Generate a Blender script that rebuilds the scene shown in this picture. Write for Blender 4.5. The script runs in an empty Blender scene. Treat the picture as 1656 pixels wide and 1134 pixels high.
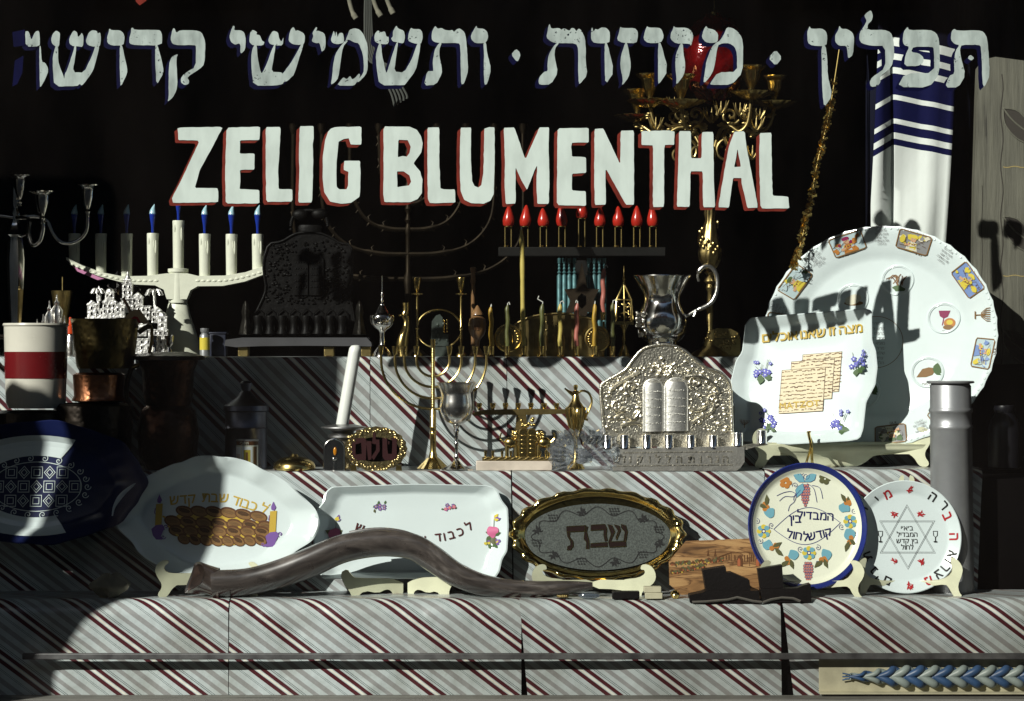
import bpy, math, random
from mathutils import Vector, Matrix
from mathutils.geometry import tessellate_polygon
R_ = math.radians
random.seed(7)
SC = bpy.context.scene
COL = SC.collection
D = 4.0        # camera distance to the front of the display, metres
ZC = 1.25      # camera height above the pavement

# ------------------------------------------------------------------ camera, sky, sun, exposure
cam = bpy.data.cameras.new('Camera'); cam.sensor_width = 36; cam.lens = 36 * D / 1.656
cam.clip_start = 0.05; cam.clip_end = 500
co = bpy.data.objects.new('Camera', cam); COL.objects.link(co)
co.location = (0, -D, ZC); co.rotation_euler = (R_(90), 0, 0); SC.camera = co
SX, SZ = 0.85, 0.675                      # sun travel per metre of depth (right, down)
w = bpy.data.worlds.new('World'); SC.world = w; w.use_nodes = True
nt = w.node_tree; bg = nt.nodes['Background']; sky = nt.nodes.new('ShaderNodeTexSky')
sky.sky_type = 'NISHITA'; sky.sun_disc = False
sky.sun_elevation = math.atan2(SZ, math.hypot(1, SX)); sky.sun_rotation = math.atan2(-SX, -1)
nt.links.new(sky.outputs[0], bg.inputs[0]); bg.inputs[1].default_value = 0.05
sl = bpy.data.lights.new('Sun', 'SUN'); sl.energy = 5.0; sl.angle = R_(0.5); sl.color = (1, 0.965, 0.90)
so = bpy.data.objects.new('Sun', sl); COL.objects.link(so)
so.rotation_euler = Vector((SX, 1, -SZ)).to_track_quat('-Z', 'Y').to_euler()
so.location = (-3, -4, 4)
SC.view_settings.view_transform = 'Standard'; SC.view_settings.look = 'None'
SC.view_settings.exposure = 0.2; SC.view_settings.gamma = 1
SC.cycles.use_denoising = True
SC.cycles.max_bounces = 8; SC.cycles.transparent_max_bounces = 16
SC.cycles.sample_clamp_indirect = 4; SC.cycles.caustics_reflective = False; SC.cycles.caustics_refractive = False

# ------------------------------------------------------------------ helpers
def K(y): return (D + y) / D * 0.001
def W(px, py, y): return Vector(((px - 828) * K(y), y, ZC + (567 - py) * K(y)))

class R:      # a thing: an Empty at its base; its meshes are drawn in photo pixels around (px, py)
    def __init__(s, name, label, cat, px, y, z=None, py=None, group=None, tilt=0, kind=None, yaw=0):
        if z is None: z = W(px, py, y).z
        s.k = K(y); s.px = px; s.py = 567 + (ZC - z) / s.k; s.zs = 1 / math.cos(tilt); s.xs = 1 / math.cos(yaw); s.y = y
        o = bpy.data.objects.new(name, None); COL.objects.link(o)
        o.empty_display_size = 0.03
        o.location = ((px - 828) * s.k, y, z); o.rotation_euler = (-tilt, 0, yaw)
        if kind: o['kind'] = kind
        else:
            o['label'] = label; o['category'] = cat
            if group: o['group'] = group
        s.o = o
WORLD = None

def chaikin(p, n=1, q=0.22):
    for _ in range(n):
        r = []
        for i in range(len(p)):
            a, b = p[i], p[(i + 1) % len(p)]
            r += [tuple(a[k] * (1 - q) + b[k] * q for k in range(len(a))), tuple(a[k] * q + b[k] * (1 - q) for k in range(len(a)))]
        p = r
    return p
def C(s, x0, y0, sc):
    return [(x0 + float(a.split(',')[0]) / sc, y0 + float(a.split(',')[1]) / sc) for a in s.split()]
def ell(cx, cy, rx, ry, n=48, rot=0, f=None):
    out = []
    for i in range(n):
        t = 2 * math.pi * i / n; m = f(t) if f else 1
        x, y = rx * m * math.cos(t), ry * m * math.sin(t)
        out.append((cx + x * math.cos(rot) - y * math.sin(rot), cy + x * math.sin(rot) + y * math.cos(rot)))
    return out
def spline(pts, n=6):
    out = []
    P = [pts[0]] + list(pts) + [pts[-1]]
    for i in range(1, len(P) - 2):
        p0, p1, p2, p3 = P[i - 1:i + 3]
        for j in range(n):
            t = j / n
            out.append(tuple(0.5 * ((2 * b) + (c - a) * t + (2 * a - 5 * b + 4 * c - d) * t * t + (3 * b - a - 3 * c + d) * t ** 3) for a, b, c, d in zip(p0, p1, p2, p3)))
    out.append(tuple(pts[-1])); return out

class MB:
    def __init__(s, r=None):
        s.r = r; s.v = []; s.f = []; s.m = []; s.lay = 0; s.uv = None
        s.post = None
    def P(s, px, d, py):
        if s.post: px, d, py = s.post(px, d, py)
        r = s.r
        if r is None: return ((px - 828) * 0.001, d * 0.001, (567 - py) * 0.001 + ZC)
        return ((px - r.px) * r.k * r.xs, d * r.k, (r.py - py) * r.k * r.zs)
    def add(s, pts, faces, m=0):
        n = len(s.v); s.v += [s.P(*p) for p in pts]
        for f in faces: s.f.append(tuple(n + i for i in f)); s.m.append(m)
    def lathe(s, cx, prof, d=0, seg=32, m=0, sq=1, ax=None, fl=None):
        # prof: (radius, py); ax: optional tilt of the axis (dx per py)
        n = len(prof); pts = []
        for (r, py) in prof:
            for i in range(seg):
                t = 2 * math.pi * i / seg; q = r * (fl(t, py) if fl else 1)
                x = cx + q * math.cos(t); dd = d + q * sq * math.sin(t)
                if ax: x += (py - prof[-1][1]) * ax
                pts.append((x, dd, py))
        fs = []
        for a in range(n - 1):
            for i in range(seg):
                j = (i + 1) % seg
                fs.append((a * seg + i, a * seg + j, (a + 1) * seg + j, (a + 1) * seg + i))
        if prof[0][0] > 1e-3 and prof[0][0] < 0: pass
        fs.append(tuple(range(seg))[::-1]) if prof[0][0] < 3 else None
        fs.append(tuple((n - 1) * seg + i for i in range(seg)))
        s.add(pts, fs, m); return s
    def tube(s, path, r, seg=10, m=0, cap=True, flat=1):
        pv = [Vector(p) for p in path]; n = len(pv)
        rs = r if isinstance(r, (list, tuple)) else [r] * n
        T = [(pv[min(i + 1, n - 1)] - pv[max(i - 1, 0)]).normalized() for i in range(n)]
        u = T[0].orthogonal().normalized(); pts = []
        for i in range(n):
            u = (u - T[i] * u.dot(T[i]))
            u = u.normalized() if u.length > 1e-6 else T[i].orthogonal().normalized()
            b = T[i].cross(u)
            for k in range(seg):
                t = 2 * math.pi * k / seg
                q = pv[i] + (u * math.cos(t) * rs[i] + b * math.sin(t) * rs[i] * flat); pts.append(tuple(q))
        fs = []
        for i in range(n - 1):
            for k in range(seg):
                j = (k + 1) % seg
                fs.append((i * seg + k, i * seg + j, (i + 1) * seg + j, (i + 1) * seg + k))
        if cap: fs += [tuple(range(seg))[::-1], tuple((n - 1) * seg + k for k in range(seg))]
        s.add(pts, fs, m); return s
    def loops(s, loops):
        tri = tessellate_polygon([[Vector((x, y, 0)) for x, y in l] for l in loops])
        return [p for l in loops for p in l], tri
    def prism(s, loops, d0, d1, m=0, mb=None):
        if not isinstance(loops[0], list): loops = [loops]
        p, tri = s.loops(loops); n = len(p)
        s.add([(x, d0, y) for x, y in p], tri, m)
        s.add([(x, d1, y) for x, y in p], [t[::-1] for t in tri], m if mb is None else mb)
        o = 0
        for l in loops:
            k = len(l)
            s.add([(x, d0, y) for x, y in l] + [(x, d1, y) for x, y in l],
                  [(i, (i + 1) % k, k + (i + 1) % k, k + i) for i in range(k)], m if mb is None else mb)
        return s
    def sheet(s, loops, d, m=0):
        if not isinstance(loops[0], list): loops = [loops]
        p, tri = s.loops(loops); s.lay += 1; o = -0.004 * s.lay
        s.add([(x, (d(x, y) if callable(d) else d) + o, y) for x, y in p], tri, m); return s
    def box(s, x0, x1, y0, y1, d0, d1, m=0):
        s.add([(x0, d0, y0), (x1, d0, y0), (x1, d0, y1), (x0, d0, y1), (x0, d1, y0), (x1, d1, y0), (x1, d1, y1), (x0, d1, y1)],
              [(0, 1, 2, 3), (5, 4, 7, 6), (4, 0, 3, 7), (1, 5, 6, 2), (4, 5, 1, 0), (3, 2, 6, 7)], m); return s
    def ball(s, cx, d, cy, rx, rd=None, ry=None, m=0, seg=16, rings=10, f=None):
        rd = rx if rd is None else rd; ry = rx if ry is None else ry
        pts = [(cx, d, cy - ry)]
        for a in range(1, rings):
            ph = math.pi * a / rings
            for i in range(seg):
                t = 2 * math.pi * i / seg; q = f(ph, t) if f else 1
                pts.append((cx + rx * q * math.sin(ph) * math.cos(t), d + rd * q * math.sin(ph) * math.sin(t), cy - ry * q * math.cos(ph)))
        pts.append((cx, d, cy + ry)); fs = []
        for i in range(seg): fs.append((0, 1 + (i + 1) % seg, 1 + i))
        for a in range(rings - 2):
            for i in range(seg):
                j = (i + 1) % seg; b = 1 + a * seg
                fs.append((b + i, b + j, b + seg + j, b + seg + i))
        L = len(pts) - 1; b = 1 + (rings - 2) * seg
        for i in range(seg): fs.append((b + i, b + (i + 1) % seg, L))
        s.add(pts, fs, m); return s
    def line(s, pts, wd, d, m=0, closed=False):
        n = len(pts); A = []; B = []
        for i in range(n):
            a = pts[(i - 1) % n] if (i or closed) else pts[i]; b = pts[(i + 1) % n] if (i < n - 1 or closed) else pts[i]
            dx, dy = b[0] - a[0], b[1] - a[1]; l = math.hypot(dx, dy) or 1
            h = wd / 2
            A.append((pts[i][0] - dy / l * h, pts[i][1] + dx / l * h)); B.append((pts[i][0] + dy / l * h, pts[i][1] - dx / l * h))
        s.lay += 1; o = -0.004 * s.lay
        F = [(x, (d(x, y) if callable(d) else d) + o, y) for x, y in A + B]
        rng = range(n) if closed else range(n - 1)
        s.add(F, [(i, (i + 1) % n, n + (i + 1) % n, n + i) for i in rng], m); return s
    def text(s, txt, cx, cy, size, d, m=0, rot=0, bold=0.0, rtl=True, sx=1, arc=None, d1=None):
        # size: height of a letter in px; arc: (cx, cy, radius, start angle, step) per letter
        if arc:
            ax, ay, ar, a0, st = arc
            for i, ch in enumerate(txt):
                if ch == ' ': continue
                a = a0 + i * st
                s.text(ch, ax + ar * math.sin(a), ay - ar * math.cos(a), size, d, m, a if ar > 0 else a, bold, rtl, sx)
            return s
        if bold:
            e = bold * size * 1.6
            for ox, oy in ((-e, 0), (e, 0), (0, e), (0, -e)): s.text(txt, cx + ox, cy + oy, size, d, m, rot, 0, rtl, sx)
            return s
        V, F = glyphs(txt[::-1] if rtl else txt, bold)
        if not V: return s
        xs = [v[0] for v in V]; mx = (min(xs) + max(xs)) / 2
        k = size / (0.60 if rtl else 0.72); h = 0.30 if rtl else 0.36
        s.lay += 1; o = -0.004 * s.lay; c_, s_ = math.cos(rot), math.sin(rot); pts = []
        for x, y in V:
            X, Y = (x - mx) * k * sx, -(y - h) * k
            X, Y = cx + X * c_ - Y * s_, cy + X * s_ + Y * c_
            pts.append((X, (d(X, Y) if callable(d) else d) + o, Y))
        s.add(pts, F, m); return s
    def build(s, name, mats, parent=None, ang=38, bevel=0, kind=None, flat=False):
        me = bpy.data.meshes.new(name); me.from_pydata(s.v, [], s.f)
        for mt in (mats if isinstance(mats, (list, tuple)) else [mats]): me.materials.append(mt)
        me.polygons.foreach_set('material_index', s.m)
        if not flat:
            me.polygons.foreach_set('use_smooth', [True] * len(s.f)); me.set_sharp_from_angle(angle=R_(ang))
        me.update()
        o = bpy.data.objects.new(name, me); COL.objects.link(o)
        if parent is None and s.r is not None: parent = s.r.o
        if parent is not None: o.parent = parent
        elif s.r is None: o.location = (0, 0, 0)
        if bevel:
            b = o.modifiers.new('bevel', 'BEVEL'); b.width = bevel; b.segments = 2; b.limit_method = 'ANGLE'; b.angle_limit = R_(40)
        if kind: o['kind'] = kind
        return o
GC = {}
def glyph1(ch):
    if ch not in GC:
        c = bpy.data.curves.new('lettering', 'FONT'); c.body = ch; c.size = 1; c.resolution_u = 3
        o = bpy.data.objects.new('lettering', c); me = bpy.data.meshes.new_from_object(o)
        V, F = [(v.co.x, v.co.y) for v in me.vertices], [tuple(p.vertices) for p in me.polygons]
        if ch == 'ד': V, F = [(.32, 0), (.41, 0), (.41, .515), (.32, .515), (.01, .51), (.5, .51), (.5, .59), (.01, .59)], [(0, 1, 2, 3), (4, 5, 6, 7)]
        bpy.data.objects.remove(o); bpy.data.curves.remove(c); bpy.data.meshes.remove(me)
        GC[ch] = (V, F)
    return GC[ch]
def glyphs(t, bold):
    x = 0; V = []; F = []
    for ch in t:
        v, f = glyph1(ch)
        if not v: x += .26; continue
        lo = min(p[0] for p in v); hi = max(p[0] for p in v); n = len(V)
        V += [(p[0] - lo + x, p[1]) for p in v]; F += [tuple(n + i for i in q) for q in f]; x += hi - lo + .085
    return V, F
def tag(o, label, cat, group=None):
    o['label'] = label; o['category'] = cat
    if group: o['group'] = group
    return o

# ------------------------------------------------------------------ materials
def mat(name, col, rough=0.5, metal=0.0, noise=0.0, scale=40, bump=0.0, bscale=None, spec=0.5, col2=None, coat=0, detail=4, vor=False, trans=0, dist=0.002):
    m = bpy.data.materials.new(name); m.use_nodes = True
    N = m.node_tree.nodes; L = m.node_tree.links; b = N['Principled BSDF']
    b.inputs['Base Color'].default_value = (*col, 1); b.inputs['Roughness'].default_value = rough
    b.inputs['Metallic'].default_value = metal; b.inputs['Specular IOR Level'].default_value = spec
    if coat: b.inputs['Coat Weight'].default_value = coat; b.inputs['Coat Roughness'].default_value = 0.06
    if trans: b.inputs['Transmission Weight'].default_value = trans
    tc = N.new('ShaderNodeTexCoord')
    if noise or col2:
        n = N.new('ShaderNodeTexNoise'); n.inputs['Scale'].default_value = scale; n.inputs['Detail'].default_value = detail
        L.new(tc.outputs['Object'], n.inputs['Vector'])
        r = N.new('ShaderNodeValToRGB'); r.color_ramp.elements[0].position = 0.35; r.color_ramp.elements[1].position = 0.68
        c2 = col2 or tuple(c * (1 - noise) for c in col)
        r.color_ramp.elements[0].color = (*c2, 1); r.color_ramp.elements[1].color = (*col, 1)
        L.new(n.outputs['Fac'], r.inputs[0]); L.new(r.outputs[0], b.inputs['Base Color'])
        mr = N.new('ShaderNodeMapRange'); mr.inputs['To Min'].default_value = min(1, rough * 1.25); mr.inputs['To Max'].default_value = rough * 0.85
        L.new(n.outputs['Fac'], mr.inputs['Value']); L.new(mr.outputs[0], b.inputs['Roughness'])
    if bump:
        if vor:
            n2 = N.new('ShaderNodeTexVoronoi'); n2.feature = 'SMOOTH_F1'; out = n2.outputs['Distance']
        else:
            n2 = N.new('ShaderNodeTexNoise'); n2.inputs['Detail'].default_value = 3; out = n2.outputs['Fac']
        n2.inputs['Scale'].default_value = bscale or scale
        L.new(tc.outputs['Object'], n2.inputs['Vector'])
        bp = N.new('ShaderNodeBump'); bp.inputs['Strength'].default_value = bump; bp.inputs['Distance'].default_value = dist
        L.new(out, bp.inputs['Height']); L.new(bp.outputs[0], b.inputs['Normal'])
    return m
def glassy(name, tint, gloss=0.08, rough=0.02, diff=0.0, dcol=(.8, .8, .8), fres=True):
    m = bpy.data.materials.new(name); m.use_nodes = True
    N = m.node_tree.nodes; L = m.node_tree.links; out = N['Material Output']; N.remove(N['Principled BSDF'])
    t = N.new('ShaderNodeBsdfTransparent'); t.inputs[0].default_value = (*tint, 1)
    g = N.new('ShaderNodeBsdfGlossy'); g.inputs['Roughness'].default_value = rough
    mx = N.new('ShaderNodeMixShader')
    if fres:
        f = N.new('ShaderNodeFresnel'); f.inputs[0].default_value = 1.5; mu = N.new('ShaderNodeMath'); mu.operation = 'MULTIPLY'
        mu.inputs[1].default_value = gloss / 0.04; L.new(f.outputs[0], mu.inputs[0]); L.new(mu.outputs[0], mx.inputs[0])
    else: mx.inputs[0].default_value = gloss
    L.new(t.outputs[0], mx.inputs[1]); L.new(g.outputs[0], mx.inputs[2]); last = mx
    if diff:
        d = N.new('ShaderNodeBsdfDiffuse'); d.inputs[0].default_value = (*dcol, 1); m2 = N.new('ShaderNodeMixShader'); m2.inputs[0].default_value = diff
        L.new(mx.outputs[0], m2.inputs[1]); L.new(d.outputs[0], m2.inputs[2]); last = m2
    L.new(last.outputs[0], out.inputs[0]); return m
def paint(name, col, wear=0.0, scale=60, thin=0.6):     # brushed paint on glass, with worn-through specks
    m = bpy.data.materials.new(name); m.use_nodes = True
    N = m.node_tree.nodes; L = m.node_tree.links; b = N['Principled BSDF']; out = N['Material Output']
    b.inputs['Roughness'].default_value = 0.6; b.inputs['Specular IOR Level'].default_value = 0.06
    tc = N.new('ShaderNodeTexCoord'); mp = N.new('ShaderNodeMapping'); mp.inputs['Scale'].default_value = (1, 1, 0.35)
    L.new(tc.outputs['Object'], mp.inputs[0])
    n = N.new('ShaderNodeTexNoise'); n.inputs['Scale'].default_value = scale; n.inputs['Detail'].default_value = 5; L.new(mp.outputs[0], n.inputs[0])
    r = N.new('ShaderNodeValToRGB'); r.color_ramp.elements[0].color = (*[c * thin for c in col], 1); r.color_ramp.elements[1].color = (*col, 1)
    r.color_ramp.elements[0].position = .3; r.color_ramp.elements[1].position = .62
    L.new(n.outputs['Fac'], r.inputs[0]); L.new(r.outputs[0], b.inputs['Base Color'])
    if wear:
        n2 = N.new('ShaderNodeTexNoise'); n2.inputs['Scale'].default_value = 190; n2.inputs['Detail'].default_value = 5; n2.inputs['Roughness'].default_value = .65
        L.new(tc.outputs['Object'], n2.inputs[0])
        n3 = N.new('ShaderNodeTexNoise'); n3.inputs['Scale'].default_value = 16; L.new(tc.outputs['Object'], n3.inputs[0])
        ad = N.new('ShaderNodeMath'); ad.operation = 'MULTIPLY_ADD'; ad.inputs[1].default_value = 0.35; L.new(n3.outputs['Fac'], ad.inputs[0]); L.new(n2.outputs['Fac'], ad.inputs[2])
        gt = N.new('ShaderNodeMath'); gt.operation = 'GREATER_THAN'; gt.inputs[1].default_value = 0.98 - wear; L.new(ad.outputs[0], gt.inputs[0])
        t = N.new('ShaderNodeBsdfTransparent'); mx = N.new('ShaderNodeMixShader')
        L.new(gt.outputs[0], mx.inputs[0]); L.new(b.outputs[0], mx.inputs[1]); L.new(t.outputs[0], mx.inputs[2]); L.new(mx.outputs[0], out.inputs[0])
    return m
def striped(name, c, off, period=0.119, dim=1.0):
    m = bpy.data.materials.new(name); m.use_nodes = True
    N = m.node_tree.nodes; L = m.node_tree.links; b = N['Principled BSDF']
    b.inputs['Roughness'].default_value = 0.30; b.inputs['Specular IOR Level'].default_value = 0.6
    uv = N.new('ShaderNodeUVMap'); sp = N.new('ShaderNodeSeparateXYZ'); L.new(uv.outputs[0], sp.inputs[0])
    a = N.new('ShaderNodeMath'); a.operation = 'MULTIPLY_ADD'; a.inputs[1].default_value = -c; L.new(sp.outputs[1], a.inputs[0]); L.new(sp.outputs[0], a.inputs[2])
    d = N.new('ShaderNodeMath'); d.operation = 'MULTIPLY_ADD'; d.inputs[1].default_value = 1 / period; d.inputs[2].default_value = off; L.new(a.outputs[0], d.inputs[0])
    f = N.new('ShaderNodeMath'); f.operation = 'FRACT'; L.new(d.outputs[0], f.inputs[0])
    rp = N.new('ShaderNodeValToRGB'); cr = rp.color_ramp; cr.interpolation = 'CONSTANT'
    base, red, cream, dark, gray = (.46, .515, .52), (.070, .012, .017), (.72, .72, .64), (.035, .055, .055), (.28, .285, .285)
    st = [(0, red), (.085, base), (.105, cream), (.145, base), (.165, red), (.25, base), (.295, dark), (.306, base), (.332, dark), (.343, base),
          (.43, gray), (.52, base), (.64, gray), (.75, base), (.86, dark), (.871, base), (.892, dark), (.903, base)]
    cr.elements[0].color = (*red, 1); cr.elements[1].position = .9; cr.elements[1].color = (*base, 1)
    for p, cc in st[1:-1]:
        e = cr.elements.new(p); e.color = (*cc, 1)
    L.new(f.outputs[0], rp.inputs[0])
    tc = N.new('ShaderNodeTexCoord'); n = N.new('ShaderNodeTexNoise'); n.inputs['Scale'].default_value = 9; n.inputs['Detail'].default_value = 7; n.inputs['Roughness'].default_value = .65
    L.new(tc.outputs['Object'], n.inputs[0])
    r2 = N.new('ShaderNodeValToRGB'); r2.color_ramp.elements[0].position = .36; r2.color_ramp.elements[0].color = (.70 * dim, .68 * dim, .64 * dim, 1)
    r2.color_ramp.elements[1].position = .6; r2.color_ramp.elements[1].color = (dim, dim, dim, 1); L.new(n.outputs['Fac'], r2.inputs[0])
    mx = N.new('ShaderNodeMix'); mx.data_type = 'RGBA'; mx.blend_type = 'MULTIPLY'; mx.inputs[0].default_value = 1
    L.new(rp.outputs[0], mx.inputs[6]); L.new(r2.outputs[0], mx.inputs[7]); L.new(mx.outputs[2], b.inputs['Base Color'])
    n2 = N.new('ShaderNodeTexNoise'); n2.inputs['Scale'].default_value = 13; n2.inputs['Detail'].default_value = 6; L.new(tc.outputs['Object'], n2.inputs[0])
    bp = N.new('ShaderNodeBump'); bp.inputs['Strength'].default_value = .45; bp.inputs['Distance'].default_value = .010; L.new(n2.outputs['Fac'], bp.inputs['Height']); L.new(bp.outputs[0], b.inputs['Normal'])
    return m

M = {}
M['black'] = mat('dark_cloth', (.003, .0025, .0025), .95, spec=.02)
M['curtain'] = mat('dark_curtain', (.010, .008, .007), .95, spec=.05, noise=.3, scale=3)
M['asphalt'] = mat('asphalt', (.06, .06, .06), .9, noise=.4, scale=8, bump=.3)
M['paving'] = mat('paving_stone', (.09, .085, .075), .85, noise=.35, scale=3, bump=.2)
M['stone'] = mat('limestone', (.35, .31, .25), .85, noise=.3, scale=4, bump=.3)
M['oldwood0'] = mat('weathered_wood', (.17, .165, .14), .7, noise=.5, scale=14, bump=.3, bscale=60)
M['carved0'] = mat('carved_wood', (.27, .265, .205), .65, noise=.4, scale=18, bump=.35, bscale=50)
M['porcelain'] = mat('white_porcelain', (.62, .70, .70), .16, noise=.05, scale=12, coat=.5, bump=.03, bscale=30)
M['cream_china'] = mat('cream_glaze', (.72, .74, .60), .2, noise=.06, scale=20, coat=.4)
M['brass'] = mat('brass', (.72, .54, .20), .22, 1, noise=.35, scale=60, bump=.05, bscale=90)
M['brass_dull'] = mat('tarnished_brass', (.42, .32, .13), .36, 1, noise=.5, scale=50, bump=.12, bscale=80)
M['gold'] = mat('polished_gold', (.85, .63, .22), .12, 1, noise=.1, scale=30, bump=.08, bscale=60)
M['silver'] = mat('polished_silver', (.86, .84, .80), .12, 1, noise=.15, scale=40, bump=.03, bscale=50)
M['silver_rough'] = mat('chased_silver', (.85, .83, .78), .28, 1, noise=.2, scale=80, bump=.5, bscale=120)
M['pewter'] = mat('pewter', (.40, .40, .40), .38, 1, noise=.15, scale=60, bump=.08, bscale=200)
M['tin'] = mat('dull_tin', (.36, .37, .38), .38, .6, noise=.18, scale=25, bump=.06, bscale=60)
M['emboss'] = mat('embossed_silver', (.93, .88, .74), .30, 1, noise=.12, scale=120, bump=.5, bscale=300, dist=.002)
M['bronze_dark'] = mat('blackened_bronze', (.003, .0028, .0026), .5, 0, noise=.4, scale=60, bump=.4, bscale=110, spec=.12)
M['copper'] = mat('hammered_copper', (.40, .17, .085), .3, 1, noise=.3, scale=40, bump=.5, bscale=130, vor=True)
M['mugbrass'] = mat('hammered_brass', (.20, .15, .06), .3, 1, noise=.3, scale=30, bump=.6, bscale=110, vor=True)
M['darkpot'] = mat('smoked_metal', (.04, .032, .026), .35, .9, noise=.4, scale=30, bump=.5, bscale=120, vor=True)
M['standplastic'] = mat('ivory_plastic', (.62, .63, .45), .3, noise=.12, scale=40)
M['goldtrim'] = mat('gilt_edge', (.55, .42, .16), .3, 1)
M['wax'] = mat('white_wax', (.72, .74, .70), .4, noise=.05, scale=60, bump=.1, bscale=120)
M['ivoryplas'] = mat('white_plastic', (.66, .68, .56), .4, noise=.08, scale=50, bump=.12, bscale=90)
M['pink'] = mat('pink_plastic', (.50, .20, .36), .4)
M['enamel'] = mat('white_enamel', (.60, .58, .50), .25, noise=.1, scale=20)
M['redenamel'] = mat('red_enamel', (.13, .008, .010), .25, noise=.15, scale=20)
M['horn'] = mat('polished_horn', (.050, .036, .029), .27, noise=.6, scale=26, spec=.9, col2=(.014, .010, .009), coat=.6)
M['horn_in'] = mat('horn_inside', (.14, .09, .07), .6, noise=.4, scale=40)
M['leather'] = mat('black_leather', (.005, .004, .004), .5, bump=.2, bscale=200, spec=.2)
M['leather_edge'] = mat('worn_leather', (.16, .15, .13), .6)
M['redball'] = mat('red_foil', (.18, .004, .005), .14, .3, noise=.93, scale=20, bump=.9, bscale=26, dist=.01)
M['redbulb'] = mat('red_lacquer', (.42, .022, .012), .22, noise=.2, scale=40, coat=.4)
M['bluebulb'] = mat('blue_glass', (.010, .03, .26), .1, coat=.5)
M['paleflame'] = mat('pale_blue_glass', (.35, .55, .62), .15, coat=.4)
M['yellow'] = mat('yellow_wax', (.50, .40, .10), .38, noise=.15, scale=60)
M['amberwax'] = mat('amber_wax', (.46, .28, .03), .38, noise=.2, scale=60)
M['greenwax'] = mat('olive_wax', (.10, .105, .03), .38, noise=.2, scale=60)
M['pinkwax'] = mat('pink_wax', (.38, .12, .09), .4, noise=.15, scale=60)
M['wick'] = mat('cotton_wick', (.55, .55, .50), .8)
M['turq'] = mat('turquoise_patina', (.065, .17, .18), .5, .3, noise=.4, scale=90, bump=.3, bscale=120)
M['woodlight'] = mat('turned_wood', (.24, .13, .055), .35, noise=.35, scale=25, coat=.3)
M['marble'] = mat('pink_marble', (.62, .54, .45), .35, noise=.25, scale=30)
M['tissue'] = mat('grey_cloth', (.25, .24, .18), .9, noise=.4, scale=40, bump=.3)
M['cardboard'] = mat('cardboard', (.42, .30, .16), .8, noise=.15, scale=50)
M['cream'] = mat('cream_card', (.56, .53, .37), .7, noise=.25, scale=30)
M['orange'] = mat('orange_plastic', (.55, .06, .015), .3)
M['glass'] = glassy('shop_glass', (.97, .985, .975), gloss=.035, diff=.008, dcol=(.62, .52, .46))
gN = M['glass'].node_tree.nodes; gL = M['glass'].node_tree.links      # shade tinted into the lower right of the pane, dimming the step behind
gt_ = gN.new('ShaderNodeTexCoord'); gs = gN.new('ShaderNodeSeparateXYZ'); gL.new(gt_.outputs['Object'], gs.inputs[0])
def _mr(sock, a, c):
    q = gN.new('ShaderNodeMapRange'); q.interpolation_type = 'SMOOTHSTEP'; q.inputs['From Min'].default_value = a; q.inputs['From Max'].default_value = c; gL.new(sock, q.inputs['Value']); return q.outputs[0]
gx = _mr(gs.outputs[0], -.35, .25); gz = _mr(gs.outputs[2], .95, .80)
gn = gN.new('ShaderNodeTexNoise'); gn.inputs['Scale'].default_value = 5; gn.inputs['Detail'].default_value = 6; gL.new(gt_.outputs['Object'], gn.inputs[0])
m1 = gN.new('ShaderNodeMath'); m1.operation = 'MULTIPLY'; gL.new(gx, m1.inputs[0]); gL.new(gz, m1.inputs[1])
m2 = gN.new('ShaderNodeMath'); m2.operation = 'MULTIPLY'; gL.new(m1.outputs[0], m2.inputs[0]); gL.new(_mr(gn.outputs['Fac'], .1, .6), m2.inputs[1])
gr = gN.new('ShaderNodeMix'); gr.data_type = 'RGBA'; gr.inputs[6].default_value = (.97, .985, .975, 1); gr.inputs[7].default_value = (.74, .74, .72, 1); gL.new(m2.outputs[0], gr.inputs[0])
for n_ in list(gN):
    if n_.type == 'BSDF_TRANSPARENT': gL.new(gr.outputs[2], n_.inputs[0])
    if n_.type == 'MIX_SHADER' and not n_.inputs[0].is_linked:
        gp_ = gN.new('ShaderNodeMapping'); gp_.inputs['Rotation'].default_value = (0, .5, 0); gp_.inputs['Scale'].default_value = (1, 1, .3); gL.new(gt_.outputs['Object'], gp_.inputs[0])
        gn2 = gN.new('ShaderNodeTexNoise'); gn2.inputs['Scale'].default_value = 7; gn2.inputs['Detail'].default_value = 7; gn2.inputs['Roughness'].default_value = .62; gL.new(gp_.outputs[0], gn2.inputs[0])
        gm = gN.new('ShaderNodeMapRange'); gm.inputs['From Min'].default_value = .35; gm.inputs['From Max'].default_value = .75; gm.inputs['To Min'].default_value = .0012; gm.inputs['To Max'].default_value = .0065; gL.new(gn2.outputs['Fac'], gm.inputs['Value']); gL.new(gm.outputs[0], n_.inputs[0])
M['plastic'] = glassy('clear_plastic', (.90, .92, .95), gloss=.42, rough=.07, diff=.10, dcol=(.75, .8, .85), fres=False)
M['cello'] = glassy('cellophane', (.95, .95, .95), gloss=.06, rough=.03, fres=False)
M['white_p'] = paint('white_sign_paint', (.50, .585, .54), wear=.0, scale=50, thin=.84)
M['white_h'] = paint('worn_white_sign_paint', (.37, .44, .415), wear=.135, scale=60)
M['red_p'] = paint('red_sign_paint', (.18, .026, .017), scale=60)
M['blue_p'] = paint('blue_sign_paint', (.0015, .002, .028), scale=60)
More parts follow.
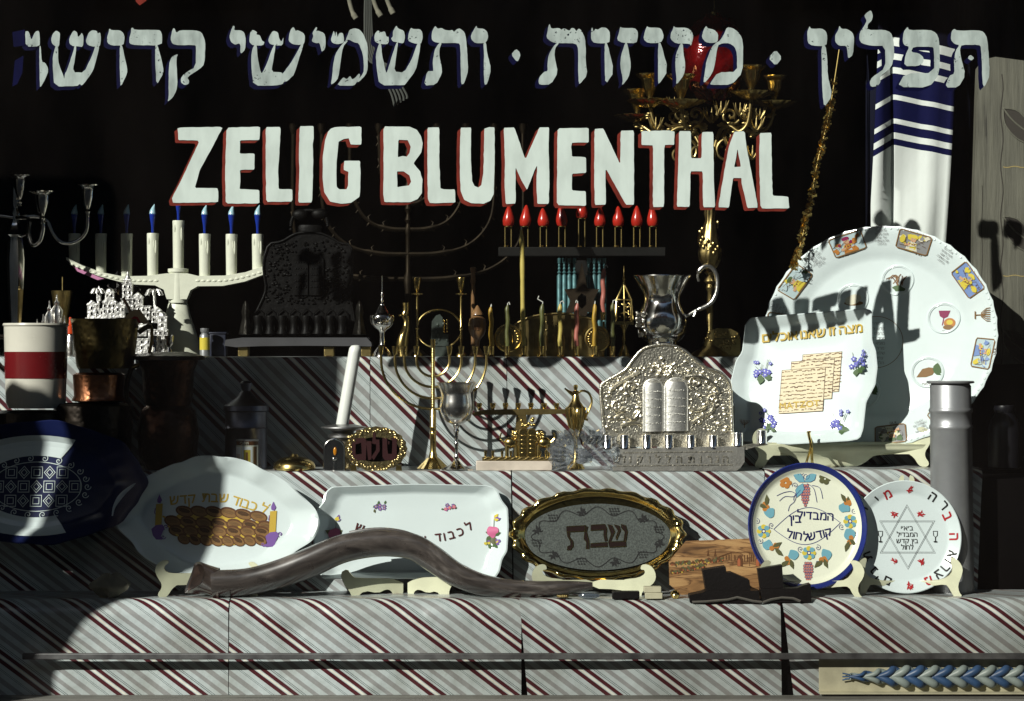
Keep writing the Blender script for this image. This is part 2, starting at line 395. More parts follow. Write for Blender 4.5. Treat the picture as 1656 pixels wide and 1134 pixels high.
def grained(name, col, dark, stretch, scale, rough=.7):
    m = mat(name, col, rough); N = m.node_tree.nodes; L = m.node_tree.links; b = N['Principled BSDF']
    tc = N.new('ShaderNodeTexCoord'); mp = N.new('ShaderNodeMapping'); mp.inputs['Scale'].default_value = stretch; L.new(tc.outputs['Object'], mp.inputs[0])
    n = N.new('ShaderNodeTexNoise'); n.inputs['Scale'].default_value = scale; n.inputs['Detail'].default_value = 8; n.inputs['Roughness'].default_value = .7; L.new(mp.outputs[0], n.inputs[0])
    n2 = N.new('ShaderNodeTexNoise'); n2.inputs['Scale'].default_value = 7; n2.inputs['Detail'].default_value = 5; L.new(tc.outputs['Object'], n2.inputs[0])
    ad = N.new('ShaderNodeMath'); ad.operation = 'MULTIPLY_ADD'; ad.inputs[1].default_value = .45; L.new(n2.outputs['Fac'], ad.inputs[0]); L.new(n.outputs['Fac'], ad.inputs[2])
    r = N.new('ShaderNodeValToRGB'); e = r.color_ramp.elements; e[0].position = .54; e[0].color = (*dark, 1); e[1].position = .86; e[1].color = (*col, 1)
    k = e.new(.62); k.color = tuple(.45 * a + .55 * c for a, c in zip(dark, col)) + (1,)
    L.new(ad.outputs[0], r.inputs[0]); L.new(r.outputs[0], b.inputs['Base Color'])
    bp = N.new('ShaderNodeBump'); bp.inputs['Strength'].default_value = .7; bp.inputs['Distance'].default_value = .003; L.new(n.outputs['Fac'], bp.inputs['Height']); L.new(bp.outputs[0], b.inputs['Normal'])
    return m
M['carved'] = grained('carved_wood', (.13, .128, .098), (.022, .021, .017), (1, 1, .06), 90)
M['oldwood'] = grained('weathered_wood', (.20, .195, .17), (.05, .048, .042), (.05, 1, 1), 90)
def ink(name, c, rough=.45): M[name] = mat('ink_' + name[2:], c, rough, spec=.15); return M[name]
for n_, c_ in dict(i_gold=(.48, .33, .05), i_black=(.02, .02, .02), i_red=(.36, .02, .025), i_blue=(.02, .025, .16), i_navy=(.006, .008, .075), i_ltblue=(.14, .33, .40),
                   i_green=(.06, .11, .04), i_olive=(.09, .09, .04), i_orange=(.42, .17, .04), i_yel=(.55, .45, .06), i_pink=(.50, .12, .24), i_purple=(.17, .09, .30),
                   i_salmon=(.46, .18, .13), i_brown=(.10, .045, .02), i_tan=(.20, .11, .04), i_cream=(.66, .58, .40), i_white=(.7, .75, .75), i_vio=(.10, .10, .42), i_wine=(.20, .015, .07), i_egg=(.58, .56, .44), i_skin=(.50, .30, .18), i_maroon=(.075, .02, .02), i_grey=(.22, .22, .22)).items(): ink(n_, c_)
# ------------------------------------------------------------------ street, shop front, room behind the display
def wbox(name, mats, x0, x1, y0, y1, z0, z1, kind='structure', parent=None):
    b = MB(); b.box(828 + x0 * 1000, 828 + x1 * 1000, 567 - (z1 - ZC) * 1000, 567 - (z0 - ZC) * 1000, y0 * 1000, y1 * 1000)
    return b.build(name, mats, parent, kind=kind)
wbox('street', M['asphalt'], -60, 60, -60, -2.6, -.3, -.12)
wbox('pavement', M['paving'], -60, 60, -2.6, -.10, -.3, 0)
wbox('far_pavement', M['paving'], -60, 60, -10.98, -9.2, -.12, 0)
wbox('interior_floor', M['black'], -1.6, 1.6, .0, 1.4, .2, .3)
wbox('interior_ceiling', M['black'], -1.6, 1.6, -.04, 1.4, 2.5, 2.6)
wbox('interior_wall', M['curtain'], -1.6, 1.6, 1.4, 1.5, .2, 2.6)
wbox('interior_wall', M['black'], -1.7, -1.6, -.04, 1.5, .2, 2.6)
wbox('interior_wall', M['black'], 1.6, 1.7, -.04, 1.5, .2, 2.6)
# stone front of the shop around the window (one wall, an opening in it)
WL, WR, WT, WB = -1.42, 1.02, 2.12, .665
b = MB(); X = lambda x: 828 + x * 1000; Z = lambda z: 567 - (z - ZC) * 1000
b.prism([[(X(-9), Z(4.6)), (X(9), Z(4.6)), (X(9), Z(0)), (X(-9), Z(0))], [(X(WL), Z(WT)), (X(WL), Z(WB)), (X(WR), Z(WB)), (X(WR), Z(WT))]], -98, -42)
sf = b.build('shop_front_wall', M['stone']); tag(sf, 'pale stone shop front wall around the display window', 'wall')
# the building across the street, seen only in reflections
bd = bpy.data.objects.new('stone_building', None); COL.objects.link(bd); bd.location = (0, -11, 0)
tag(bd, 'stone building with dark windows across the street', 'building')
def sub(name, m, x0, x1, y0, y1, z0, z1):
    o = wbox(name, m, x0, x1, y0, y1, z0, z1, None, bd); o.location = (0, 11, 0); return o
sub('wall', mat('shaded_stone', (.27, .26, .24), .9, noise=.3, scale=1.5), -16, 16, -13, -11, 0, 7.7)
sub('cornice', M['stone'], -16.1, 16.1, -10.99, -10.85, 7.5, 7.72)
for i in range(8):
    x = -14 + i * 4; sub('window', M['black'], x - .5, x + .5, -10.99, -10.94, 3.3, 4.9); sub('door', M['oldwood'], x + 1.2, x + 2.3, -10.99, -10.93, .02, 2.4)

# board added out of view, outlined to cast the shadow on the left
def occ(px, py, y, Y=-.9):
    p = W(px, py, y); t = p.y - Y
    return (828 + (p.x - SX * t) * 1000, 567 - (p.z + SZ * t - ZC) * 1000)
edge = [(520, 553, .34), (541, 562, .34), (548, 585, .34), (546, 700, .34), (330, 755, .09), (328, 775, .085), (322, 800, .075), (300, 850, .06), (280, 890, .05), (165, 975, .0), (130, 1005, 0), (95, 1060, 0), (84, 1090, 0), (88, 1200, 0),
        (-330, 1200, 0), (-330, 600, .12), (-20, 590, .12), (70, 640, .12), (44, 684, .10), (36, 745, .10), (-6, 845, .08), (30, 880, .07), (78, 750, .10), (92, 684, .10), (118, 640, .15), (150, 560, .2),
        (215, 600, .22), (300, 556, .34)]
nb = bpy.data.objects.new('shade_board', None); COL.objects.link(nb); p0 = occ(-100, 700, 0)
nb.location = (-1.6, -.9, 0); tag(nb, 'added unseen board on two posts, its edge shaped for the shadow on the left', 'board')
b = MB(); b.prism([[occ(*e) for e in edge]], -906, -900)
o = b.build('board', M['oldwood'], nb); o.location = (1.6, .9, 0)
b = MB()
for x in (-1.93, -1.74): b.box(X(x), X(x + .05), Z(1.9), Z(0), -950, -907)
o = b.build('post', M['oldwood'], nb); o.location = (1.6, .9, 0)
nw = MB(); nw.prism([[(X(-1.36), Z(1.90)), (X(-1.095), Z(1.90)), (X(-1.10), Z(1.725)), (X(-1.18), Z(1.74)), (X(-1.35), Z(1.77))]], -51.5, -50.8)  # paper added out of view to shade the left candles
o = nw.build('shade_paper', M['cream']); tag(o, 'added paper on the left end of the pane, out of view, for shade', 'shade paper')
aw = bpy.data.objects.new('sky_blocker', None); COL.objects.link(aw); aw.location = (0, -.1, 4.0); tag(aw, 'added unseen awning above the shop window', 'sky_blocker')
b = MB(); b.prism([[(X(-9), Z(4.15)), (X(9), Z(4.15)), (X(9), Z(4.11)), (X(-9), Z(4.11))]], -3000, -98)  # overhead sheet added out of view to cut skylight on the display
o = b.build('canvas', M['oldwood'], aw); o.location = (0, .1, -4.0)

# ------------------------------------------------------------------ the window pane and its painted lettering
GY = -.05
gp = bpy.data.objects.new('window_pane', None); COL.objects.link(gp); gp.location = (0, GY, WB)
tag(gp, 'large shop window pane with white painted Hebrew and Latin lettering', 'window')
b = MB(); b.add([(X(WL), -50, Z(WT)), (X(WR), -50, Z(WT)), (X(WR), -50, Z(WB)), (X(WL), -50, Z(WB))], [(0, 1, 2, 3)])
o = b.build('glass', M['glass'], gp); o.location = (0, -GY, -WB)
kg = K(GY) / .001
def G(p): return (828 + (p[0] - 828) * kg, 567 + (p[1] - 567) * kg)
H81, H756 = 8.1, 7.56
HEB = [
 (20, 30, 8.1, "168,172 200,165 222,185 248,290 300,170 352,160 362,290 358,365 175,370|354,360 372,360 385,570 430,580 468,650 465,720 380,890 358,895|575,155 625,190 622,250 612,370 570,372 520,330 508,270 530,200|565,360 600,360 600,560 635,670 668,745 680,800 690,720 712,690 800,430 815,360 840,360 825,500 790,705 940,710 1040,500 1090,350 1145,350 1100,540 1060,680 1000,770 910,885 885,855 850,888 550,892 530,640 530,500|800,155 850,180 858,245 890,220 910,185 935,240 925,375 860,365 800,366 750,335 745,260|1000,190 1040,155 1105,160 1120,200 1150,180 1162,260 1150,358 1120,370 1060,370 990,350 960,300 985,230|1262,185 1270,130 1300,155 1410,155 1455,190 1472,250 1455,355 1300,355 1245,320 1240,250|1408,348 1438,348 1470,500 1505,650 1505,720 1420,900 1412,800 1405,600"),
 (200, 30, 8.1, "95,190 100,125 120,120 140,150 410,150 480,155 505,220 500,355 150,350 75,330 75,260|412,345 445,345 520,640 520,720 430,880 415,600|640,140 665,125 690,190 740,155 940,155 1020,180 1060,270 1072,350 1058,600 1000,660 830,770 860,820 850,860 800,875 750,840 750,780 800,720 945,635 950,370 930,348 720,352 640,335 612,270|715,465 690,520 700,750 705,850 690,950 640,1040 575,1092 590,1040 592,600 630,500"),
 (360, 30, 8.1, "140,92 160,105 150,155 240,155 285,185 305,280 295,410 245,462 232,440 235,350 215,325 165,345 110,310 88,240 110,160|395,148 455,180 440,210 490,220 515,290 550,310 530,355 400,355 350,310 355,240 365,180|660,160 725,180 740,260 770,310 800,240 790,355 690,352 620,335 597,290 620,220|930,110 960,170 975,150 1060,190 1080,240 1070,330 1020,348 920,340 865,295 870,220 895,140|420,345 448,345 460,520 500,715 525,710 590,570 640,420 680,340 695,340 665,550 640,700 770,705 785,730 890,590 960,470 1030,335 1065,325 1010,500 935,740 900,770 850,820 800,830 790,860 690,880 405,880 380,680 375,500 390,400|1225,110 1240,125 1225,170 1250,160 1330,190 1350,260 1345,400 1300,438 1290,400 1270,320 1220,325 1165,300 1190,230 1175,190"),
 (520, 30, 8.1, "140,220 160,160 172,190 180,240 190,170 200,190 212,250 230,190 280,190 295,260 290,320 210,340 140,320 122,280|310,290 350,290 280,370 250,560 220,780 170,840 120,870 140,760 150,620 180,470 240,375|365,150 430,128 500,145 555,215 605,350 605,500 605,660 580,740 480,840 460,820 550,720 555,600 540,460 490,325 430,315 355,275 320,290 325,260 350,200|200,880 260,800 290,770 330,800 375,750 400,800 440,780 490,720 510,745 440,870 400,882|705,190 740,155 775,185 830,165 850,240 880,240 880,310 860,338 760,335 700,305 690,240|980,90 1000,130 1080,160 1095,240 1075,330 1000,315 930,300 910,260 935,240 935,170|1170,120 1200,140 1290,140 1320,180 1325,260 1300,340 1200,325 1130,290 1140,200|755,328 780,328 790,470 845,715 860,700 920,500 975,330 1005,300 975,520 950,695 1080,710 1180,540 1260,315 1300,315 1270,520 1235,680 1100,860 1080,875 760,878 720,640 710,480 735,380"),
 (660, 30, 8.1, "315,170 355,95 385,135 440,125 480,150 540,160 580,150 600,180 640,140 680,130 740,180 760,270 775,480 788,680 745,820 725,860 695,862 690,700 685,360 660,320 430,325 345,310 310,280 308,220|425,315 440,325 410,400 410,500 440,640 445,720 365,870 205,880 250,690 320,690 330,690 322,560 345,420 390,340|895,88 905,130 990,135 1035,170 1050,240 1030,300 990,325 880,325 830,280 820,220|985,315 1020,310 1035,460 1090,660 1035,860 1000,870 990,700 995,450|1412,398 1465,445 1470,500 1430,575 1348,475"),
 (850, 30, 8.1, "295,110 315,68 335,135 440,125 470,150 500,125 575,165 600,125 640,130 665,170 695,130 730,155 780,260 790,420 785,540 810,740 705,870 690,800 690,400 660,325 440,325 340,310 270,250 290,160|410,320 440,322 385,390 378,500 425,710 330,865 180,870 168,820 180,770 240,700 290,690 285,600 300,480 360,370|870,110 890,175 915,135 940,150 1000,115 1060,125 1100,170 1105,240 1095,325 900,325 858,280 858,170|1035,320 1070,320 1160,700 1045,870 1035,600|1240,108 1260,125 1430,125 1470,170 1470,250 1450,325 1270,322 1195,280 1225,180|1305,318 1330,318 1375,560 1375,660 1350,770 1260,885 1275,800 1238,620 1250,480"),
 (1020, 30, 8.1, "215,98 235,120 370,122 405,145 435,240 395,320 225,325 165,270 185,170|357,320 395,318 490,680 365,870 357,800|565,95 580,122 740,122 800,170 822,240 790,360 770,330 590,330 520,270 525,190 550,150|650,330 682,328 690,460 715,600 700,740 595,875 600,780 582,600 590,470|985,95 1010,130 1090,145 1145,200 1140,310 1050,325 980,310 930,250 945,170|1135,305 1170,300 1130,400 1110,560 1070,720 950,865 970,700 990,560 1060,370|1260,115 1330,125 1400,170 1455,250 1472,360 1465,710 1320,870 1050,872 1040,850 1140,705 1395,700 1390,450 1360,370 1290,325 1200,325 1150,350 1140,320 1190,260 1230,190"),
 (1236, 0, 3.91, "72,315 112,365 72,418 25,367"),
 (1290, 10, 8.1, "155,262 175,300 310,292 370,330 388,400 375,525 190,520 130,480 125,340 140,300|310,520 365,515 388,690 390,900 453,1174 345,1336 322,1100 315,800|545,255 570,298 650,300 720,350 740,420 725,640 660,690 650,600 640,520 540,520 490,470 490,380 530,320|960,52 985,130 970,190 915,240 915,315 1130,310 1220,345 1255,450 1265,640 1230,800 1080,920 1085,1000 1040,1050 960,1060 940,1000 975,930 1150,810 1145,520 960,520 840,490 805,440 810,350 880,245 905,190 870,130 900,90"),
 (1430, 30, 8.1, "305,108 325,155 600,150 680,190 720,280 728,720 585,905 170,900 270,720 655,715 650,400 630,372 380,370 350,440 450,455 515,510 510,580 440,625 260,625 275,480 330,370 260,350 240,300 250,180|915,135 950,160 1230,155 1300,175 1350,260 1385,740 1310,905 1285,850 1270,380 1240,345 1015,345 990,400 1000,500 1065,740 970,905 795,905 850,750 920,725 910,560 935,420 985,350 920,335 870,280 880,170|1130,475 1180,520 1135,555 1085,515"),
]
LAT = [
 (270, "130,88 685,78 560,320 400,610 340,825 615,828 628,870 625,1000 75,1008 62,950 180,720 390,270 375,245 140,240|728,88 1138,75 1130,240 893,243 890,405 1072,405 1070,600 893,605 898,740 888,838 1128,850 1132,1015 720,1015 712,700"),
 (420, "75,80 256,80 240,420 225,620 232,838 398,842 400,970 385,992 80,995 75,540|490,70 658,68 660,215 648,300 655,500 640,1003 472,1003 485,640 480,400|870,100 920,82 1243,73 1243,295 1112,292 1090,218 1030,225 965,260 955,360 940,500 940,810 975,842 1060,842 1080,800 1085,628 1030,605 1028,560 1035,493 1228,493 1232,700 1222,930 1120,1005 1000,1018 860,992 790,880 770,700 772,440 800,240 835,140"),
 (600, "153,72 470,75 560,115 610,190 632,280 615,390 520,525 600,620 630,720 622,890 570,960 480,1000 165,998 150,900 155,700/335,235 450,240 485,320 470,400 438,442 390,435 328,450/318,622 400,622 470,670 490,750 465,795 380,805 322,815|690,88 835,85 835,500 848,830 890,842 1025,842 1032,1005 720,1010 695,960 690,500|1095,88 1225,85 1220,420 1235,740 1265,800 1310,820 1350,790 1375,640 1385,100 1440,82 1510,85 1512,500 1500,900 1460,980 1380,1018 1220,1010 1140,970 1095,860 1085,500"),
 (730, "640,90 770,85 905,480 1075,85 1195,85 1188,300 1198,700 1190,1020 1050,1020 1040,800 1048,550 1020,600 925,850 850,720 785,570 785,1015 665,1022 650,800 655,500"),
 (880, "165,95 545,90 545,270 340,272 330,320 340,440 510,450 515,640 340,650 340,855 508,865 512,1045 155,1035 160,500|615,105 725,98 930,540 935,125 1098,122 1098,700 1098,1030 1000,1030 750,580 755,1028 620,1032 612,700"),
 (1020, "130,130 465,122 535,135 532,298 410,300 408,1055 270,1058 275,305 132,300|590,130 735,132 738,460 865,462 870,142 1010,140 1015,700 1032,1060 885,1060 880,622 730,622 722,1055 562,1055 580,600"),
 (1120, "510,140 620,130 640,150 660,330 800,1065 670,1070 600,770 598,705 495,702 445,1065 312,1060 440,330/550,345 590,565 508,570|820,155 965,150 968,600 978,920 1170,932 1183,1075 830,1075 815,500"),
]
rg = random.Random(3)
def rough_edge(p, a=0.35, step=7):
    out = []
    for i in range(len(p)):
        q, r = p[i], p[(i + 1) % len(p)]; l = math.hypot(r[0] - q[0], r[1] - q[1]); n = max(1, int(l / step))
        for j in range(n):
            t = j / n; k = a if j else a * .3
            out.append((q[0] + (r[0] - q[0]) * t + rg.uniform(-k, k), q[1] + (r[1] - q[1]) * t + rg.uniform(-k, k)))
    return out
bw, bb = MB(), MB(); GD = GY * 1000
for x0, y0, sc, s in HEB:
    for part in s.split('|'):
        p = rough_edge(chaikin(C(part, x0, y0, sc), 1, .2), .3, 5)
        bw.sheet([[G(q) for q in p]], GD - .5)
        for k in (2, 4, 6): bb.sheet([[G((q[0] - k, q[1] + k)) for q in p]], GD + .6 + k * .1)
for q_ in ('20,52 40,48 40,74 22,76', '24,98 38,90 36,118 28,136 20,140'): bb.sheet([[G(p) for p in C(q_, 0, 0, 1)]], GD + .6)
o = bw.build('hebrew_lettering', M['white_h'], gp); o.location = (0, -GY, -WB)
o = bb.build('blue_letter_shading', M['blue_p'], gp); o.location = (0, -GY, -WB)
bw, bb = MB(), MB()
for x0, s in LAT:
    for part in s.split('|'):
        L_ = [rough_edge(chaikin(C(q, x0, 195, 7.56), 1, .06), .35, 6) for q in part.split('/')]
        bw.sheet([[G(q) for q in l] for l in L_], GD - .5)
        for k in (1.8, 3.6, 5.4): bb.sheet([[G((q[0] - k, q[1] + k * .85)) for q in l] for l in L_], GD + .6 + k * .1)
bb.sheet([[G(p) for p in C('215,-12 243,-10 236,2 226,9 220,3', 0, 0, 1)]], GD - .4)
o = bw.build('shop_name_lettering', M['white_p'], gp); o.location = (0, -GY, -WB)
o = bb.build('red_letter_shading', M['red_p'], gp); o.location = (0, -GY, -WB)

# ------------------------------------------------------------------ stepped display stand under striped paper
def pyw(py, y): return 567 + (py - 567) * K(y) * 1000
SH1, SH2, SH3 = W(0, 970, 0).z, W(0, 762, .15).z, W(0, 577, .34).z
st = R('display_stand', 'three stepped display shelves covered in striped grey and red paper', 'display stand', 828, 0, py=1124)
b = MB(st)
b.box(-140, 1800, pyw(577, .34) + 13, 1124, 352, 620); b.box(-140, 1800, pyw(762, .15) + 14, 1124, 162, 351); b.box(-140, 1800, 988, 1124, 12, 161)
b.build('step_frame', M['black'])
def paper(xa, xb, df, db, top, bot, c, off, rad=20, seed=1, wob=1.0, back=0):
    r = random.Random(seed); ph = [r.uniform(0, 6.28) for _ in range(8)]
    prof = [(db, top, -(db - df - rad) - 1)]
    nst = 6
    for i in range(1, 4): t = i / 4; prof.append((db + (df + rad - db) * t, top, 0))
    for i in range(nst + 1):
        a = math.pi / 2 * i / nst; prof.append((df + rad - rad * math.sin(a), top + rad - rad * math.cos(a), 0))
    for i in range(1, 25): t = i / 24; prof.append((df, top + rad + (bot - top - rad) * t, 0))
    V = [0]
    for i in range(1, len(prof)): V.append(V[-1] + math.hypot(prof[i][0] - prof[i - 1][0], prof[i][1] - prof[i - 1][1]))
    v0 = V[4]; nx = 150; dents = [(r.uniform(xa[0], xb[0]), r.uniform(top, bot), r.uniform(7, 24), r.uniform(5, 16), r.uniform(-1, 1) * 2.2 * wob, r.uniform(-1, 1)) for _ in range(int((xb[0] - xa[0]) / 32))]; b = MB(st); pts = []; uv = []
    for i, (d, y, _) in enumerate(prof):
        for j in range(nx + 1):
            t = j / nx; f = max(0, min(1, (y - top) / (bot - top)))
            x = (xa[0] + (xa[1] - xa[0]) * f) * (1 - t) + (xb[0] + (xb[1] - xb[0]) * f) * t
            k = 0 if i == 0 else 1
            n1 = math.sin(x * .021 + ph[0]) * .6 + math.sin(x * .053 + y * .02 + ph[1]) * .5 + math.sin(x * .11 - y * .05 + ph[2]) * .25 + math.sin(x * .008 + ph[3]) * .8
            n2 = math.sin(x * .017 + ph[4]) * .5 + math.sin(x * .06 + ph[5]) * .4
            dn = sum(a_ * math.exp(-(((x - x0) + sk * (y - y0)) / sx_) ** 2 - ((y - y0) / sy_) ** 2) for x0, y0, sx_, sy_, a_, sk in dents)
            pts.append((x, d + min(dn, 1.5) * k - abs(n1) * wob * k * min(1, f * 3 + .2), y + n2 * .6 * wob * k * (1 - f))); uv.append((x * .001, (V[i] - v0) * .001))
    fs = [(i * (nx + 1) + j, i * (nx + 1) + j + 1, (i + 1) * (nx + 1) + j + 1, (i + 1) * (nx + 1) + j) for i in range(len(prof) - 1) for j in range(nx)]
    b.add(pts, fs); key = ('stripe', c)
    o = b.build('paper_sheet', striped('striped_paper', c, off), ang=60)
    l = o.data.uv_layers.new(name='UVMap')
    for lp in o.data.loops: l.data[lp.index].uv = uv[lp.vertex_index]
    return o
paper((-140, -140), (369, 369), 0, 150, 970, 1124, 1.33, .30, 26, 1)
paper((371, 370), (843, 843), 0, 150, 970, 1124, 1.33, .06, 26, 2, 1.6)
paper((840, 853), (1262, 1264), -1, 150, 970, 1124, 1.33, .66, 26, 3, 1.3)
paper((1265, 1283), (1800, 1800), -1, 150, 968, 1124, 1.33, .02, 28, 4, 1.4)
T2, T3 = pyw(762, .15), pyw(577, .34)
xw = lambda px, y: 828 + (px - 828) * K(y) * 1000
paper((-140, -140), (xw(826, .15), xw(829, .15)), 150, 340, T2, 972, 1.33, .28, 8, 5)
paper((xw(828, .15), xw(831, .15)), (xw(1236, .15), xw(1236, .15)), 149, 340, T2, 972, 1.33, .53, 8, 6)
paper((xw(1237, .15), xw(1237, .15)), (xw(1588, .15), xw(1580, .15)), 148, 340, T2 - 3, 972, 1.33, .70, 14, 7, 2.5)
paper((-140, -140), (xw(598, .34), xw(598, .34)), 340, 620, T3, T2 + 1, 1.0, .48, 8, 8)
paper((xw(599, .34), xw(599, .34)), (xw(819, .34), xw(820, .34)), 338.5, 620, T3, T2 + 1, 1.0, .52, 8, 9)
paper((xw(820, .34), xw(821, .34)), (xw(1560, .34), xw(1560, .34)), 339, 620, T3, T2 + 1, 1.0, .36, 8, 10)

# sill and rail at the foot of the window
b = MB(); b.box(X(WL), X(WR), 1124, Z(WB), -98, 2)
o = b.build('window_sill', M['oldwood'], bevel=.004); tag(o, 'weathered grey wooden sill along the foot of the window', 'sill')
b = MB(); b.box(42, X(WR) - 5, 1053, 1063, -32, -24)
o = b.build('rail', mat('dark_rail', (.045, .043, .045), .5, .3, noise=.7, scale=30, col2=(.12, .12, .12)), bevel=.0015); tag(o, 'thin dark rail running across the lowest striped step', 'rail')
# ------------------------------------------------------------------ plates: common builder and printed decoration
def plate(b, out, cx, cy, depth, rim=.8, th=4, wav=None):
    """dish with a flat well at +depth (px) behind the lip plane; out = outline in photo px"""
    prof = [(0, depth), (rim * .5, depth), (rim * .93, depth), (rim * .98, depth * .93), (rim * 1.02, depth * .75), (rim + (1 - rim) * .35, depth * .45), (rim + (1 - rim) * .7, depth * .16), (.985, -.4), (1, .3),
            (1.0, 2.0), (.97, th), (rim, depth + th), (0, depth + th)]
    n = len(out); pts = []
    for t, d in prof:
        for i, (x, y) in enumerate(out):
            dd = d
            if wav and .8 < t < .995 and d < depth: dd += wav(i / n, t)
            pts.append((cx + (x - cx) * t, dd, cy + (y - cy) * t))
    fs = []
    for a in range(len(prof) - 1):
        for i in range(n): fs.append((a * n + i, a * n + (i + 1) % n, (a + 1) * n + (i + 1) % n, (a + 1) * n + i))
    b.add(pts, fs, 0)
def rsurf(cx, cy, R0, depth, rim, tf=None):       # front surface depth of a round plate at a point, for prints on its rim
    P = [(0, depth), (rim * .93, depth), (rim * .98, depth * .93), (rim * 1.02, depth * .75), (rim + (1 - rim) * .35, depth * .45), (rim + (1 - rim) * .7, depth * .16), (1, 0)]
    def f(x, y):
        t = tf(x, y) if tf else math.hypot(x - cx, y - cy) / R0
        for (a, da), (c, dc) in zip(P, P[1:]):
            if t <= c: return da + (dc - da) * (t - a) / (c - a) - .5
        return -.9
    return f
def blob(cx, cy, r, n=9, j=.22, sx=1, rot=0, rr=random.Random(5)):
    o = []
    for i in range(n):
        t = 2 * math.pi * i / n; q = r * (1 + rr.uniform(-j, j)); x, y = q * sx * math.cos(t), q * math.sin(t)
        o.append((cx + x * math.cos(rot) - y * math.sin(rot), cy + x * math.sin(rot) + y * math.cos(rot)))
    return chaikin(o, 1)
def leaf(x, y, l, a, w=.32):
    ca, sa = math.cos(a), math.sin(a); q = [(0, 0), (.3, w * .8), (.6, w), (1, 0), (.6, -w * .7), (.3, -w * .8)]
    return [(x + l * (p * ca - s * sa), y + l * (p * sa + s * ca)) for p, s in q]
def flower(b, x, y, r, pm, cm, d, n=5, a0=0):
    for i in range(n):
        t = a0 + 2 * math.pi * i / n; b.sheet([ell(x + r * .6 * math.cos(t), y + r * .6 * math.sin(t), r * .48, r * .36, 8, t)], d, pm)
    b.sheet([ell(x, y, r * .28, r * .28, 8)], d, cm)
def spiral(cx, cy, r, turns=1.6, a0=0, n=22, dirn=1):
    return [(cx + r * (1 - i / n) * math.cos(a0 + dirn * turns * 6.283 * i / n), cy + r * (1 - i / n) * math.sin(a0 + dirn * turns * 6.283 * i / n)) for i in range(n)]
def grapes(b, cx, cy, w, h, m, mo, d, rot=0):
    rr = random.Random(2); rows = 8
    for r in range(rows):
        t = r / (rows - 1); half = w * (.35 + .65 * math.sin(min(1, t * 1.9 + .25) * 1.57)) * (1 - t ** 2.2 * .85); n = max(1, round(half * 2 / (h / rows * 1.02)))
        for i in range(n):
            x = cx + (i - (n - 1) / 2) * h / rows * 1.02; y = cy - h / 2 + h * t; q = h / rows * .56
            b.sheet([ell(x, y, q * 1.12, q * 1.12, 10)], d, mo); b.sheet([ell(x, y, q * .86, q * .86, 10)], d, m)

# arms of an ivory plate stand; poly lists are traced in px. Arms are plates hinged at the back, splayed to the front
def stand(label, px, y, arms, prop=None, splay=.5, back=38, group='ivory plastic plate stands', th=5):
    r = R('plate_stand', label, 'plate stand', px, y, z=None, py=arms[1])
    for poly in arms[0]:
        cx = px
        b = MB(r); b.post = lambda x, d, q: (x, d + back - abs(x - cx) * splay, q)
        b.prism([chaikin(poly, 1, .25)], -th / 2, th / 2, 0, 1)
        b.build('arm', [M['standplastic'], M['goldtrim']], bevel=.0008)
    if prop:
        b = MB(r); b.prism([chaikin(prop, 1)], back + 16, back + 20); b.build('back_prop', M['standplastic'])
    return r
def sarm(xf, yt, yb, cx, flip=1):      # a curled arm: hook at the top outside, foot at the bottom outside, web running in to the hinge at cx
    h = yb - yt; f = -flip
    q = [(0, .06), (.10, 0), (.24, .04), (.34, .16), (.36, .32), (.28, .50), (.20, .62), (.20, .76), (.30, .90), (.26, 1.0), (.10, 1.0), (.02, .92), (-.06, .78), (-.22, .66)]
    o = [(xf + f * h * (a - .2), yt + h * c) for a, c in q]
    o += [(cx, yt + h * .80), (cx, yt + h * .40), (xf - f * h * .38, yt + h * .38), (xf - f * h * .12, yt + h * .34), (xf - f * h * .04, yt + h * .2)]
    return o

# ================================================================== LOWEST SHELF
# blue scalloped platter at the left edge
r = R('blue_platter', 'dark blue scalloped platter with white key pattern at the left edge of the lowest shelf', 'platter', 48, .055, z=SH1, tilt=.2)
b = MB(r); out = ell(48, 782, 182, 100, 96, 0, lambda t: 1 + .018 * math.cos(9 * t) + .008 * math.cos(18 * t)); plate(b, out, 48, 782, 22, .72, 5)
d = 21.4
E_ = lambda t, a: (48 + 182 * t * math.cos(a), 786 + 100 * t * math.sin(a))
bs = rsurf(48, 782, 1, 22, .72, lambda x, y: math.hypot((x - 48) / 182, (y - 782) / 100)); dd_ = lambda x, y: bs(x, y) - 1.2
for a0, a1 in ((3.75, 5.15), (1.2, 2.6)):      # white band painted only near the sun strip, left off the shaded side
    for i in range(14):
        u, v = a0 + (a1 - a0) * i / 14, a0 + (a1 - a0) * (i + 1) / 14
        for t0, t1 in ((.50, .58), (.58, .66), (.66, .74), (.74, .82)): b.sheet([[E_(t0, u), E_(t1, u), E_(t1, v), E_(t0, v)]], dd_, 1)
for k in range(22):
    a = k * 2 * math.pi / 22; x, y = E_(.46, a); b.line(spiral(x, y, 6, 1.4, a), 1.3, d, 1)
b.line(ell(48, 786, 74, 40, 60), 1.2, d, 1, True)
for gx in range(-3, 4):
    for gy in (-1, 0, 1):
        x, y = 48 + gx * 21, 786 + gy * 23
        if math.hypot(gx * 21 / 74, gy * 23 / 42) > 1: continue
        for q_ in (1, .55): b.line([(x + q_ * u, y + q_ * v) for u, v in (((-9, -9), (9, -9), (9, 9), (-9, 9)) if (gx + gy) % 2 else ((0, -10), (9, 0), (0, 10), (-9, 0)))], 1.5, d, 1, True)
b.build('platter', [mat('cobalt_glaze', (.010, .016, .075), .3, noise=.4, scale=12, spec=.3), M['porcelain']])

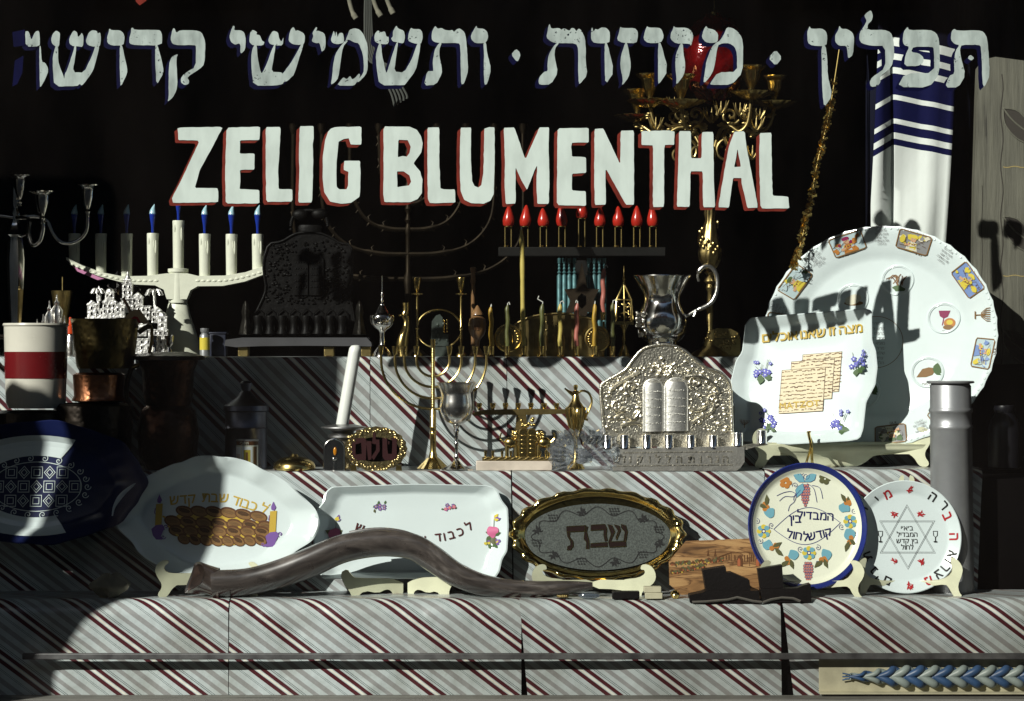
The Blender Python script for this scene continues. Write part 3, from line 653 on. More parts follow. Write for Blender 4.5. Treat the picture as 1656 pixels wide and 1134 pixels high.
# challah platter
r = R('oval_platter', 'white oval platter printed with a braided loaf and two candles', 'platter', 342, .062, z=SH1, tilt=.2)
cx, cy = 342, 838
out = C("30,500 40,420 90,330 200,250 330,180 480,110 560,90 660,50 780,40 860,50 960,58 1080,90 1180,145 1280,190 1390,260 1480,340 1560,410 1606,470 1630,560 1606,640 1560,700 1450,770 1360,860 1280,910 1100,960 900,985 700,990 620,985 500,940 400,880 310,830 240,770 190,700 110,630 50,560", 170, 730, 4.724)
out = [q[:2] for q in spline(out + [out[0]], 4)][:-1]
b = MB(r); plate(b, out, cx, cy, 20, .76, 4, lambda u, t: 1.6 * math.sin(u * 6.283 * 11) * math.exp(-((u - .25) * 3) ** 2) + .8 * math.sin(u * 44))
d = 19.4; q = lambda s: C(s, 170, 730, 4.724)
for (x, y, s, a) in ((560, 365, 'קדש', -.08), (812, 352, 'שבת', .02), (1040, 395, 'כבוד', .30), (1190, 440, 'ל', .40)):
    b.text(s, 170 + x / 4.724, 730 + y / 4.724, 14, d, 1, a, .012)
b.line(q("1135,480 1150,490 1165,475 1150,465"), 1.2, d, 1); b.line(q("1225,415 1240,400"), 1.6, d, 1)
rr = random.Random(11)
b.sheet([[p[:2] for p in spline(q('470,545 560,460 760,450 1000,490 1150,545 1185,620 1140,690 900,715 700,690 560,660 470,590 470,545'), 4)][:-1]], d, 1)
for row, (x0, x1, y, n, hw, hh) in enumerate(((560, 1130, 470, 6, 75, 42), (470, 1190, 545, 7, 72, 44), (500, 1160, 605, 7, 66, 44), (560, 1150, 668, 8, 55, 40))):
    for i in range(n):
        t = i / (n - 1); x = x0 + (x1 - x0) * t + 18; yy = y + 40 * (t - .4) * (1 if row < 2 else .2) + 14 * math.sin(t * 3.1) * (-1 if row == 0 else .8 if row == 3 else 0)
        X0, Y0 = 170 + x / 4.724, 730 + yy / 4.724; rot = .25 if row < 3 else .5
        b.sheet([ell(X0, Y0, hw / 4.9, hh / 4.8, 18, rot)], d, 2)
        b.sheet([ell(X0 + .5, Y0 + .9, hw / 5.8, hh / 6.6, 16, rot)], d, 3)
        b.sheet([ell(X0 - .5, Y0 - 1.2, hw / 7.5, hh / 12, 14, rot)], d, 7 if (i + row) % 2 else 8)
        if row: b.sheet([ell(X0 - hw / 5, Y0 - hh / 6.5, 3.2, 1.5, 10, .5)], d, 1)
        for k in (-1, 1): b.line([(X0 - 5, Y0 + k * 1.6 + 1), (X0, Y0 + k * 2.2), (X0 + 6, Y0 + k * 1.6 + 1.5)], .5, d, 2)
for cx0, top, cm, sm in ((1262, 380, 1, 5), (380, 325, 1, 5)):
    X0 = 170 + cx0 / 4.724
    b.sheet([q(f"{cx0-24},{top+75} {cx0+28},{top+70} {cx0+22},{top+245} {cx0-28},{top+245}")], d, cm)
    b.sheet([q(f"{cx0},{top} {cx0+22},{top+45} {cx0+8},{top+70} {cx0-14},{top+62} {cx0-16},{top+40}")], d, sm)
    b.sheet([q(f"{cx0-80},{top+335} {cx0-40},{top+320} {cx0-55},{top+265} {cx0-20},{top+235} {cx0+30},{top+230} {cx0+45},{top+260} {cx0+20},{top+320} {cx0+35},{top+345} {cx0-50},{top+345}")], d, sm)
    for k in (-72, 40): b.line(spiral(X0 + k / 4.724, 730 + (top + 325) / 4.724, 4, 1.2, 0), 1.3, d, sm)
    b.line(spiral(X0 + 58 / 4.724, 730 + (top + 250) / 4.724, 4.5, 1.2, 2), 1.5, d, sm)
    b.line(q(f"{cx0-28},{top+105} {cx0-34},{top+140} {cx0-28},{top+150}"), 1.4, d, sm)
b.build('platter', [M['porcelain'], M['i_gold'], M['i_brown'], M['i_tan'], M['i_gold'], M['i_purple'], M['i_cream'], mat('ink_crust', (.15, .085, .034), .45, spec=.15), mat('ink_dark_crust', (.06, .031, .013), .45, spec=.15)])
stand('ivory stand holding the oval loaf platter', 336, .052, ([sarm(262, 905, 966, 334, 1), sarm(412, 908, 966, 338, -1)], 968), back=34)

# rectangular tray
r = R('serving_tray', 'white rectangular tray with rose sprigs behind the curved horn', 'tray', 664, .09, z=SH1, tilt=.22)
out = C("35,300 60,260 95,215 110,140 160,95 800,72 1400,82 1480,110 1505,180 1530,220 1565,260 1572,400 1560,600 1520,660 1500,755 1460,812 100,812 60,720 30,620 25,450", 500, 770, 4.87)
o2 = []
for i in range(len(out)):
    a, c = out[i], out[(i + 1) % len(out)]; n = max(1, int(math.hypot(a[0] - c[0], a[1] - c[1]) / 9))
    o2 += [(a[0] + (c[0] - a[0]) * t / n, a[1] + (c[1] - a[1]) * t / n) for t in range(n)]
b = MB(r); plate(b, chaikin(o2, 2), 664, 860, 17, .86, 4); d0_ = rsurf(664, 860, 1, 17, .86, lambda x, y: max(abs(x - 664) / 157, abs(y - 860) / 75)); d = lambda x, y: d0_(x, y) - .5
q = lambda x, y: (500 + x / 4.87, 770 + y / 4.87)
def sprig(x, y, kind):
    X0, Y0 = q(x, y); rr = random.Random(int(x))
    if kind == 'rose':
        for k in range(9):
            a = rr.uniform(0, 6.28); b.sheet([leaf(X0 + 2 * math.cos(a), Y0 + 4 + 3 * math.sin(a), rr.uniform(9, 15), a)], d, 2 if k % 2 else 5)
        b.sheet([blob(X0, Y0, 9.5)], d, 3); b.sheet([blob(X0 - 1, Y0 - 1, 7)], d, 7)
        for k in range(4): b.line([(X0 + (7 - k * 1.6) * math.cos(t * .5 + k), Y0 + (7 - k * 1.6) * math.sin(t * .5 + k)) for t in range(7)], 1.3, d, 3)
        for k in range(4): b.sheet([leaf(X0 + 3 + rr.uniform(-4, 4), Y0 - 22 + rr.uniform(-4, 4), 9, -1.2 + k * .5)], d, 4 if k % 2 else 1)
        b.line([(X0 + 2, Y0 - 8), (X0 + 3, Y0 - 22)], .8, d, 2)
        for k in range(7): b.sheet([blob(X0 + rr.uniform(-12, 12), Y0 + rr.uniform(13, 24), 2.6)], d, 1 if k % 3 else 4)
        for k in range(4): b.sheet([leaf(X0 + rr.uniform(-8, 8), Y0 + 20, 8, rr.uniform(0, 3))], d, 2)
    else:
        for k in range(9): b.sheet([leaf(X0 + rr.uniform(-10, 10), Y0 + rr.uniform(-5, 5), rr.uniform(4, 7), rr.uniform(0, 6.28))], d, 2 if k % 3 else 5)
        for k in range(6): flower(b, X0 + rr.uniform(-8, 8), Y0 + rr.uniform(-4, 5), 3.2, 1 if kind == 'vio' else (3 if k % 2 else 1), 4, d)
sprig(545, 240, 'vio'); sprig(1100, 235, 'pk'); sprig(185, 450, 'rose'); sprig(1440, 440, 'rose')
for ch, x, y, a in (('ל', 1255, 395, -.5), ('כ', 1185, 435, -.36), ('ב', 1115, 460, -.26), ('ו', 1060, 475, -.2), ('ד', 1010, 480, -.12), ('ש', 880, 500, -.05), ('ב', 800, 505, 0), ('ת', 720, 505, .04), ('ק', 600, 480, .15), ('ו', 545, 465, .2), ('ד', 480, 440, .25), ('ש', 385, 405, .35)):
    X0, Y0 = q(x, y); b.text(ch, X0, Y0, 12.5, d, 6, a, .01)
b.build('tray', [M['porcelain'], M['i_purple'], M['i_green'], M['i_pink'], M['i_yel'], M['i_olive'], M['i_maroon'], mat('ink_rose', (.62, .25, .36), .3)])
q = lambda s: C(s, 500, 770, 4.87)
stand('ivory stand under the rectangular rose tray, seen below the horn arch', 652, .075, ([q("245,760 300,730 330,780 370,810 735,815 735,965 665,968 640,910 600,900 540,930 430,905 370,965 320,965 335,930 270,850"), q("770,815 1060,795 1145,835 1100,900 1105,960 1045,960 1000,910 930,930 860,900 820,920 820,965 770,965")], 968), back=30, splay=.32)

# ram's horn
r = R('ram_horn', 'long curved dark ram horn lying in front of the plates', 'horn', 620, .045, z=SH1)
b = MB(r)
pth = [(345, -10, 944), (400, -10, 940), (450, -10, 928), (500, -10, 910), (548, -9, 889), (590, -8, 880), (630, -7, 878), (668, -6, 884), (700, -5, 903), (735, -4, 927), (775, -3, 944), (820, -2, 952), (870, -1, 953), (920, 0, 950), (958, 1, 948)]
rad = [26, 24.5, 25.5, 27, 26, 25, 24.5, 24, 24, 22, 20, 18, 15.5, 12, 7]
sp = spline([(a, c, e, g) for (a, c, e), g in zip(pth, rad)], 5)
b.tube([s_[:3] for s_ in sp], [s_[3] for s_ in sp], 28, 0, True, .8)
# ridge twisting round the horn
rp = []
for i, s_ in enumerate(sp):
    t = i / len(sp); a = -2.2 + t * 4.2; rp.append((s_[0], s_[1] - s_[3] * .78 * math.sin(a + .6), s_[2] - s_[3] * .93 * math.cos(a + .6)))
b.tube(rp[22:66], [2.6] * 44, 8, 0)
ho = b.build('horn', M['horn'])
hu = ho.data.uv_layers.new(name='UVMap'); nr = len(sp)
for lp in ho.data.loops:
    i = lp.vertex_index; hu.data[lp.index].uv = ((i // 28) / nr, abs((i % 28) / 14 - 1)) if i < nr * 28 else ((22 + (i - nr * 28) // 8) / nr, .02)
hm = M['horn'].copy(); ho.data.materials[0] = hm; N = hm.node_tree.nodes; L = hm.node_tree.links; pb = N['Principled BSDF']
hv = N.new('ShaderNodeUVMap'); hp = N.new('ShaderNodeMapping'); hp.inputs['Scale'].default_value = (4, 1.3, 1); L.new(hv.outputs[0], hp.inputs[0])
hn = N.new('ShaderNodeTexNoise'); hn.inputs['Scale'].default_value = 2.4; hn.inputs['Detail'].default_value = 4; hn.inputs['Roughness'].default_value = .6; hn.inputs['Distortion'].default_value = 1.2; L.new(hp.outputs[0], hn.inputs[0])
hr = N.new('ShaderNodeValToRGB'); e_ = hr.color_ramp.elements; e_[0].position = .34; e_[0].color = (.022, .018, .017, 1); e_[1].position = .80; e_[1].color = (.17, .15, .135, 1); k_ = e_.new(.56); k_.color = (.068, .057, .051, 1)
L.new(hn.outputs['Fac'], hr.inputs[0]); L.new(hr.outputs[0], pb.inputs['Base Color'])
hb = N.new('ShaderNodeBump'); hb.inputs['Strength'].default_value = .05; hb.inputs['Distance'].default_value = .003; L.new(hn.outputs['Fac'], hb.inputs['Height']); L.new(hb.outputs[0], pb.inputs['Normal'])
mp = [p[:2] for p in spline(C("735,835 765,850 778,890 772,950 735,1015 650,1065 612,1085 622,1035 668,930 700,850 735,835", 170, 730, 4.724), 5)][:-1]
mc = (sum(p[0] for p in mp) / len(mp), sum(p[1] for p in mp) / len(mp)); n = len(mp)
def ring(sc, off):
    o = []
    for p in mp:
        x, y = mc[0] + (p[0] - mc[0]) * sc, mc[1] + (p[1] - mc[1]) * sc; o.append((x + off, -12 - (x - mc[0]) * 1.0 + off * .6, y))
    return o
th_ = [math.atan2(p[0] - mc[0], -(p[1] - mc[1])) for p in mp]
circ = [(356, -10 - 20.5 * math.sin(t), 943 - 25.5 * math.cos(t)) for t in th_]
mid_ = [tuple(.5 * (a_ + c_) for a_, c_ in zip(p, q_)) for p, q_ in zip(ring(1, 0), circ)]
F_ = lambda a: [(a * n + i, a * n + (i + 1) % n, (a + 1) * n + (i + 1) % n, (a + 1) * n + i) for i in range(n)]
b = MB(r); b.add(circ + mid_ + ring(1, 0) + ring(.99, -1.5) + ring(.84, .5), F_(0) + F_(1) + F_(2) + F_(3), 0)
b.add(ring(.84, .5) + ring(.5, 22), F_(0) + [tuple(n + i for i in range(n))], 1)
b.build('mouth', [M['horn'], M['horn_in']])

# brass sabbath tray
r = R('brass_tray', 'oval brass tray with ruffled rim and grey centre lettered in Hebrew', 'tray', 969, .085, z=SH1, tilt=.2)
q3 = lambda s: C(s, 810, 780, 5.342)
cx, cy = 810 + 840 / 5.342, 780 + 455 / 5.342; rx, ry = 760 / 5.342, 395 / 5.342
b = MB(r); n = 160; prof = [(.835, 10, 0), (.85, 9, 0), (.88, 5, 0), (.92, 1, .5), (.96, -1, 1), (.985, .5, 1), (1.0, 4, 1), (.97, 8, .6), (.8, 15, 0), (.0, 15, 0)]
pts = []
def ruf(i):
    t = 2 * math.pi * i / n; k = (t * 11 / math.pi) % 2
    return max(math.exp(-((k - .85) / .1) ** 2), math.exp(-((k - 1.15) / .1) ** 2)) * -5.0 + 3.8 * math.sin(k * math.pi / 2) ** 2
for t_, d_, w_ in prof:
    for i in range(n):
        a = 2 * math.pi * i / n; f = t_ + w_ * .018 * math.cos(a * 22); pts.append((cx + rx * f * math.cos(a), d_ + w_ * ruf(i), cy + ry * f * math.sin(a)))
b.add(pts, [(a * n + i, a * n + (i + 1) % n, (a + 1) * n + (i + 1) % n, (a + 1) * n + i) for a in range(len(prof) - 1) for i in range(n)], 0)
b.build('rim', M['gold'], ang=80)
b = MB(r); d = 10.5; c2 = (810 + 842 / 5.342, 780 + 472 / 5.342); ax, ay = 640 / 5.342, 285 / 5.342
b.sheet([ell(*c2, ax, ay, 90)], 11, 0)
vine = [(c2[0] + (ax * .86 + 5 * math.cos(12 * t)) * math.cos(t), c2[1] + (ay * .78 + 6.5 * math.cos(12 * t)) * math.sin(t)) for t in [i * 2 * math.pi / 200 for i in range(200)]]
b.line(vine, 1.5, d, 1, True)
for k in range(12):
    t = (k + .5) * 2 * math.pi / 12; vx, vy = c2[0] + ax * .86 * math.cos(t), c2[1] + ay * .78 * math.sin(t)
    if k % 2:
        for i in range(11): b.sheet([ell(vx - 7 + (i % 4) * 4.4 + (i // 4) * 1.5, vy - 5 + (i // 4) * 4.2, 1.6, 1.6, 8), ell(vx - 7 + (i % 4) * 4.4 + (i // 4) * 1.5, vy - 5 + (i // 4) * 4.2, .7, .7, 8)], d, 1)
    else:
        for i in range(6): b.sheet([leaf(vx, vy, 8.5, i * .9 - 1.6, .22)], d, 1)
        b.line(spiral(vx + 6, vy, 4, 1.2), 1.0, d, 1)
for s_ in ("570,385 740,375 738,425 572,432", "735,380 755,385 745,430 765,510 765,575 740,575 745,520 722,490", "575,425 600,440 595,470 625,510 630,550 605,585 575,585 580,555 605,545 605,510 580,470", "785,372 905,365 920,400 915,460 925,505 905,510 895,460 895,412 780,418", "780,530 925,520 928,556 775,562", "930,365 965,375 990,430 970,470 955,515 1085,510 1090,555 945,562 935,520 960,450", "985,365 1030,380 1040,420 1005,500 1000,480 1020,420", "1045,365 1085,375 1100,430 1085,510 1068,510 1080,430 1050,395"):
    pl = q3(s_); b.sheet([pl], d, 3); b.line(pl, 1.3, d - .25, 2, True)
b.build('centre', [mat('sand_blasted_plate', (.10, .115, .105), .45, .3, noise=.6, scale=420), M['i_black'], M['gold'], mat('ink_dark_maroon', (.012, .005, .004), .6, spec=.1)])
stand('ivory stand with curled hooks under the oval brass tray', 960, .07, ([[(2 * 960 - x, y) for x, y in q3("1205,745 1215,712 1260,705 1310,730 1340,800 1325,860 1280,900 1220,940 1210,1010 1160,1010 1150,960 1000,930 800,930 800,850 1060,850 1080,840 1190,825 1245,790 1240,755 1215,755")], q3("1205,745 1215,712 1260,705 1310,730 1340,800 1325,860 1280,900 1220,940 1210,1010 1160,1010 1150,960 1000,930 800,930 800,850 1060,850 1080,840 1190,825 1245,790 1240,755 1215,755")], 968), back=24, splay=.3)

# olive wood board
r = R('wooden_board', 'octagonal olive wood board with a burnt drawing of a stone city gate', 'board', 1180, .075, z=SH1, tilt=.16)
q4 = lambda s: C(s, 1060, 850, 6.9)
ow = mat('olive_wood', (.30, .165, .065), .4, coat=.15)
N = ow.node_tree.nodes; L = ow.node_tree.links; pb = N['Principled BSDF']
tc = N.new('ShaderNodeTexCoord'); mp_ = N.new('ShaderNodeMapping'); mp_.inputs['Rotation'].default_value = (0, .25, 0); mp_.inputs['Scale'].default_value = (5, 5, 30)
nz = N.new('ShaderNodeTexNoise'); nz.inputs['Scale'].default_value = 2.2; nz.inputs['Detail'].default_value = 5; nz.inputs['Distortion'].default_value = .7
rp_ = N.new('ShaderNodeValToRGB'); el = rp_.color_ramp.elements; el[0].position = .30; el[0].color = (.05, .022, .008, 1); el[1].position = .46; el[1].color = (.26, .135, .05, 1)
for p_, c_ in ((.5, (.10, .045, .016)), (.54, (.33, .185, .075)), (.66, (.40, .24, .10)), (.72, (.22, .11, .04))): e_ = el.new(p_); e_.color = (*c_, 1)
L.new(tc.outputs['Object'], mp_.inputs[0]); L.new(mp_.outputs[0], nz.inputs[0]); L.new(nz.outputs['Fac'], rp_.inputs[0]); L.new(rp_.outputs[0], pb.inputs['Base Color'])
b = MB(r); b.prism([q4("155,400 345,180 1080,152 1330,330 1440,400 1500,470 1500,830 370,845 160,660")], 0, 9)
d = -.5
b.line(q4("710,355 850,305 1050,300 1250,318 1285,330"), .9, d, 1); b.line(q4("710,362 850,315 1050,310 1285,345"), .5, d, 1)
for x in (850, 1055, 1285): b.line(q4(f"{x},305 {x},{460 if x > 900 else 400}"), .7, d, 1)
b.line(q4("900,400 960,460 1060,472 1285,440"), .7, d, 1)
for x, y, h in ((760, 345, 30), (795, 340, 45), (825, 330, 55), (890, 335, 60), (1000, 335, 75), (1030, 335, 75), (1075, 335, 75), (1100, 335, 75), (1205, 345, 60), (1248, 345, 55)): b.sheet([q4(f"{x-6},{y} {x+6},{y} {x+5},{y+h} {x-5},{y+h}")], d, 1)
for x in (948, 1155):
    b.sheet([q4(f"{x-30},460 {x-34},385 {x-20},345 {x},335 {x+20},345 {x+34},385 {x+30},460")], d, 1); b.sheet([q4(f"{x-28},458 {x-28},395 {x-10},365 {x+4},395 {x+4},458")], d, 2)
for x in (592, 672): b.sheet([q4(f"{x},262 {x+8},320 {x+14},345 {x-14},345 {x-8},320")], d, 1)
rr = random.Random(4)
for rowy, x0, x1, sl_ in ((440, 175, 760, -.11), (520, 175, 560, -.2)):
    x = x0
    while x < x1:
        y = rowy + (x - x0) * sl_ + rr.uniform(-14, 14); X0, Y0 = 1060 + x / 6.9, 850 + y / 6.9
        b.sheet([blob(X0, Y0, rr.uniform(1.6, 2.8), 7, .35)], d, 1 if rr.random() < .5 else 3); b.sheet([blob(X0 + 1, Y0 + 2.2, rr.uniform(.9, 1.6), 6)], d, rr.choice((2, 4, 3, 1))); x += 13
b.build('board', [ow, M['i_brown'], mat('ink_rust', (.32, .09, .03), .5), M['i_olive'], M['i_gold']], bevel=.0015)

# two tefillin boxes
def tefillin(px, lab, polys, y, strap):
    r = R('leather_box', lab, 'prayer box', px, y, z=SH1, group='black leather prayer boxes')
    for nm, poly, d0, d1 in polys:
        b = MB(r); b.prism([poly], d0, d1); b.build(nm, M['leather'], bevel=.0012)
    b = MB(r); b.tube(strap, 3.2, 8, 0, True, .35); b.build('strap', M['leather_edge'])
tefillin(1175, 'black leather prayer box with a sloped back block, left of the pair', [('block', q4("518,490 775,448 785,520 840,515 1040,600 1052,715 555,715"), -14, 14), ('base', q4("372,765 520,735 560,716 1140,716 1160,850 375,850"), -18, 18)], .021,
         [(1118, -20, 972), (1140, -22, 971), (1175, -22, 968), (1190, -23, 964), (1215, -22, 970), (1230, -21, 972)])
tefillin(1262, 'black leather prayer box with a tall square block, right of the pair', [('block', q4("1132,480 1405,432 1420,690 1165,695"), -11, 8), ('base', q4("1160,698 1570,690 1640,660 1720,640 1730,845 1185,850"), -14, 10)], .017,
         [(1232, -16, 973), (1245, -18, 968), (1262, -19, 965), (1280, -18, 966), (1292, -16, 971)])

# round blue-rimmed havdalah plate
r = R('round_plate', 'round cream plate with a blue rim, painted grapes and flowers', 'plate', 1309, .034, z=SH1, tilt=.18)
b = MB(r); cx, cy = 1308.7, 852; plate(b, ell(cx, cy, 97, 102, 90), cx, cy, 12, .86, 4); d = 11.4
n = 90; prf = [(.905, 6.6), (.93, 3.5), (.965, .8), (.985, -.9), (1.002, .2), (1.004, 2.2), (.99, 4)]
b.add([(cx + (x - cx) * t, dd - .5, cy + (y - cy) * t) for t, dd in prf for x, y in ell(cx, cy, 97, 102, n)], [(a * n + i, a * n + (i + 1) % n, (a + 1) * n + (i + 1) % n, (a + 1) * n + i) for a in range(len(prf) - 1) for i in range(n)], 1)
q5 = lambda s: C(s, 1200, 740, 4.727); Q5 = lambda x, y: (1200 + x / 4.727, 740 + y / 4.727)
eye = [Q5(258 + 515 * t, 550 - (t * 50) - 140 * math.sin(math.pi * t)) for t in [i / 24 for i in range(25)]] + [Q5(773 - 515 * t, 500 + t * 50 + 140 * math.sin(math.pi * t)) for t in [i / 24 for i in range(25)]]
b.line(eye, .9, d, 2, True)
for s_, x, y, a in (('המבדיל', 580, 448, .06), ('בין', 425, 472, -.02), ('קודש', 610, 588, -.22), ('לחול', 440, 600, .18)): b.text(s_, *Q5(x, y), 12, d, 3, a, .014)
grapes(b, *Q5(505, 292), 9, 32, 4, 2, d); grapes(b, *Q5(517, 880), 9, 31, 4, 2, d)
for x, y, a in ((505, 190, -2.5), (505, 190, -.65), (490, 200, 2.0)): b.sheet([leaf(*Q5(x, y), 25, a, .28)], d, 5); b.line([*leaf(*Q5(x, y), 25, a, .28)], .5, d, 2, True)
for x, y, r0 in ((480, 120, 6), (515, 145, 6), (430, 215, 5), (130, 490, 5), (240, 520, 5), (150, 640, 5), (880, 410, 5), (885, 580, 5), (780, 530, 5), (595, 690, 5), (460, 700, 5), (590, 800, 4)): b.line(spiral(*Q5(x, y), r0, 1.5, x), .7, d, 2)
for s_ in ("285,295 340,270 400,262 440,285", "305,335 350,300 420,300 470,250", "372,412 385,370 420,340 440,290", "520,200 560,225 580,260 595,345", "560,215 620,235 640,318", "440,270 420,300 415,330"): b.line(spline(q5(s_), 3), .8, d, 2)
for x, y, m_ in ((355, 195, 6), (660, 165, 7)):
    for k in range(5): b.sheet([ell(*Q5(x + 28 * math.cos(k * 1.26), y + 26 * math.sin(k * 1.26)), 4.6, 4.2, 9)], d, m_)
for x, y in ((180, 565), (848, 490), (525, 730)):
    for k in range(8): b.sheet([ell(*Q5(x + 34 * math.cos(k * .785), y + 34 * math.sin(k * .785)), 4.3, 4, 9)], d, 5 if k % 2 else 8)
    b.sheet([ell(*Q5(x, y), 3.5, 3.5, 10)], d, 2); b.sheet([ell(*Q5(x, y), 2, 2, 10)], d, 0)
for x, y, a in ((215, 400, -1.9), (235, 680, .4), (390, 765, 2.2), (645, 760, 2.1), (815, 360, -1.2), (838, 610, 1.6)):
    X0, Y0 = Q5(x, y); fx, fy = math.cos(a), math.sin(a)
    b.sheet([blob(X0 - fx * 5, Y0 - fy * 5, 9, 9, .25)], d, 5)
    for k in range(4): b.sheet([ell(X0 + fx * 5 + rr.uniform(-5, 5), Y0 + fy * 5 + rr.uniform(-5, 5), 4, 4, 9)], d, 6)
    b.sheet([leaf(X0 + fx * 6, Y0 + fy * 6, 19, a + .35, .22)], d, 7); b.sheet([leaf(X0 + fx * 3, Y0 + fy * 3, 17, a - .9, .22)], d, 7)
b.build('plate', [M['cream_china'], mat('blue_glaze', (.018, .03, .17), .12, noise=.3, scale=30, coat=.5), M['i_blue'], M['i_navy'], M['i_salmon'], M['i_ltblue'], M['i_orange'], M['i_olive'], M['i_yel']])
stand('ivory stand under the blue-rimmed plate', 1312, .024, ([q5("860,785 900,800 935,860 925,920 885,980 890,1040 930,1080 885,1090 850,1050 820,990 770,990 640,1010 540,1000 540,960 720,950 800,940 855,870 850,830 830,800"), [(2 * 1312 - x, y) for x, y in q5("860,785 900,800 935,860 925,920 885,980 890,1040 930,1080 885,1090 850,1050 820,990 770,990 640,1010 540,1000 540,960 720,950 800,940 855,870 850,830 830,800")]], 969), back=34, splay=.42)

# star of David plate
r = R('round_plate', 'round white plate with a six-pointed star and red and black Hebrew letters', 'plate', 1466, .060, z=SH1, tilt=.11)
b = MB(r); cx, cy = 1466, 869; plate(b, ell(cx, cy, 91, 91, 90), cx, cy, 9, .8, 3); sf_ = rsurf(cx, cy, 91, 9, .8); d = sf_
for rad_ in (52, 48.5):
    for o_ in (0, math.pi): b.line([(1470.6 + rad_ * math.sin(o_ + k * 2.0944), 869 - rad_ * math.cos(o_ + k * 2.0944)) for k in range(3)], .8, d, 1, True)
for i, s_ in enumerate(('ב׳א׳י', 'המבדיל', 'בין קדש', 'לחול')): b.text(s_, 1470, 855 + i * 10.3, 6.8, d, 1, 0, .012)
ring = 'ים מצרה ברכה מי מלים'
for ch, m_, x, y, a in (('מ', 2, 305, 210, -.55), ('י', 1, 220, 250, -.9), ('י', 1, 130, 330, -1.2), ('ה', 1, 680, 230, .55), ('ר', 1, 770, 300, .85), ('ב', 2, 800, 390, 1.15), ('ה', 2, 850, 560, 1.57), ('א', 1, 830, 710, 2.0), ('ו', 1, 800, 765, 2.2), ('ר', 1, 775, 815, 2.35), ('צ', 1, 715, 870, 2.55), ('מ', 2, 635, 925, 2.8), ('ם', 1, 290, 925, 3.6), ('י', 1, 205, 895, 3.85), ('נ', 1, 180, 840, 4.0), ('ר', 1, 110, 790, 4.2), ('ת', 1, 130, 720, 4.35)):
    b.text(ch, 1380 + x / 5.155, 760 + y / 5.155, 13, d, m_, a, .025)
for x, y in ((485, 172), (355, 375), (580, 370), (350, 765), (580, 770), (475, 970)):
    X0, Y0 = 1380 + x / 5.155, 760 + y / 5.155
    for k in range(11):
        a = rr.uniform(0, 6.28); b.sheet([leaf(X0 + rr.uniform(-2, 2), Y0 + rr.uniform(-2, 2), rr.uniform(3, 7.5), a, .2)], d, 2)
    b.line(spiral(X0 + 2, Y0, 4, 1.3, x), .9, d, 2)
for x in (700, 240):
    X0, Y0 = 1380 + x / 5.155, 760 + 560 / 5.155
    b.line([(X0 - 3.5, Y0 - 9), (X0 - 3, Y0 - 2), (X0, Y0 + 1), (X0 + 3, Y0 - 2), (X0 + 3.5, Y0 - 9)], 1, d, 1, True); b.line([(X0, Y0), (X0, Y0 + 8)], 1.3, d, 1); b.sheet([ell(X0, Y0 + 8, 3.4, 1.2, 10)], d, 1)
b.build('plate', [M['porcelain'], M['i_black'], M['i_red']])
q6 = lambda s: C(s, 1380, 760, 5.155)
ra = "810,745 835,730 880,760 910,820 900,880 870,960 880,1020 905,1050 870,1075 840,1060 800,985 775,955 640,980 460,980 460,930 640,935 760,915 820,870 830,810"
stand('ivory stand under the star plate', 1470, .047, ([q6(ra), [(2 * 1470 - x, y) for x, y in q6(ra)]], 966), back=34, splay=.42, prop=q6("420,100 440,60 462,55 465,150 510,150 512,55 540,65 555,100 555,500 420,500"))

# tin tube
r = R('tin_tube', 'tall grey tin tube with a flat lid standing right of the star plate', 'tube', 1543, .114, z=SH1)
b = MB(r); b.lathe(1541, [(31, 621), (33, 624), (33, 659), (34.5, 661), (35.5, 664), (34.5, 667), (33, 669), (33, 686), (34.5, 688), (35.2, 691), (34.5, 694), (33.5, 696), (34, r.py)], 0, 40, 0, 1, .012)
b.build('body', M['tin'])
b = MB(r); b.lathe(1537, [(2, 616), (37, 616), (38.5, 617.5), (38, 619.5), (30, 621)], 0, 40, 0, 1); b.build('lid', M['tin'])

# small things lying at the front of the lowest shelf
b = None
def small(name, lab, cat, px, py, y, f, m, **k):
    r = R(name, lab, cat, px, y, z=SH1); b = MB(r); f(b, r.py); return b.build(name, m, None, **k)
def thing_mesh(name, lab, cat, px, y, z, f, m, group=None, **k):
    r = R(name, lab, cat, px, y, z=z); b = MB(r); f(b, r.py); o = b.build(name, m, None, **k)
    loc = r.o.location.copy(); rot = r.o.rotation_euler.copy(); bpy.data.objects.remove(r.o); o.parent = None; o.location = loc; o.rotation_euler = rot
    return tag(o, lab, cat, group)
def gem(b, z):
    for k in range(16):
        a = k * .4; b.ball(910 + 8 * math.cos(a), 5 * math.sin(a), z - 4, 2.2, 2.2, 2.6, 0, 8, 6)
thing_mesh('brass_ring', 'small beaded brass ring under the tip of the horn', 'ring', 910, .018, SH1, gem, M['brass_dull'])
thing_mesh('glass_pebble', 'clear bluish glass pebble beside the beaded brass ring', 'pebble', 953, .018, SH1, lambda b, z: b.ball(953, 0, z - 5, 18, 8, 5, 0), glassy('blue_grey_glass', (.55, .62, .72), .25, .05, .15, (.3, .35, .4), False))
thing_mesh('black_case', 'small flat black case lying next to the cream blocks', 'case', 1015, .018, SH1, lambda b, z: b.box(990, 1034, z - 12, z, -7, 12), M['leather'], bevel=.0012)
thing_mesh('cream_block', 'cream block lying directly on the shelf under another', 'block', 1057, .02, SH1, lambda b, z: b.box(1043, 1071, z - 10, z, -9, 9), M['cream'], bevel=.001)
thing_mesh('cream_block', 'cream block resting on top of another cream block', 'block', 1056, .02, SH1 + 10.2 * K(.02), lambda b, z: b.box(1041, 1069, z - 9.5, z, -9, 9), M['cream'], bevel=.001)
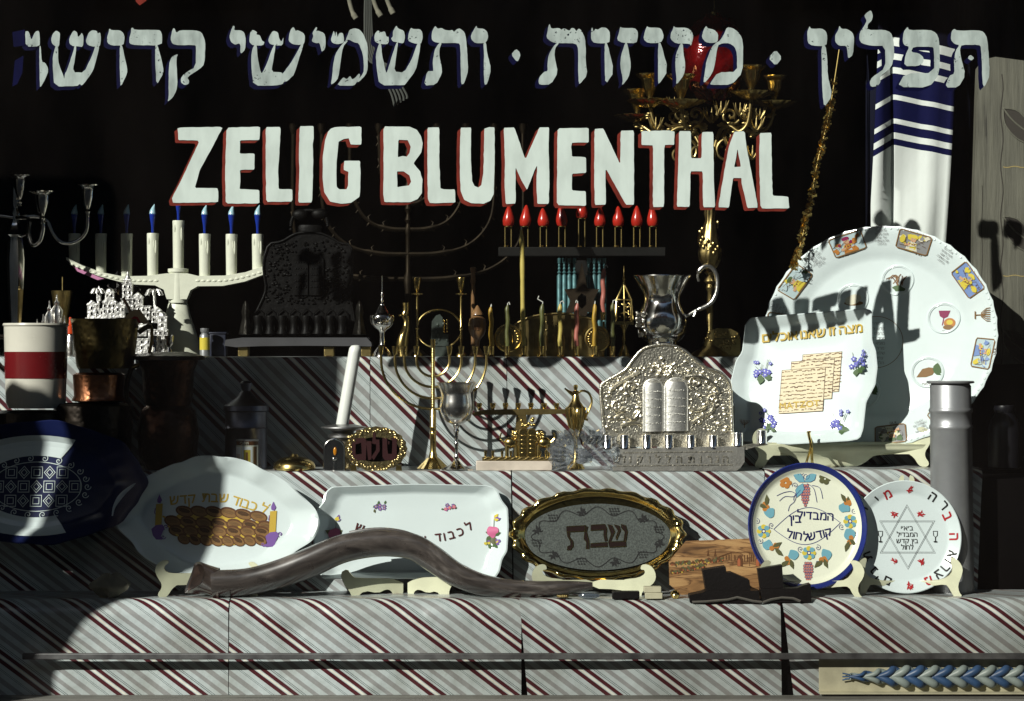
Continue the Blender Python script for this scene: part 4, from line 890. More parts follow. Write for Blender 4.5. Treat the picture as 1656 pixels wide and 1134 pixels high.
def bead(b, z):
    b.lathe(1092, [(1, z - 14), (3, z - 13.5), (7, z - 10), (8, z - 6), (6, z - 2), (4, z)], 0, 20)
thing_mesh('brass_bead', 'round polished brass bead at the foot of the olive wood board', 'bead', 1092, .02, SH1, bead, M['gold'])
thing_mesh('lit_patch_lump', 'small crumpled grey lump standing in for a lit patch left of the oval platter', 'cloth', 178, .03, SH1, lambda b, z: b.ball(178, 0, z - 20, 30, 16, 17, 0, 20, 14, lambda p, t: 1 + .16 * math.sin(3 * t + 2 * p) + .1 * math.sin(7 * t) + .1 * math.sin(5 * p)), M['tissue'])  # lump added in place of a lit patch on something dark

# braided candle in its box at the lower right
r = R('candle_box', 'shallow cream box at the lower right corner holding a braided candle', 'box', 1560, -.012, py=1122)
b = MB(r); b.box(1325, 1800, 1066, 1122, 4, 7); b.box(1325, 1800, 1119, 1122, -10, 3.9)
b.build('box', M['cream'], bevel=.0006)
r = R('braided_candle', 'blue and white braided candle lying in the cream box', 'candle', 1560, -.012, py=1118)
for j, mm in enumerate(('blue_wax', 'pale_wax', 'blue_wax', 'pale_wax')):
    b = MB(r); pts = []; rs = []
    for i in range(220):
        x = 1374 + i * 1.95; t = (x - 1374) * 2 * math.pi / 92 + j * math.pi / 2; ta = min(1, .25 + (x - 1374) / 110)
        pts.append((x + 5 * math.sin(2 * t), -3 - 4.2 * math.sin(2 * t), 1094 + 12.5 * ta * math.sin(t))); rs.append(6.6 * min(1, .3 + (x - 1374) / 110))
    b.tube(pts, rs, 12, 0, True)
    b.build('strand', mat(mm, (.040, .095, .21) if 'blue' in mm else (.30, .36, .34), .4, noise=.2, scale=60, bump=.15, bscale=100))
b = MB(r)
for k in (-3, 0, 3): b.tube([(1374, -3, 1094 + k), (1362, -3 + k * .3, 1094 + k * 1.9)], 1.2, 6)
b.build('wick', mat('blue_wick', (.05, .12, .25), .7))
# ================================================================== MIDDLE SHELF
# left end: pots stacked on one another
def pot(name, label, cat, px, y, prof, m, base=None, z=None, seg=40, group=None, extra=None, py=None):
    r = R(name, label, cat, px, y, z=z, py=py, group=group); b = MB(r); b.lathe(px, prof, 0, seg); b.build('body', m)
    if extra: extra(r)
    return r
BK = M['darkpot']
kettle = pot('cooking_pot', 'dark smoked metal pot under the white and red enamel pot', 'pot', 52, .205, [(50, 664), (58, 668), (60, 690), (60, 730), (54, 757), (30, 761.5), (4, 762)], BK, z=SH2)
def enamel(r):
    b = MB(r); b.lathe(58, [(50.4, 569), (49.6, 612)], 0, 40); b.build('red_band', M['redenamel'])
    b = MB(r); b.lathe(58, [(50, 527), (52, 523), (53, 526), (51, 528.5)], 0, 40); b.build('rim', M['enamel'])
    b = MB(r); b.tube(spline([(8, -6, 545), (-4, -8, 548), (-6, -8, 580), (10, -4, 600)], 6), 4, 8, 0, True); b.build('handle', BK)
pot('enamel_pot', 'white enamel pot with a broad red band standing at the far left', 'pot', 58, .20, [(49, 532), (51, 526), (50, 570), (49, 612), (48, 650), (44, 660), (4, 661)], M['enamel'], py=661, extra=enamel)
pot('cooking_pot', 'dark hammered pot below the copper bowl and brass mug', 'pot', 150, .215, [(58, 652), (62, 656), (64, 690), (60, 740), (44, 761), (4, 762)], BK, z=SH2)
pot('copper_bowl', 'hammered copper bowl between the brass mug and the dark pot', 'bowl', 160, .215, [(36, 603), (42, 606), (40, 640), (44, 648), (30, 651), (4, 651.5)], M['copper'], py=651.5)
def mug(r):
    b = MB(r); b.tube(spline([(225, -8, 538), (245, -10, 528), (246, -10, 555), (236, -8, 582), (212, -6, 594)], 6), [5] * 25, 10, 0, True, .5); b.build('handle', M['mugbrass'])
pot('brass_mug', 'hammered brass mug holding a wooden stick and card price tag', 'mug', 170, .215, [(44, 596), (46, 592), (50, 560), (54, 522), (56, 516), (53, 518), (48, 560), (10, 590)], M['mugbrass'], py=602, extra=mug)
r = R('price_tag', 'card price tag with red mark leaning in the brass mug', 'price tag', 215, .205, py=523)
b = MB(r); b.prism([C("415,832 480,765 535,760 600,850 570,858 500,845", 100, 320, 4.2)], -8, -6); b.sheet([C("465,830 495,805 520,810 545,850 530,855 510,825 490,835", 100, 320, 4.2)], -8.2, 1)
b.build('card', [M['cardboard'], M['i_red']])
b = MB(r); b.tube([(200, -4, 482), (216, -5, 512), (222, -5, 530)], 2.4, 8); b.build('stick', M['woodlight'])
def jug(r):
    b = MB(r); b.tube(spline([(225, -6, 590), (212, -8, 600), (206, -8, 640), (222, -6, 680)], 6), 4, 8); b.build('handle', BK)
    b = MB(r); b.lathe(272, [(30, 569), (58, 576), (60, 582), (40, 583)], 0, 40); b.build('rim', BK)
pot('copper_jug', 'tall dark copper jug with a wide rim between the mug and the canister', 'jug', 272, .22, [(50, 580), (42, 600), (40, 640), (36, 656), (44, 664), (50, 700), (46, 740), (36, 761), (4, 762)], mat('aged_copper', (.06, .03, .02), .3, 1, noise=.6, scale=30, bump=.6, bscale=120, vor=True), z=SH2, extra=jug)
pot('pewter_canister', 'dark blue-grey lidded canister behind the oval platter', 'canister', 398, .24, [(3, 618), (6, 616), (10, 620), (7, 632), (18, 645), (36, 656), (37, 664), (34, 666), (34, 690), (35.5, 692), (34, 694), (34, 755), (36, 760), (4, 762)], mat('blue_pewter', (.12, .13, .17), .35, 1, noise=.3, scale=40), z=SH2)
r = R('printed_can', 'small printed tin can with a menorah picture', 'can', 400, .185, z=SH2)
b = MB(r); b.lathe(400, [(17.5, 711), (18, 710.5), (18.3, 712.5), (17.6, 714), (17.6, 758), (18.2, 760), (4, r.py)], 0, 32); b.build('body', M['tin'])
def onc(x): u = (x - 400) / 17.9; return (400 + 17.9 * math.sin(max(-1.5, min(1.5, u))), -17.9 * math.cos(max(-1.5, min(1.5, u))))
def band(b, x0, x1, y0, y1, m, off=.1):
    n = 10; P = [x0 + (x1 - x0) * i / n for i in range(n + 1)]; b.lay += 1; o = off + .03 * b.lay
    b.add([(onc(x)[0], onc(x)[1] - o, y) for y in (y0, y1) for x in P], [(i, i + 1, n + 2 + i, n + 1 + i) for i in range(n)], m)
b = MB(r); band(b, 374, 426, 720, 757, 0); band(b, 374, 426, 713, 719.5, 1); band(b, 376, 391, 722, 755, 2); band(b, 393, 410, 722, 755, 2); band(b, 396, 407, 727, 752, 3); band(b, 399, 403, 731, 752, 4); band(b, 378, 389, 744, 752, 5); band(b, 412, 420, 722, 755, 4)
for k in range(5): band(b, 379.5 + k * 2, 380.3 + k * 2, 734, 742, 5)
b.text('תשבי', 397, 716.4, 4, -18.6, 0)
b.build('label', [M['cream_china'], M['i_brown'], M['i_white'], M['i_yel'], M['i_tan'], M['i_orange']])
pot('brass_dome', 'shallow brass dish lid lying on the middle shelf with a sun glint', 'lid', 476, .185, [(1, 734), (5, 734.5), (7, 738), (22, 741), (32, 748), (34, 753), (34.5, 757), (32, 760), (4, 761)], M['brass'], z=SH2)

# white candle in a silver holder
r = R('silver_candlestick', 'silver candlestick with a wide drip pan', 'candlestick', 556, .20, z=SH2)
b = MB(r); b.lathe(556, [(14, 686), (36, 690), (37, 692), (20, 696), (16, 699), (26, 704), (26, 707), (16, 712), (14, 730), (22, 752), (26, 758), (4, r.py)], 0, 40); b.build('stem', M['pewter'])
r = R('white_candle', 'thick white candle leaning in the silver candlestick', 'candle', 553, .20, py=690)
b = MB(r); b.lathe(553, [(2, 558), (7, 559), (9.6, 563), (10, 570), (10.3, 688), (2, 690)], 0, 28, 0, 1, -.17); b.build('candle', M['wax'])
r = R('memorial_plaque', 'small round-topped silver plaque with an amber stone before the candlestick', 'plaque', 541, .168, z=SH2)
arch = [(523, r.py), (523, 724)] + [(541 - 18 * math.cos(t), 726 - 16 * math.sin(t)) for t in [i * math.pi / 14 for i in range(15)]] + [(559, r.py)]
b = MB(r); b.prism([arch], 0, 5); b.tube([(x + (1.5 if x < 541 else -1.5), -.5, y) for x, y in arch], 1.8, 8, 0, False); b.build('plate', M['silver'])
b = MB(r); b.tube([(541, -.5, 745), (541, -.5, 762)], 2.5, 8); b.ball(541, -1, 742, 4, 2.4, 3, 0); b.build('stem', M['silver'])
b = MB(r); b.ball(542, -1, 730, 3.2, 2.5, 7, 0, 14, 10); b.build('stone', mat('amber_stone', (.45, .17, .01), .1, coat=.5))

# shalom plaque
r = R('shalom_plaque', 'oval brass plaque with red enamel Hebrew word for peace', 'plaque', 608, .170, z=SH2)
q = lambda s: C(s, 590, 540, 4.93)
cx, cy = 608, 726; n = 72
O = ell(cx, cy, 50, 36, n, 0, lambda t: 1 + .022 * math.cos(20 * t)); I = ell(cx, cy + 1, 38, 20, n)
b = MB(r); b.prism([O, I[::-1]], -3, 4); rr = random.Random(8)
for k in range(64):
    t = k / 64 * 6.283; f = rr.uniform(.78, .96); x, y = cx + 50 * f * math.cos(t), cy + 36 * f * math.sin(t)
    b.ball(x, -3, y, rr.uniform(2, 3.2), 2.2, rr.uniform(1.6, 2.8), 0, 8, 6)
for k in range(26):
    t = k / 26 * 6.283; b.line(spiral(cx + 44 * math.cos(t), cy + 29.5 * math.sin(t), 4, 1.4, t), 1.2, -4.2, 0)
b.build('frame', mat('chased_brass', (.72, .58, .28), .26, 1, noise=.3, scale=90, bump=.5, bscale=160))
for x in (572, 645):
    b = MB(r); b.prism([[(x - 4, 752), (x + 4, 752), (x + 5, r.py), (x - 5, r.py)]], -2, 3); b.build('foot', M['brass'])
b = MB(r)
def letter(bb, s_):
    L_ = [C(t, 400, 560, 3.91) for t in s_.split('/')]
    bb.prism(L_, -4, 2, 0, 1)
for s_ in ("665,580 745,580 755,600 750,720 655,720 660,640/685,620 720,610 725,680 685,685", "752,600 785,600 785,715 765,720", "795,545 812,545 812,590 835,590 838,660 800,720 785,700 815,655 815,620 790,615", "855,580 885,580 885,640 890,680 915,680 918,600 905,580 945,580 945,700 925,720 870,720 855,700/892,600 898,600 898,620 892,620"):
    letter(b, s_)
b.build('lettering', [mat('red_enamel_inlay', (.028, .007, .008), .5, spec=.2), M['gold']])
b = MB(r); b.sheet([ell(608, 727, 40, 22, 40)], 5, 0); b.build('backing', M['black'])

# nine-branched brass menorah
r = R('brass_menorah', 'slender nine-branched brass menorah on a flared foot behind the goblet', 'menorah', 700, .225, z=SH2)
X0, Y0, s5 = 590, 540, 4.93; sx = 700.3
for i, (x, ya) in enumerate(((616.4, 661.7), (638.7, 644.5), (653.9, 626), (673.6, 609), (727, 609), (746, 626), (768.5, 644.5), (786.7, 661.7))):
    b = MB(r); a = abs(x - sx); sg = 1 if x > sx else -1
    pts = [(x, 0, 572)] + [(sx + sg * a * math.cos(t), 0, 582 + (ya - 582) * math.sin(t)) for t in [k * math.pi / 32 for k in range(17)]]
    b.tube(pts, 2.15, 8, 0, True); b.build('arm', M['brass'])
    b = MB(r); b.lathe(x, [(3.6, 563), (4.9, 560), (4.8, 561), (3.2, 572), (2.4, 574)], 0, 16); b.build('candle_cup', M['brass'])
b = MB(r); prof = [(3.4, 552), (4.4, 549), (4.2, 551), (3, 562)]
y = 564
while y < 660: prof += [(3, y), (3.5, y + 1.2), (3, y + 2.4)]; y += 4
prof += [(3.2, 662), (5, 665), (5, 690), (5.6, 691), (5, 692), (5, 700), (5.6, 701), (5, 702), (5, 730), (6, 733), (8, 742)]
b.lathe(sx, prof, 0, 20); b.build('stem', M['brass'])
b = MB(r); b.lathe(sx, [(5, 739), (10, 741), (17, 750), (24, r.py - 1), (4, r.py)], 0, 30, 0, 1, None, lambda t, py: 1 + (.12 * math.cos(6 * t) if py > 745 else 0)); b.build('foot', M['brass'])

# goblet
r = R('silver_goblet', 'bright silver goblet with vine relief standing in front of the menorah', 'goblet', 738, .185, z=SH2)
b = MB(r); b.lathe(738, [(2, 676), (22, 664), (23, 640), (31, 620), (32.5, 618.5), (31.5, 621), (26.5, 628), (24.5, 634), (24.6, 640), (26, 649), (26.8, 657), (26, 665), (23, 674), (15, 683), (5, 688)], 0, 48); b.build('bowl', mat('satin_silver', (.88, .86, .82), .2, 1, noise=.15, scale=50))
b = MB(r); b.lathe(738, [(4, 686), (6, 689), (3.4, 693), (5, 697), (3, 701), (2.6, 715), (4, 718), (2.6, 722), (3, 738), (5, 741), (3.5, 744), (12, 753), (27, 758.5), (28, 760.5), (4, r.py)], 0, 36); b.build('stem', M['silver'])
b = MB(r)
for k in range(40):
    t = (k % 20) / 20 * .8 - .15; yy = 634 + (k % 20) * 2.4; rad_ = 26.5 - max(0, (yy - 660)) * .35; a = t * .6 - .2 + (k // 20) * .25
    b.ball(738 + rad_ * math.cos(a), -rad_ * math.sin(a) * .9 - .5, yy, 2.4, 2.4, 1.9, 0, 8, 6)
b.build('vine_relief', M['emboss'])

# low bar menorah
r = R('bar_menorah', 'low brass menorah with a long dark bar of small candle cups', 'menorah', 843, .262, z=SH2)
b = MB(r); b.prism([[(764, 668), (780, 663), (860, 661), (916, 662), (918, 669), (860, 671), (780, 671), (766, 673)]], -5, 5); b.prism([[(835, 671), (851, 671), (856, 745), (872, r.py), (814, r.py), (830, 745)]], -4, 4); b.build('bar', M['brass_dull'], bevel=.001)
for x in (775, 797, 817.5, 838, 858.5, 880, 900):
    b = MB(r); b.lathe(x, [(2, 655), (4.2, 653), (4.6, 652), (4.5, 656), (3.2, 660), (2, 664)], 0, 16); b.build('candle_cup', M['brass'])

# lions and tablets on marble
r = R('tablets_ornament', 'brass lions beside the two tablets on a pale marble slab', 'ornament', 830, .185, z=SH2)
b = MB(r); b.box(770, 893, 745, r.py, -16, 16); b.build('marble_base', M['marble'], bevel=.0012)
b = MB(r); b.box(780, 890, 739, 745, -10, 10)
for k in range(10): b.tube([(783 + k * 11, -11, 742), (789 + k * 11, -11, 739), (795 + k * 11, -11, 742), (789 + k * 11, -11, 745)], 1, 6)
b.build('plinth', M['brass_dull'])
for x in (846, 860):
    b = MB(r); tb = [(x - 6.5, 739), (x - 6.5, 700)] + [(x - 6.5 * math.cos(t), 700 - 7 * math.sin(t)) for t in [i * math.pi / 8 for i in range(9)]] + [(x + 6.5, 739)]
    b.prism([tb], -5, 3); b.tube([(a, -5, c) for a, c in tb], 1, 6)
    for k in range(5): b.ball(x, -5, 704 + k * 7, 4, 1, 1, 0, 8, 6)
    b.build('tablet', M['brass'])
b = MB(r)
for k in range(16): b.ball(853 + rr.uniform(-11, 11), rr.uniform(-4, 3), 684 + rr.uniform(-8, 6), 3.2, 3, 3, 0, 8, 6)
b.build('crown', M['brass'])
for sg in (-1, 1):
    b = MB(r); cx = 853 + sg * 24; b.ball(cx + sg * 3, 0, 716, 11, 7, 9, 0); b.ball(cx - sg * 6, 0, 702, 7, 6, 7, 0)
    for k in range(14): b.ball(cx - sg * 4 + rr.uniform(-6, 6), -4 + rr.uniform(-2, 2), 704 + rr.uniform(-7, 8), 2.2, 2, 2.2, 0, 8, 6)
    b.tube([(cx - sg * 8, -3, 712), (cx - sg * 13, -4, 714)], 2.4, 8); b.tube([(cx - sg * 6, -2, 720), (cx - sg * 7, -2, 740)], 2.8, 8); b.tube([(cx + sg * 9, -2, 720), (cx + sg * 9, -2, 740)], 3.2, 8)
    b.tube(spline([(cx + sg * 13, 0, 716), (cx + sg * 20, 0, 708), (cx + sg * 18, 0, 700)], 5), 1.4, 6)
    b.build('lion', M['brass'])
for x in (785, 797, 812, 826, 873, 883):
    b = MB(r); b.lathe(x, [(1.5, 731), (2.4, 729), (2.2, 733), (1.5, 740)], -4, 10); b.build('candle_cup', M['brass'])

# little ribbed pitcher
r = R('brass_pitcher', 'small ribbed brass pitcher with a curled handle standing behind the plastic bag', 'pitcher', 931, .225, z=SH2)
b = MB(r); b.lathe(931, [(4.4, 636), (7, 648), (13, 657), (15.5, 660), (15, 672), (11, 690), (5, 703), (3, 715), (4, 740), (14, 756), (16, 760), (4, r.py)], 0, 40, 0, 1, None, lambda t, py: 1 + (.09 * math.cos(14 * t) if 658 < py < 706 else 0))
b.lathe(931, [(4.5, 640), (6, 634), (4, 632)], 0, 20); b.tube(spline([(927, -2, 638), (918, -3, 632), (913, -3, 628)], 5), [4, 3.6, 3.2, 2.8, 2.4, 2, 1.8, 1.6, 1.5, 1.5, 1.5], 8); b.build('body', M['brass'])
b = MB(r); b.lathe(931, [(1, 622), (3.4, 623), (3.6, 627), (2, 632)], 0, 14); b.build('stopper', M['brass'])
b = MB(r); b.tube(spline([(934, 0, 636), (942, 0, 632), (952, 0, 636), (957, 0, 648), (954, 0, 660), (948, 0, 672), (947, 0, 678), (951, 0, 679)], 5), 1.9, 8); b.build('handle', M['brass'])

# crumpled plastic bag
r = R('plastic_bag', 'crumpled clear plastic bag tied in a bow shape before the silver menorah', 'plastic bag', 946, .168, z=SH2)
rr = random.Random(21); b = MB(r)
def fan(cx, cy, a0, a1, ln, nn, dz, rad):
    base = len(b.v); pts = []; fs = []; m_ = 7
    for i in range(nn + 1):
        a = a0 + (a1 - a0) * i / nn; zig = (1 if i % 2 else -1)
        for j in range(m_ + 1):
            t = j / m_; L = ln(a) * t * (1 + (rr.uniform(-.05, .05) if j == m_ else 0))
            pts.append((cx + L * math.cos(a) + rr.uniform(-4, 4) * t, dz * t - 6 + zig * (2 + 7 * t * (1 - .4 * t)) * rad + rr.uniform(-4.5, 4.5), min(r.py - .5, cy + L * math.sin(a) + rr.uniform(-4, 4) * t)))
    for i in range(nn):
        for j in range(m_): k = i * (m_ + 1) + j; fs.append((k, k + 1, k + m_ + 2, k + m_ + 1))
    b.add(pts, fs, 0)
fan(945, 738, 2.5, 4.45, lambda a: 62 - 14 * abs(a - 3.4), 22, -6, 1.0); fan(940, 738, 2.6, 4.2, lambda a: 50 - 8 * abs(a - 3.3), 18, 10, .9)
fan(945, 738, -1.7, .55, lambda a: 60 - 12 * abs(a + .3), 22, -6, 1.0); fan(950, 738, -1.3, .4, lambda a: 48 - 8 * abs(a + .4), 18, 10, .9)
for k in range(14): b.ball(945 + rr.uniform(-8, 8), -8 + rr.uniform(-4, 4), 738 + rr.uniform(-10, 10), 8, 6, 5, 0, 7, 5)
b.build('bag', M['plastic'], flat=True)

# silver-gilt hanukkah lamp with the two tablets
r = R('silver_lamp', 'embossed silver gilt Hanukkah lamp with two tablets and a row of cups', 'hanukkah lamp', 1090, .175, z=SH2)
q7 = lambda s: C(s, 960, 550, 5.154); Q7 = lambda x, y: (960 + x / 5.154, 550 + y / 5.154)
outl = [p[:2] for p in spline(q7("95,890 75,640 60,400 110,340 260,250 330,160 420,70 560,38 660,45 760,90 850,170 940,230 1050,270 1115,330 1140,400 1150,640 1160,890"), 5)]
b = MB(r); b.prism([outl], 0, 4)
rr = random.Random(5)
def inside(x, y):
    c = False; P_ = outl
    for i in range(len(P_)):
        (xa, ya), (xb, yb) = P_[i], P_[i - 1]
        if (ya > y) != (yb > y) and x < (xb - xa) * (y - ya) / (yb - ya) + xa: c = not c
    return c
cnt = 0
for k in range(2200):
    u, v = rr.uniform(80, 1140), rr.uniform(60, 760); X_, Y_ = Q7(u, v)
    if 400 < u < 800 and 300 < v < 780 or not inside(X_, Y_) : continue
    if 330 < u < 690 and v < 200: continue
    big = rr.random() < .16; s_ = rr.uniform(2.6, 4.4) if big else rr.uniform(.8, 1.5)
    b.ball(X_, -.3, Y_, s_ * rr.uniform(.8, 1.5), s_ * .8, s_, 0, 7, 5); cnt += 1
    if cnt > 620: break
for u, v in ((310, 390), (850, 350), (195, 545), (1000, 495)):
    X_, Y_ = Q7(u, v); sp_ = spiral(X_, Y_, 11, 1.8, u); b.tube([(x, -2.2, y) for x, y in sp_], 1.8, 7)
for s_ in ("130,430 200,370 300,310 380,270", "1050,440 1000,360 880,300 760,310", "180,650 250,620 330,660 390,590", "820,690 900,640 980,600 1010,520", "230,720 300,690 400,700", "800,560 860,590 930,560"):
    b.tube([(x, -1.8, y) for x, y in spline(q7(s_), 6)], 2.6, 7)
b.build('back_plate', M['emboss'], ang=50)
b = MB(r); b.tube([(x, -.6, y) for x, y in outl], 2.6, 10, 0, True); b.build('rim', M['emboss'])
b = MB(r)
for k in range(30):
    u, v = rr.uniform(465, 685), rr.uniform(195, 300); X_, Y_ = Q7(575 + (u - 575) * (1 - (v - 195) / 300), v); b.ball(X_, -1.6, Y_, rr.uniform(2.2, 4), 2.6, rr.uniform(2.2, 3.6), 0, 9, 7)
b.ball(*((960 + 568 / 5.154, -1, 550 + 155 / 5.154)), 4.2, 3, 4.2, 0, 12, 8); b.build('crown', M['emboss'])
for x0, x1, y0, y1 in ((415, 582, 325, 762), (592, 785, 315, 758)):
    b = MB(r); a_, c_ = Q7(x0, y1), Q7(x1, y0); w_ = (c_[0] - a_[0]) / 2; xm = (a_[0] + c_[0]) / 2; n = 16; pts = []; rows = 14
    for j in range(rows + 1):      # a gently bulging stone tablet
        yy = c_[1] + (a_[1] - c_[1]) * j / rows; hw = w_ if yy > c_[1] + w_ else w_ * math.sqrt(max(0.003, 1 - ((c_[1] + w_ - yy) / w_) ** 2))
        for i in range(n + 1):
            u = -1 + 2 * i / n; pts.append((xm + hw * u, -1 - 5.5 * (1 - u * u) ** .5 * min(1, (yy - c_[1]) / 5 + .1), yy))
    b.add(pts, [(j * (n + 1) + i, j * (n + 1) + i + 1, (j + 1) * (n + 1) + i + 1, (j + 1) * (n + 1) + i) for j in range(rows) for i in range(n)], 0)
    for k in range(5):
        yy = Q7(0, y0 + 105 + k * 66)[1]; xs = -.72
        while xs < .72:
            wd = rr.uniform(.05, .13); X_ = xm + w_ * (xs + wd / 2); b.ball(X_, -1.2 - 5.5 * (1 - xs * xs) ** .5, yy + rr.uniform(-.6, .6), w_ * wd * .5, .8, rr.uniform(.7, 1.5), 0, 6, 5); xs += wd + (.14 if rr.random() < .3 else .03)
    arc_ = [(a_[0], -1.5, a_[1])] + [(xm - w_ * math.cos(t), -1.5, c_[1] + w_ - w_ * math.sin(t)) for t in [i * math.pi / 12 for i in range(13)]] + [(c_[0], -1.5, a_[1])]
    b.tube(arc_, 1.3, 8); b.build('tablet', mat('brushed_silver', (.86, .85, .8), .42, 1, noise=.2, scale=60, bump=.2, bscale=150))
b = MB(r); p_ = q7("225,905 1150,880 1245,885 1248,1010 1215,1060 1180,1085 160,1090 150,1060 200,1000")
b.prism([[(x, min(y, r.py)) for x, y in p_]], -22, 0); b.build('base', mat('bright_gilt_silver', (.93, .9, .82), .36, 1, noise=.1, scale=60, bump=.15, bscale=150), bevel=.002)
b = MB(r)
for i, (ch, x) in enumerate(zip('הנרותהללוקודש', (1090, 1020, 955, 885, 805, 705, 615, 530, 460, 380, 300, 240, 185))):
    b.text(ch, *Q7(x, 990), 10.5, -22.6, 0, 0, .012); b.text(ch, *Q7(x, 990), 10.5, -23.0, 0, 0, 0)
b.line([Q7(240, 935), Q7(1150, 925)], 1.2, -22.6, 0); b.line([Q7(170, 1045), Q7(1150, 1035)], 1.2, -22.6, 0)
b.build('lettering', M['emboss'])
for x in (110, 255, 440, 622, 805, 990, 1195, 1395):
    b = MB(r); X_, Y_ = Q7(x, 790 - max(0, x - 1000) * .10); k_ = 1
    b.lathe(X_, [(5, Y_ + 18), (7, Y_ + .5), (8, Y_), (8.4, Y_ + 1), (8.2, Y_ + 20), (9.5, Y_ + 22), (4, Y_ + 23)], -14, 22); b.build('candle_cup', M['silver'])
b = MB(r); b.prism([q7("1160,905 1250,870 1330,860 1420,850 1445,870 1330,890 1240,915")], -20, -6); b.build('cup_shelf', M['emboss'])

# matzah plate
r = R('square_plate', 'square white plate with handles printed with stacked matzah and violets', 'plate', 1290, .198, z=SH2 + .03, tilt=.17, yaw=-.42)
q8 = lambda s: C(s, 1170, 340, 2.835); Q8 = lambda x, y: (1170 + x / 2.835, 340 + y / 2.835)
out = q8("78,520 100,490 350,470 600,450 630,460 638,600 655,640 666,720 660,800 625,880 618,1000 605,1045 560,1055 300,1075 100,1065 55,1055 48,900 32,860 28,780 45,690 70,650 75,580")
o2 = []
for i in range(len(out)):
    a, c = out[i], out[(i + 1) % len(out)]; n = max(1, int(math.hypot(a[0] - c[0], a[1] - c[1]) / 9))
    o2 += [(a[0] + (c[0] - a[0]) * t / n, a[1] + (c[1] - a[1]) * t / n) for t in range(n)]
b = MB(r); cx, cy = Q8(345, 765); plate(b, chaikin(o2, 1), cx, cy, 14, .84, 4); d0_ = rsurf(cx, cy, 1, 14, .84, lambda x, y: max(abs(x - Q8(345, 765)[0]) / 102, abs(y - Q8(345, 765)[1]) / 107)); d = lambda x, y: d0_(x, y) - .4
for i, s_ in enumerate(("330,657 500,642 495,825 330,840", "282,690 470,672 466,858 282,870", "243,730 433,714 430,915 238,930")):
    p_ = q8(s_); b.sheet([p_], d, 1); b.line(p_, 1.0, d, 2, True); (ax, ay), (bx, by), _, (dx_, dy_) = p_
    for u in range(15):
        for v in range(11):
            jx, jy = (u + .5 + rr.uniform(-.25, .25)) / 15, (v + .5 + rr.uniform(-.2, .2)) / 11
            if rr.random() < .12: continue
            x = ax + (bx - ax) * jx + (dx_ - ax) * jy; y = ay + (by - ay) * jx + (dy_ - ay) * jy; l = rr.uniform(1.2, 3.2)
            b.line([(x - l, y + l * .1), (x, y - .3), (x + l, y - l * .1)], rr.uniform(.9, 1.7), d, 2 if rr.random() < .5 else 3)
b.text('MATZOT', *Q8(328, 887), 10.5, d, 4, -.09, .02, False)
for i, (s_, x, y) in enumerate((('מצה', 535, 540), ('זו', 455, 549), ('שאנו', 370, 560), ('אוכלים', 225, 574))): b.text(s_, *Q8(x, y), 13, d, 4, -.1, .02)
def violets(x, y):
    X_, Y_ = Q8(x, y)
    for k in range(5): b.sheet([leaf(X_ + rr.uniform(-4, 6), Y_ + rr.uniform(-2, 8), rr.uniform(9, 14), rr.uniform(0, 2), .4)], d, 5)
    for k in range(5): b.line([(X_ + rr.uniform(-5, 5), Y_ + 8), (X_ + rr.uniform(-13, 15), Y_ - rr.uniform(8, 22))], .6, d, 5)
    for k in range(8): flower(b, X_ + rr.uniform(-11, 11), Y_ + rr.uniform(-11, 7), 4.2, 6, 7, d, 5, rr.uniform(0, 1))
    for k in range(3): flower(b, X_ + rr.uniform(-14, 14), Y_ - rr.uniform(14, 22), 3, 6, 7, d)
violets(570, 705); violets(158, 740); violets(195, 975); violets(505, 975)
X_, Y_ = Q8(95, 980)
for k in (3, 6, 9): b.line([(X_ - k * .66, Y_ - 6), (X_ - k * .6, Y_ - 3), (X_, Y_ + k * .35), (X_ + k * .6, Y_ - 3), (X_ + k * .66, Y_ - 6)], .7, d, 3)
b.line([(X_, Y_ - 6), (X_, Y_ + 7)], .8, d, 3)
b.build('plate', [M['porcelain'], M['i_cream'], M['i_brown'], M['i_tan'], M['i_gold'], M['i_green'], M['i_vio'], M['i_white']])
r = R('wire_stand', 'gold wire easel hooked under the square matzah plate', 'plate stand', 1310, .172, z=SH2)
b = MB(r); b.tube(spline([(1309, -4, 698), (1307, -9, 702), (1311, -8, 722), (1313, -2, 745), (1316, 10, r.py - 1)], 6), 2.4, 8); b.tube(spline([(1302, 10, r.py - 1), (1305, 0, 745), (1311, -6, 722)], 6), 2, 8); b.tube([(1311, -6, 721), (1311, 40, 700), (1311, 70, 640)], 2, 8)
b.build('wire', M['gold'])

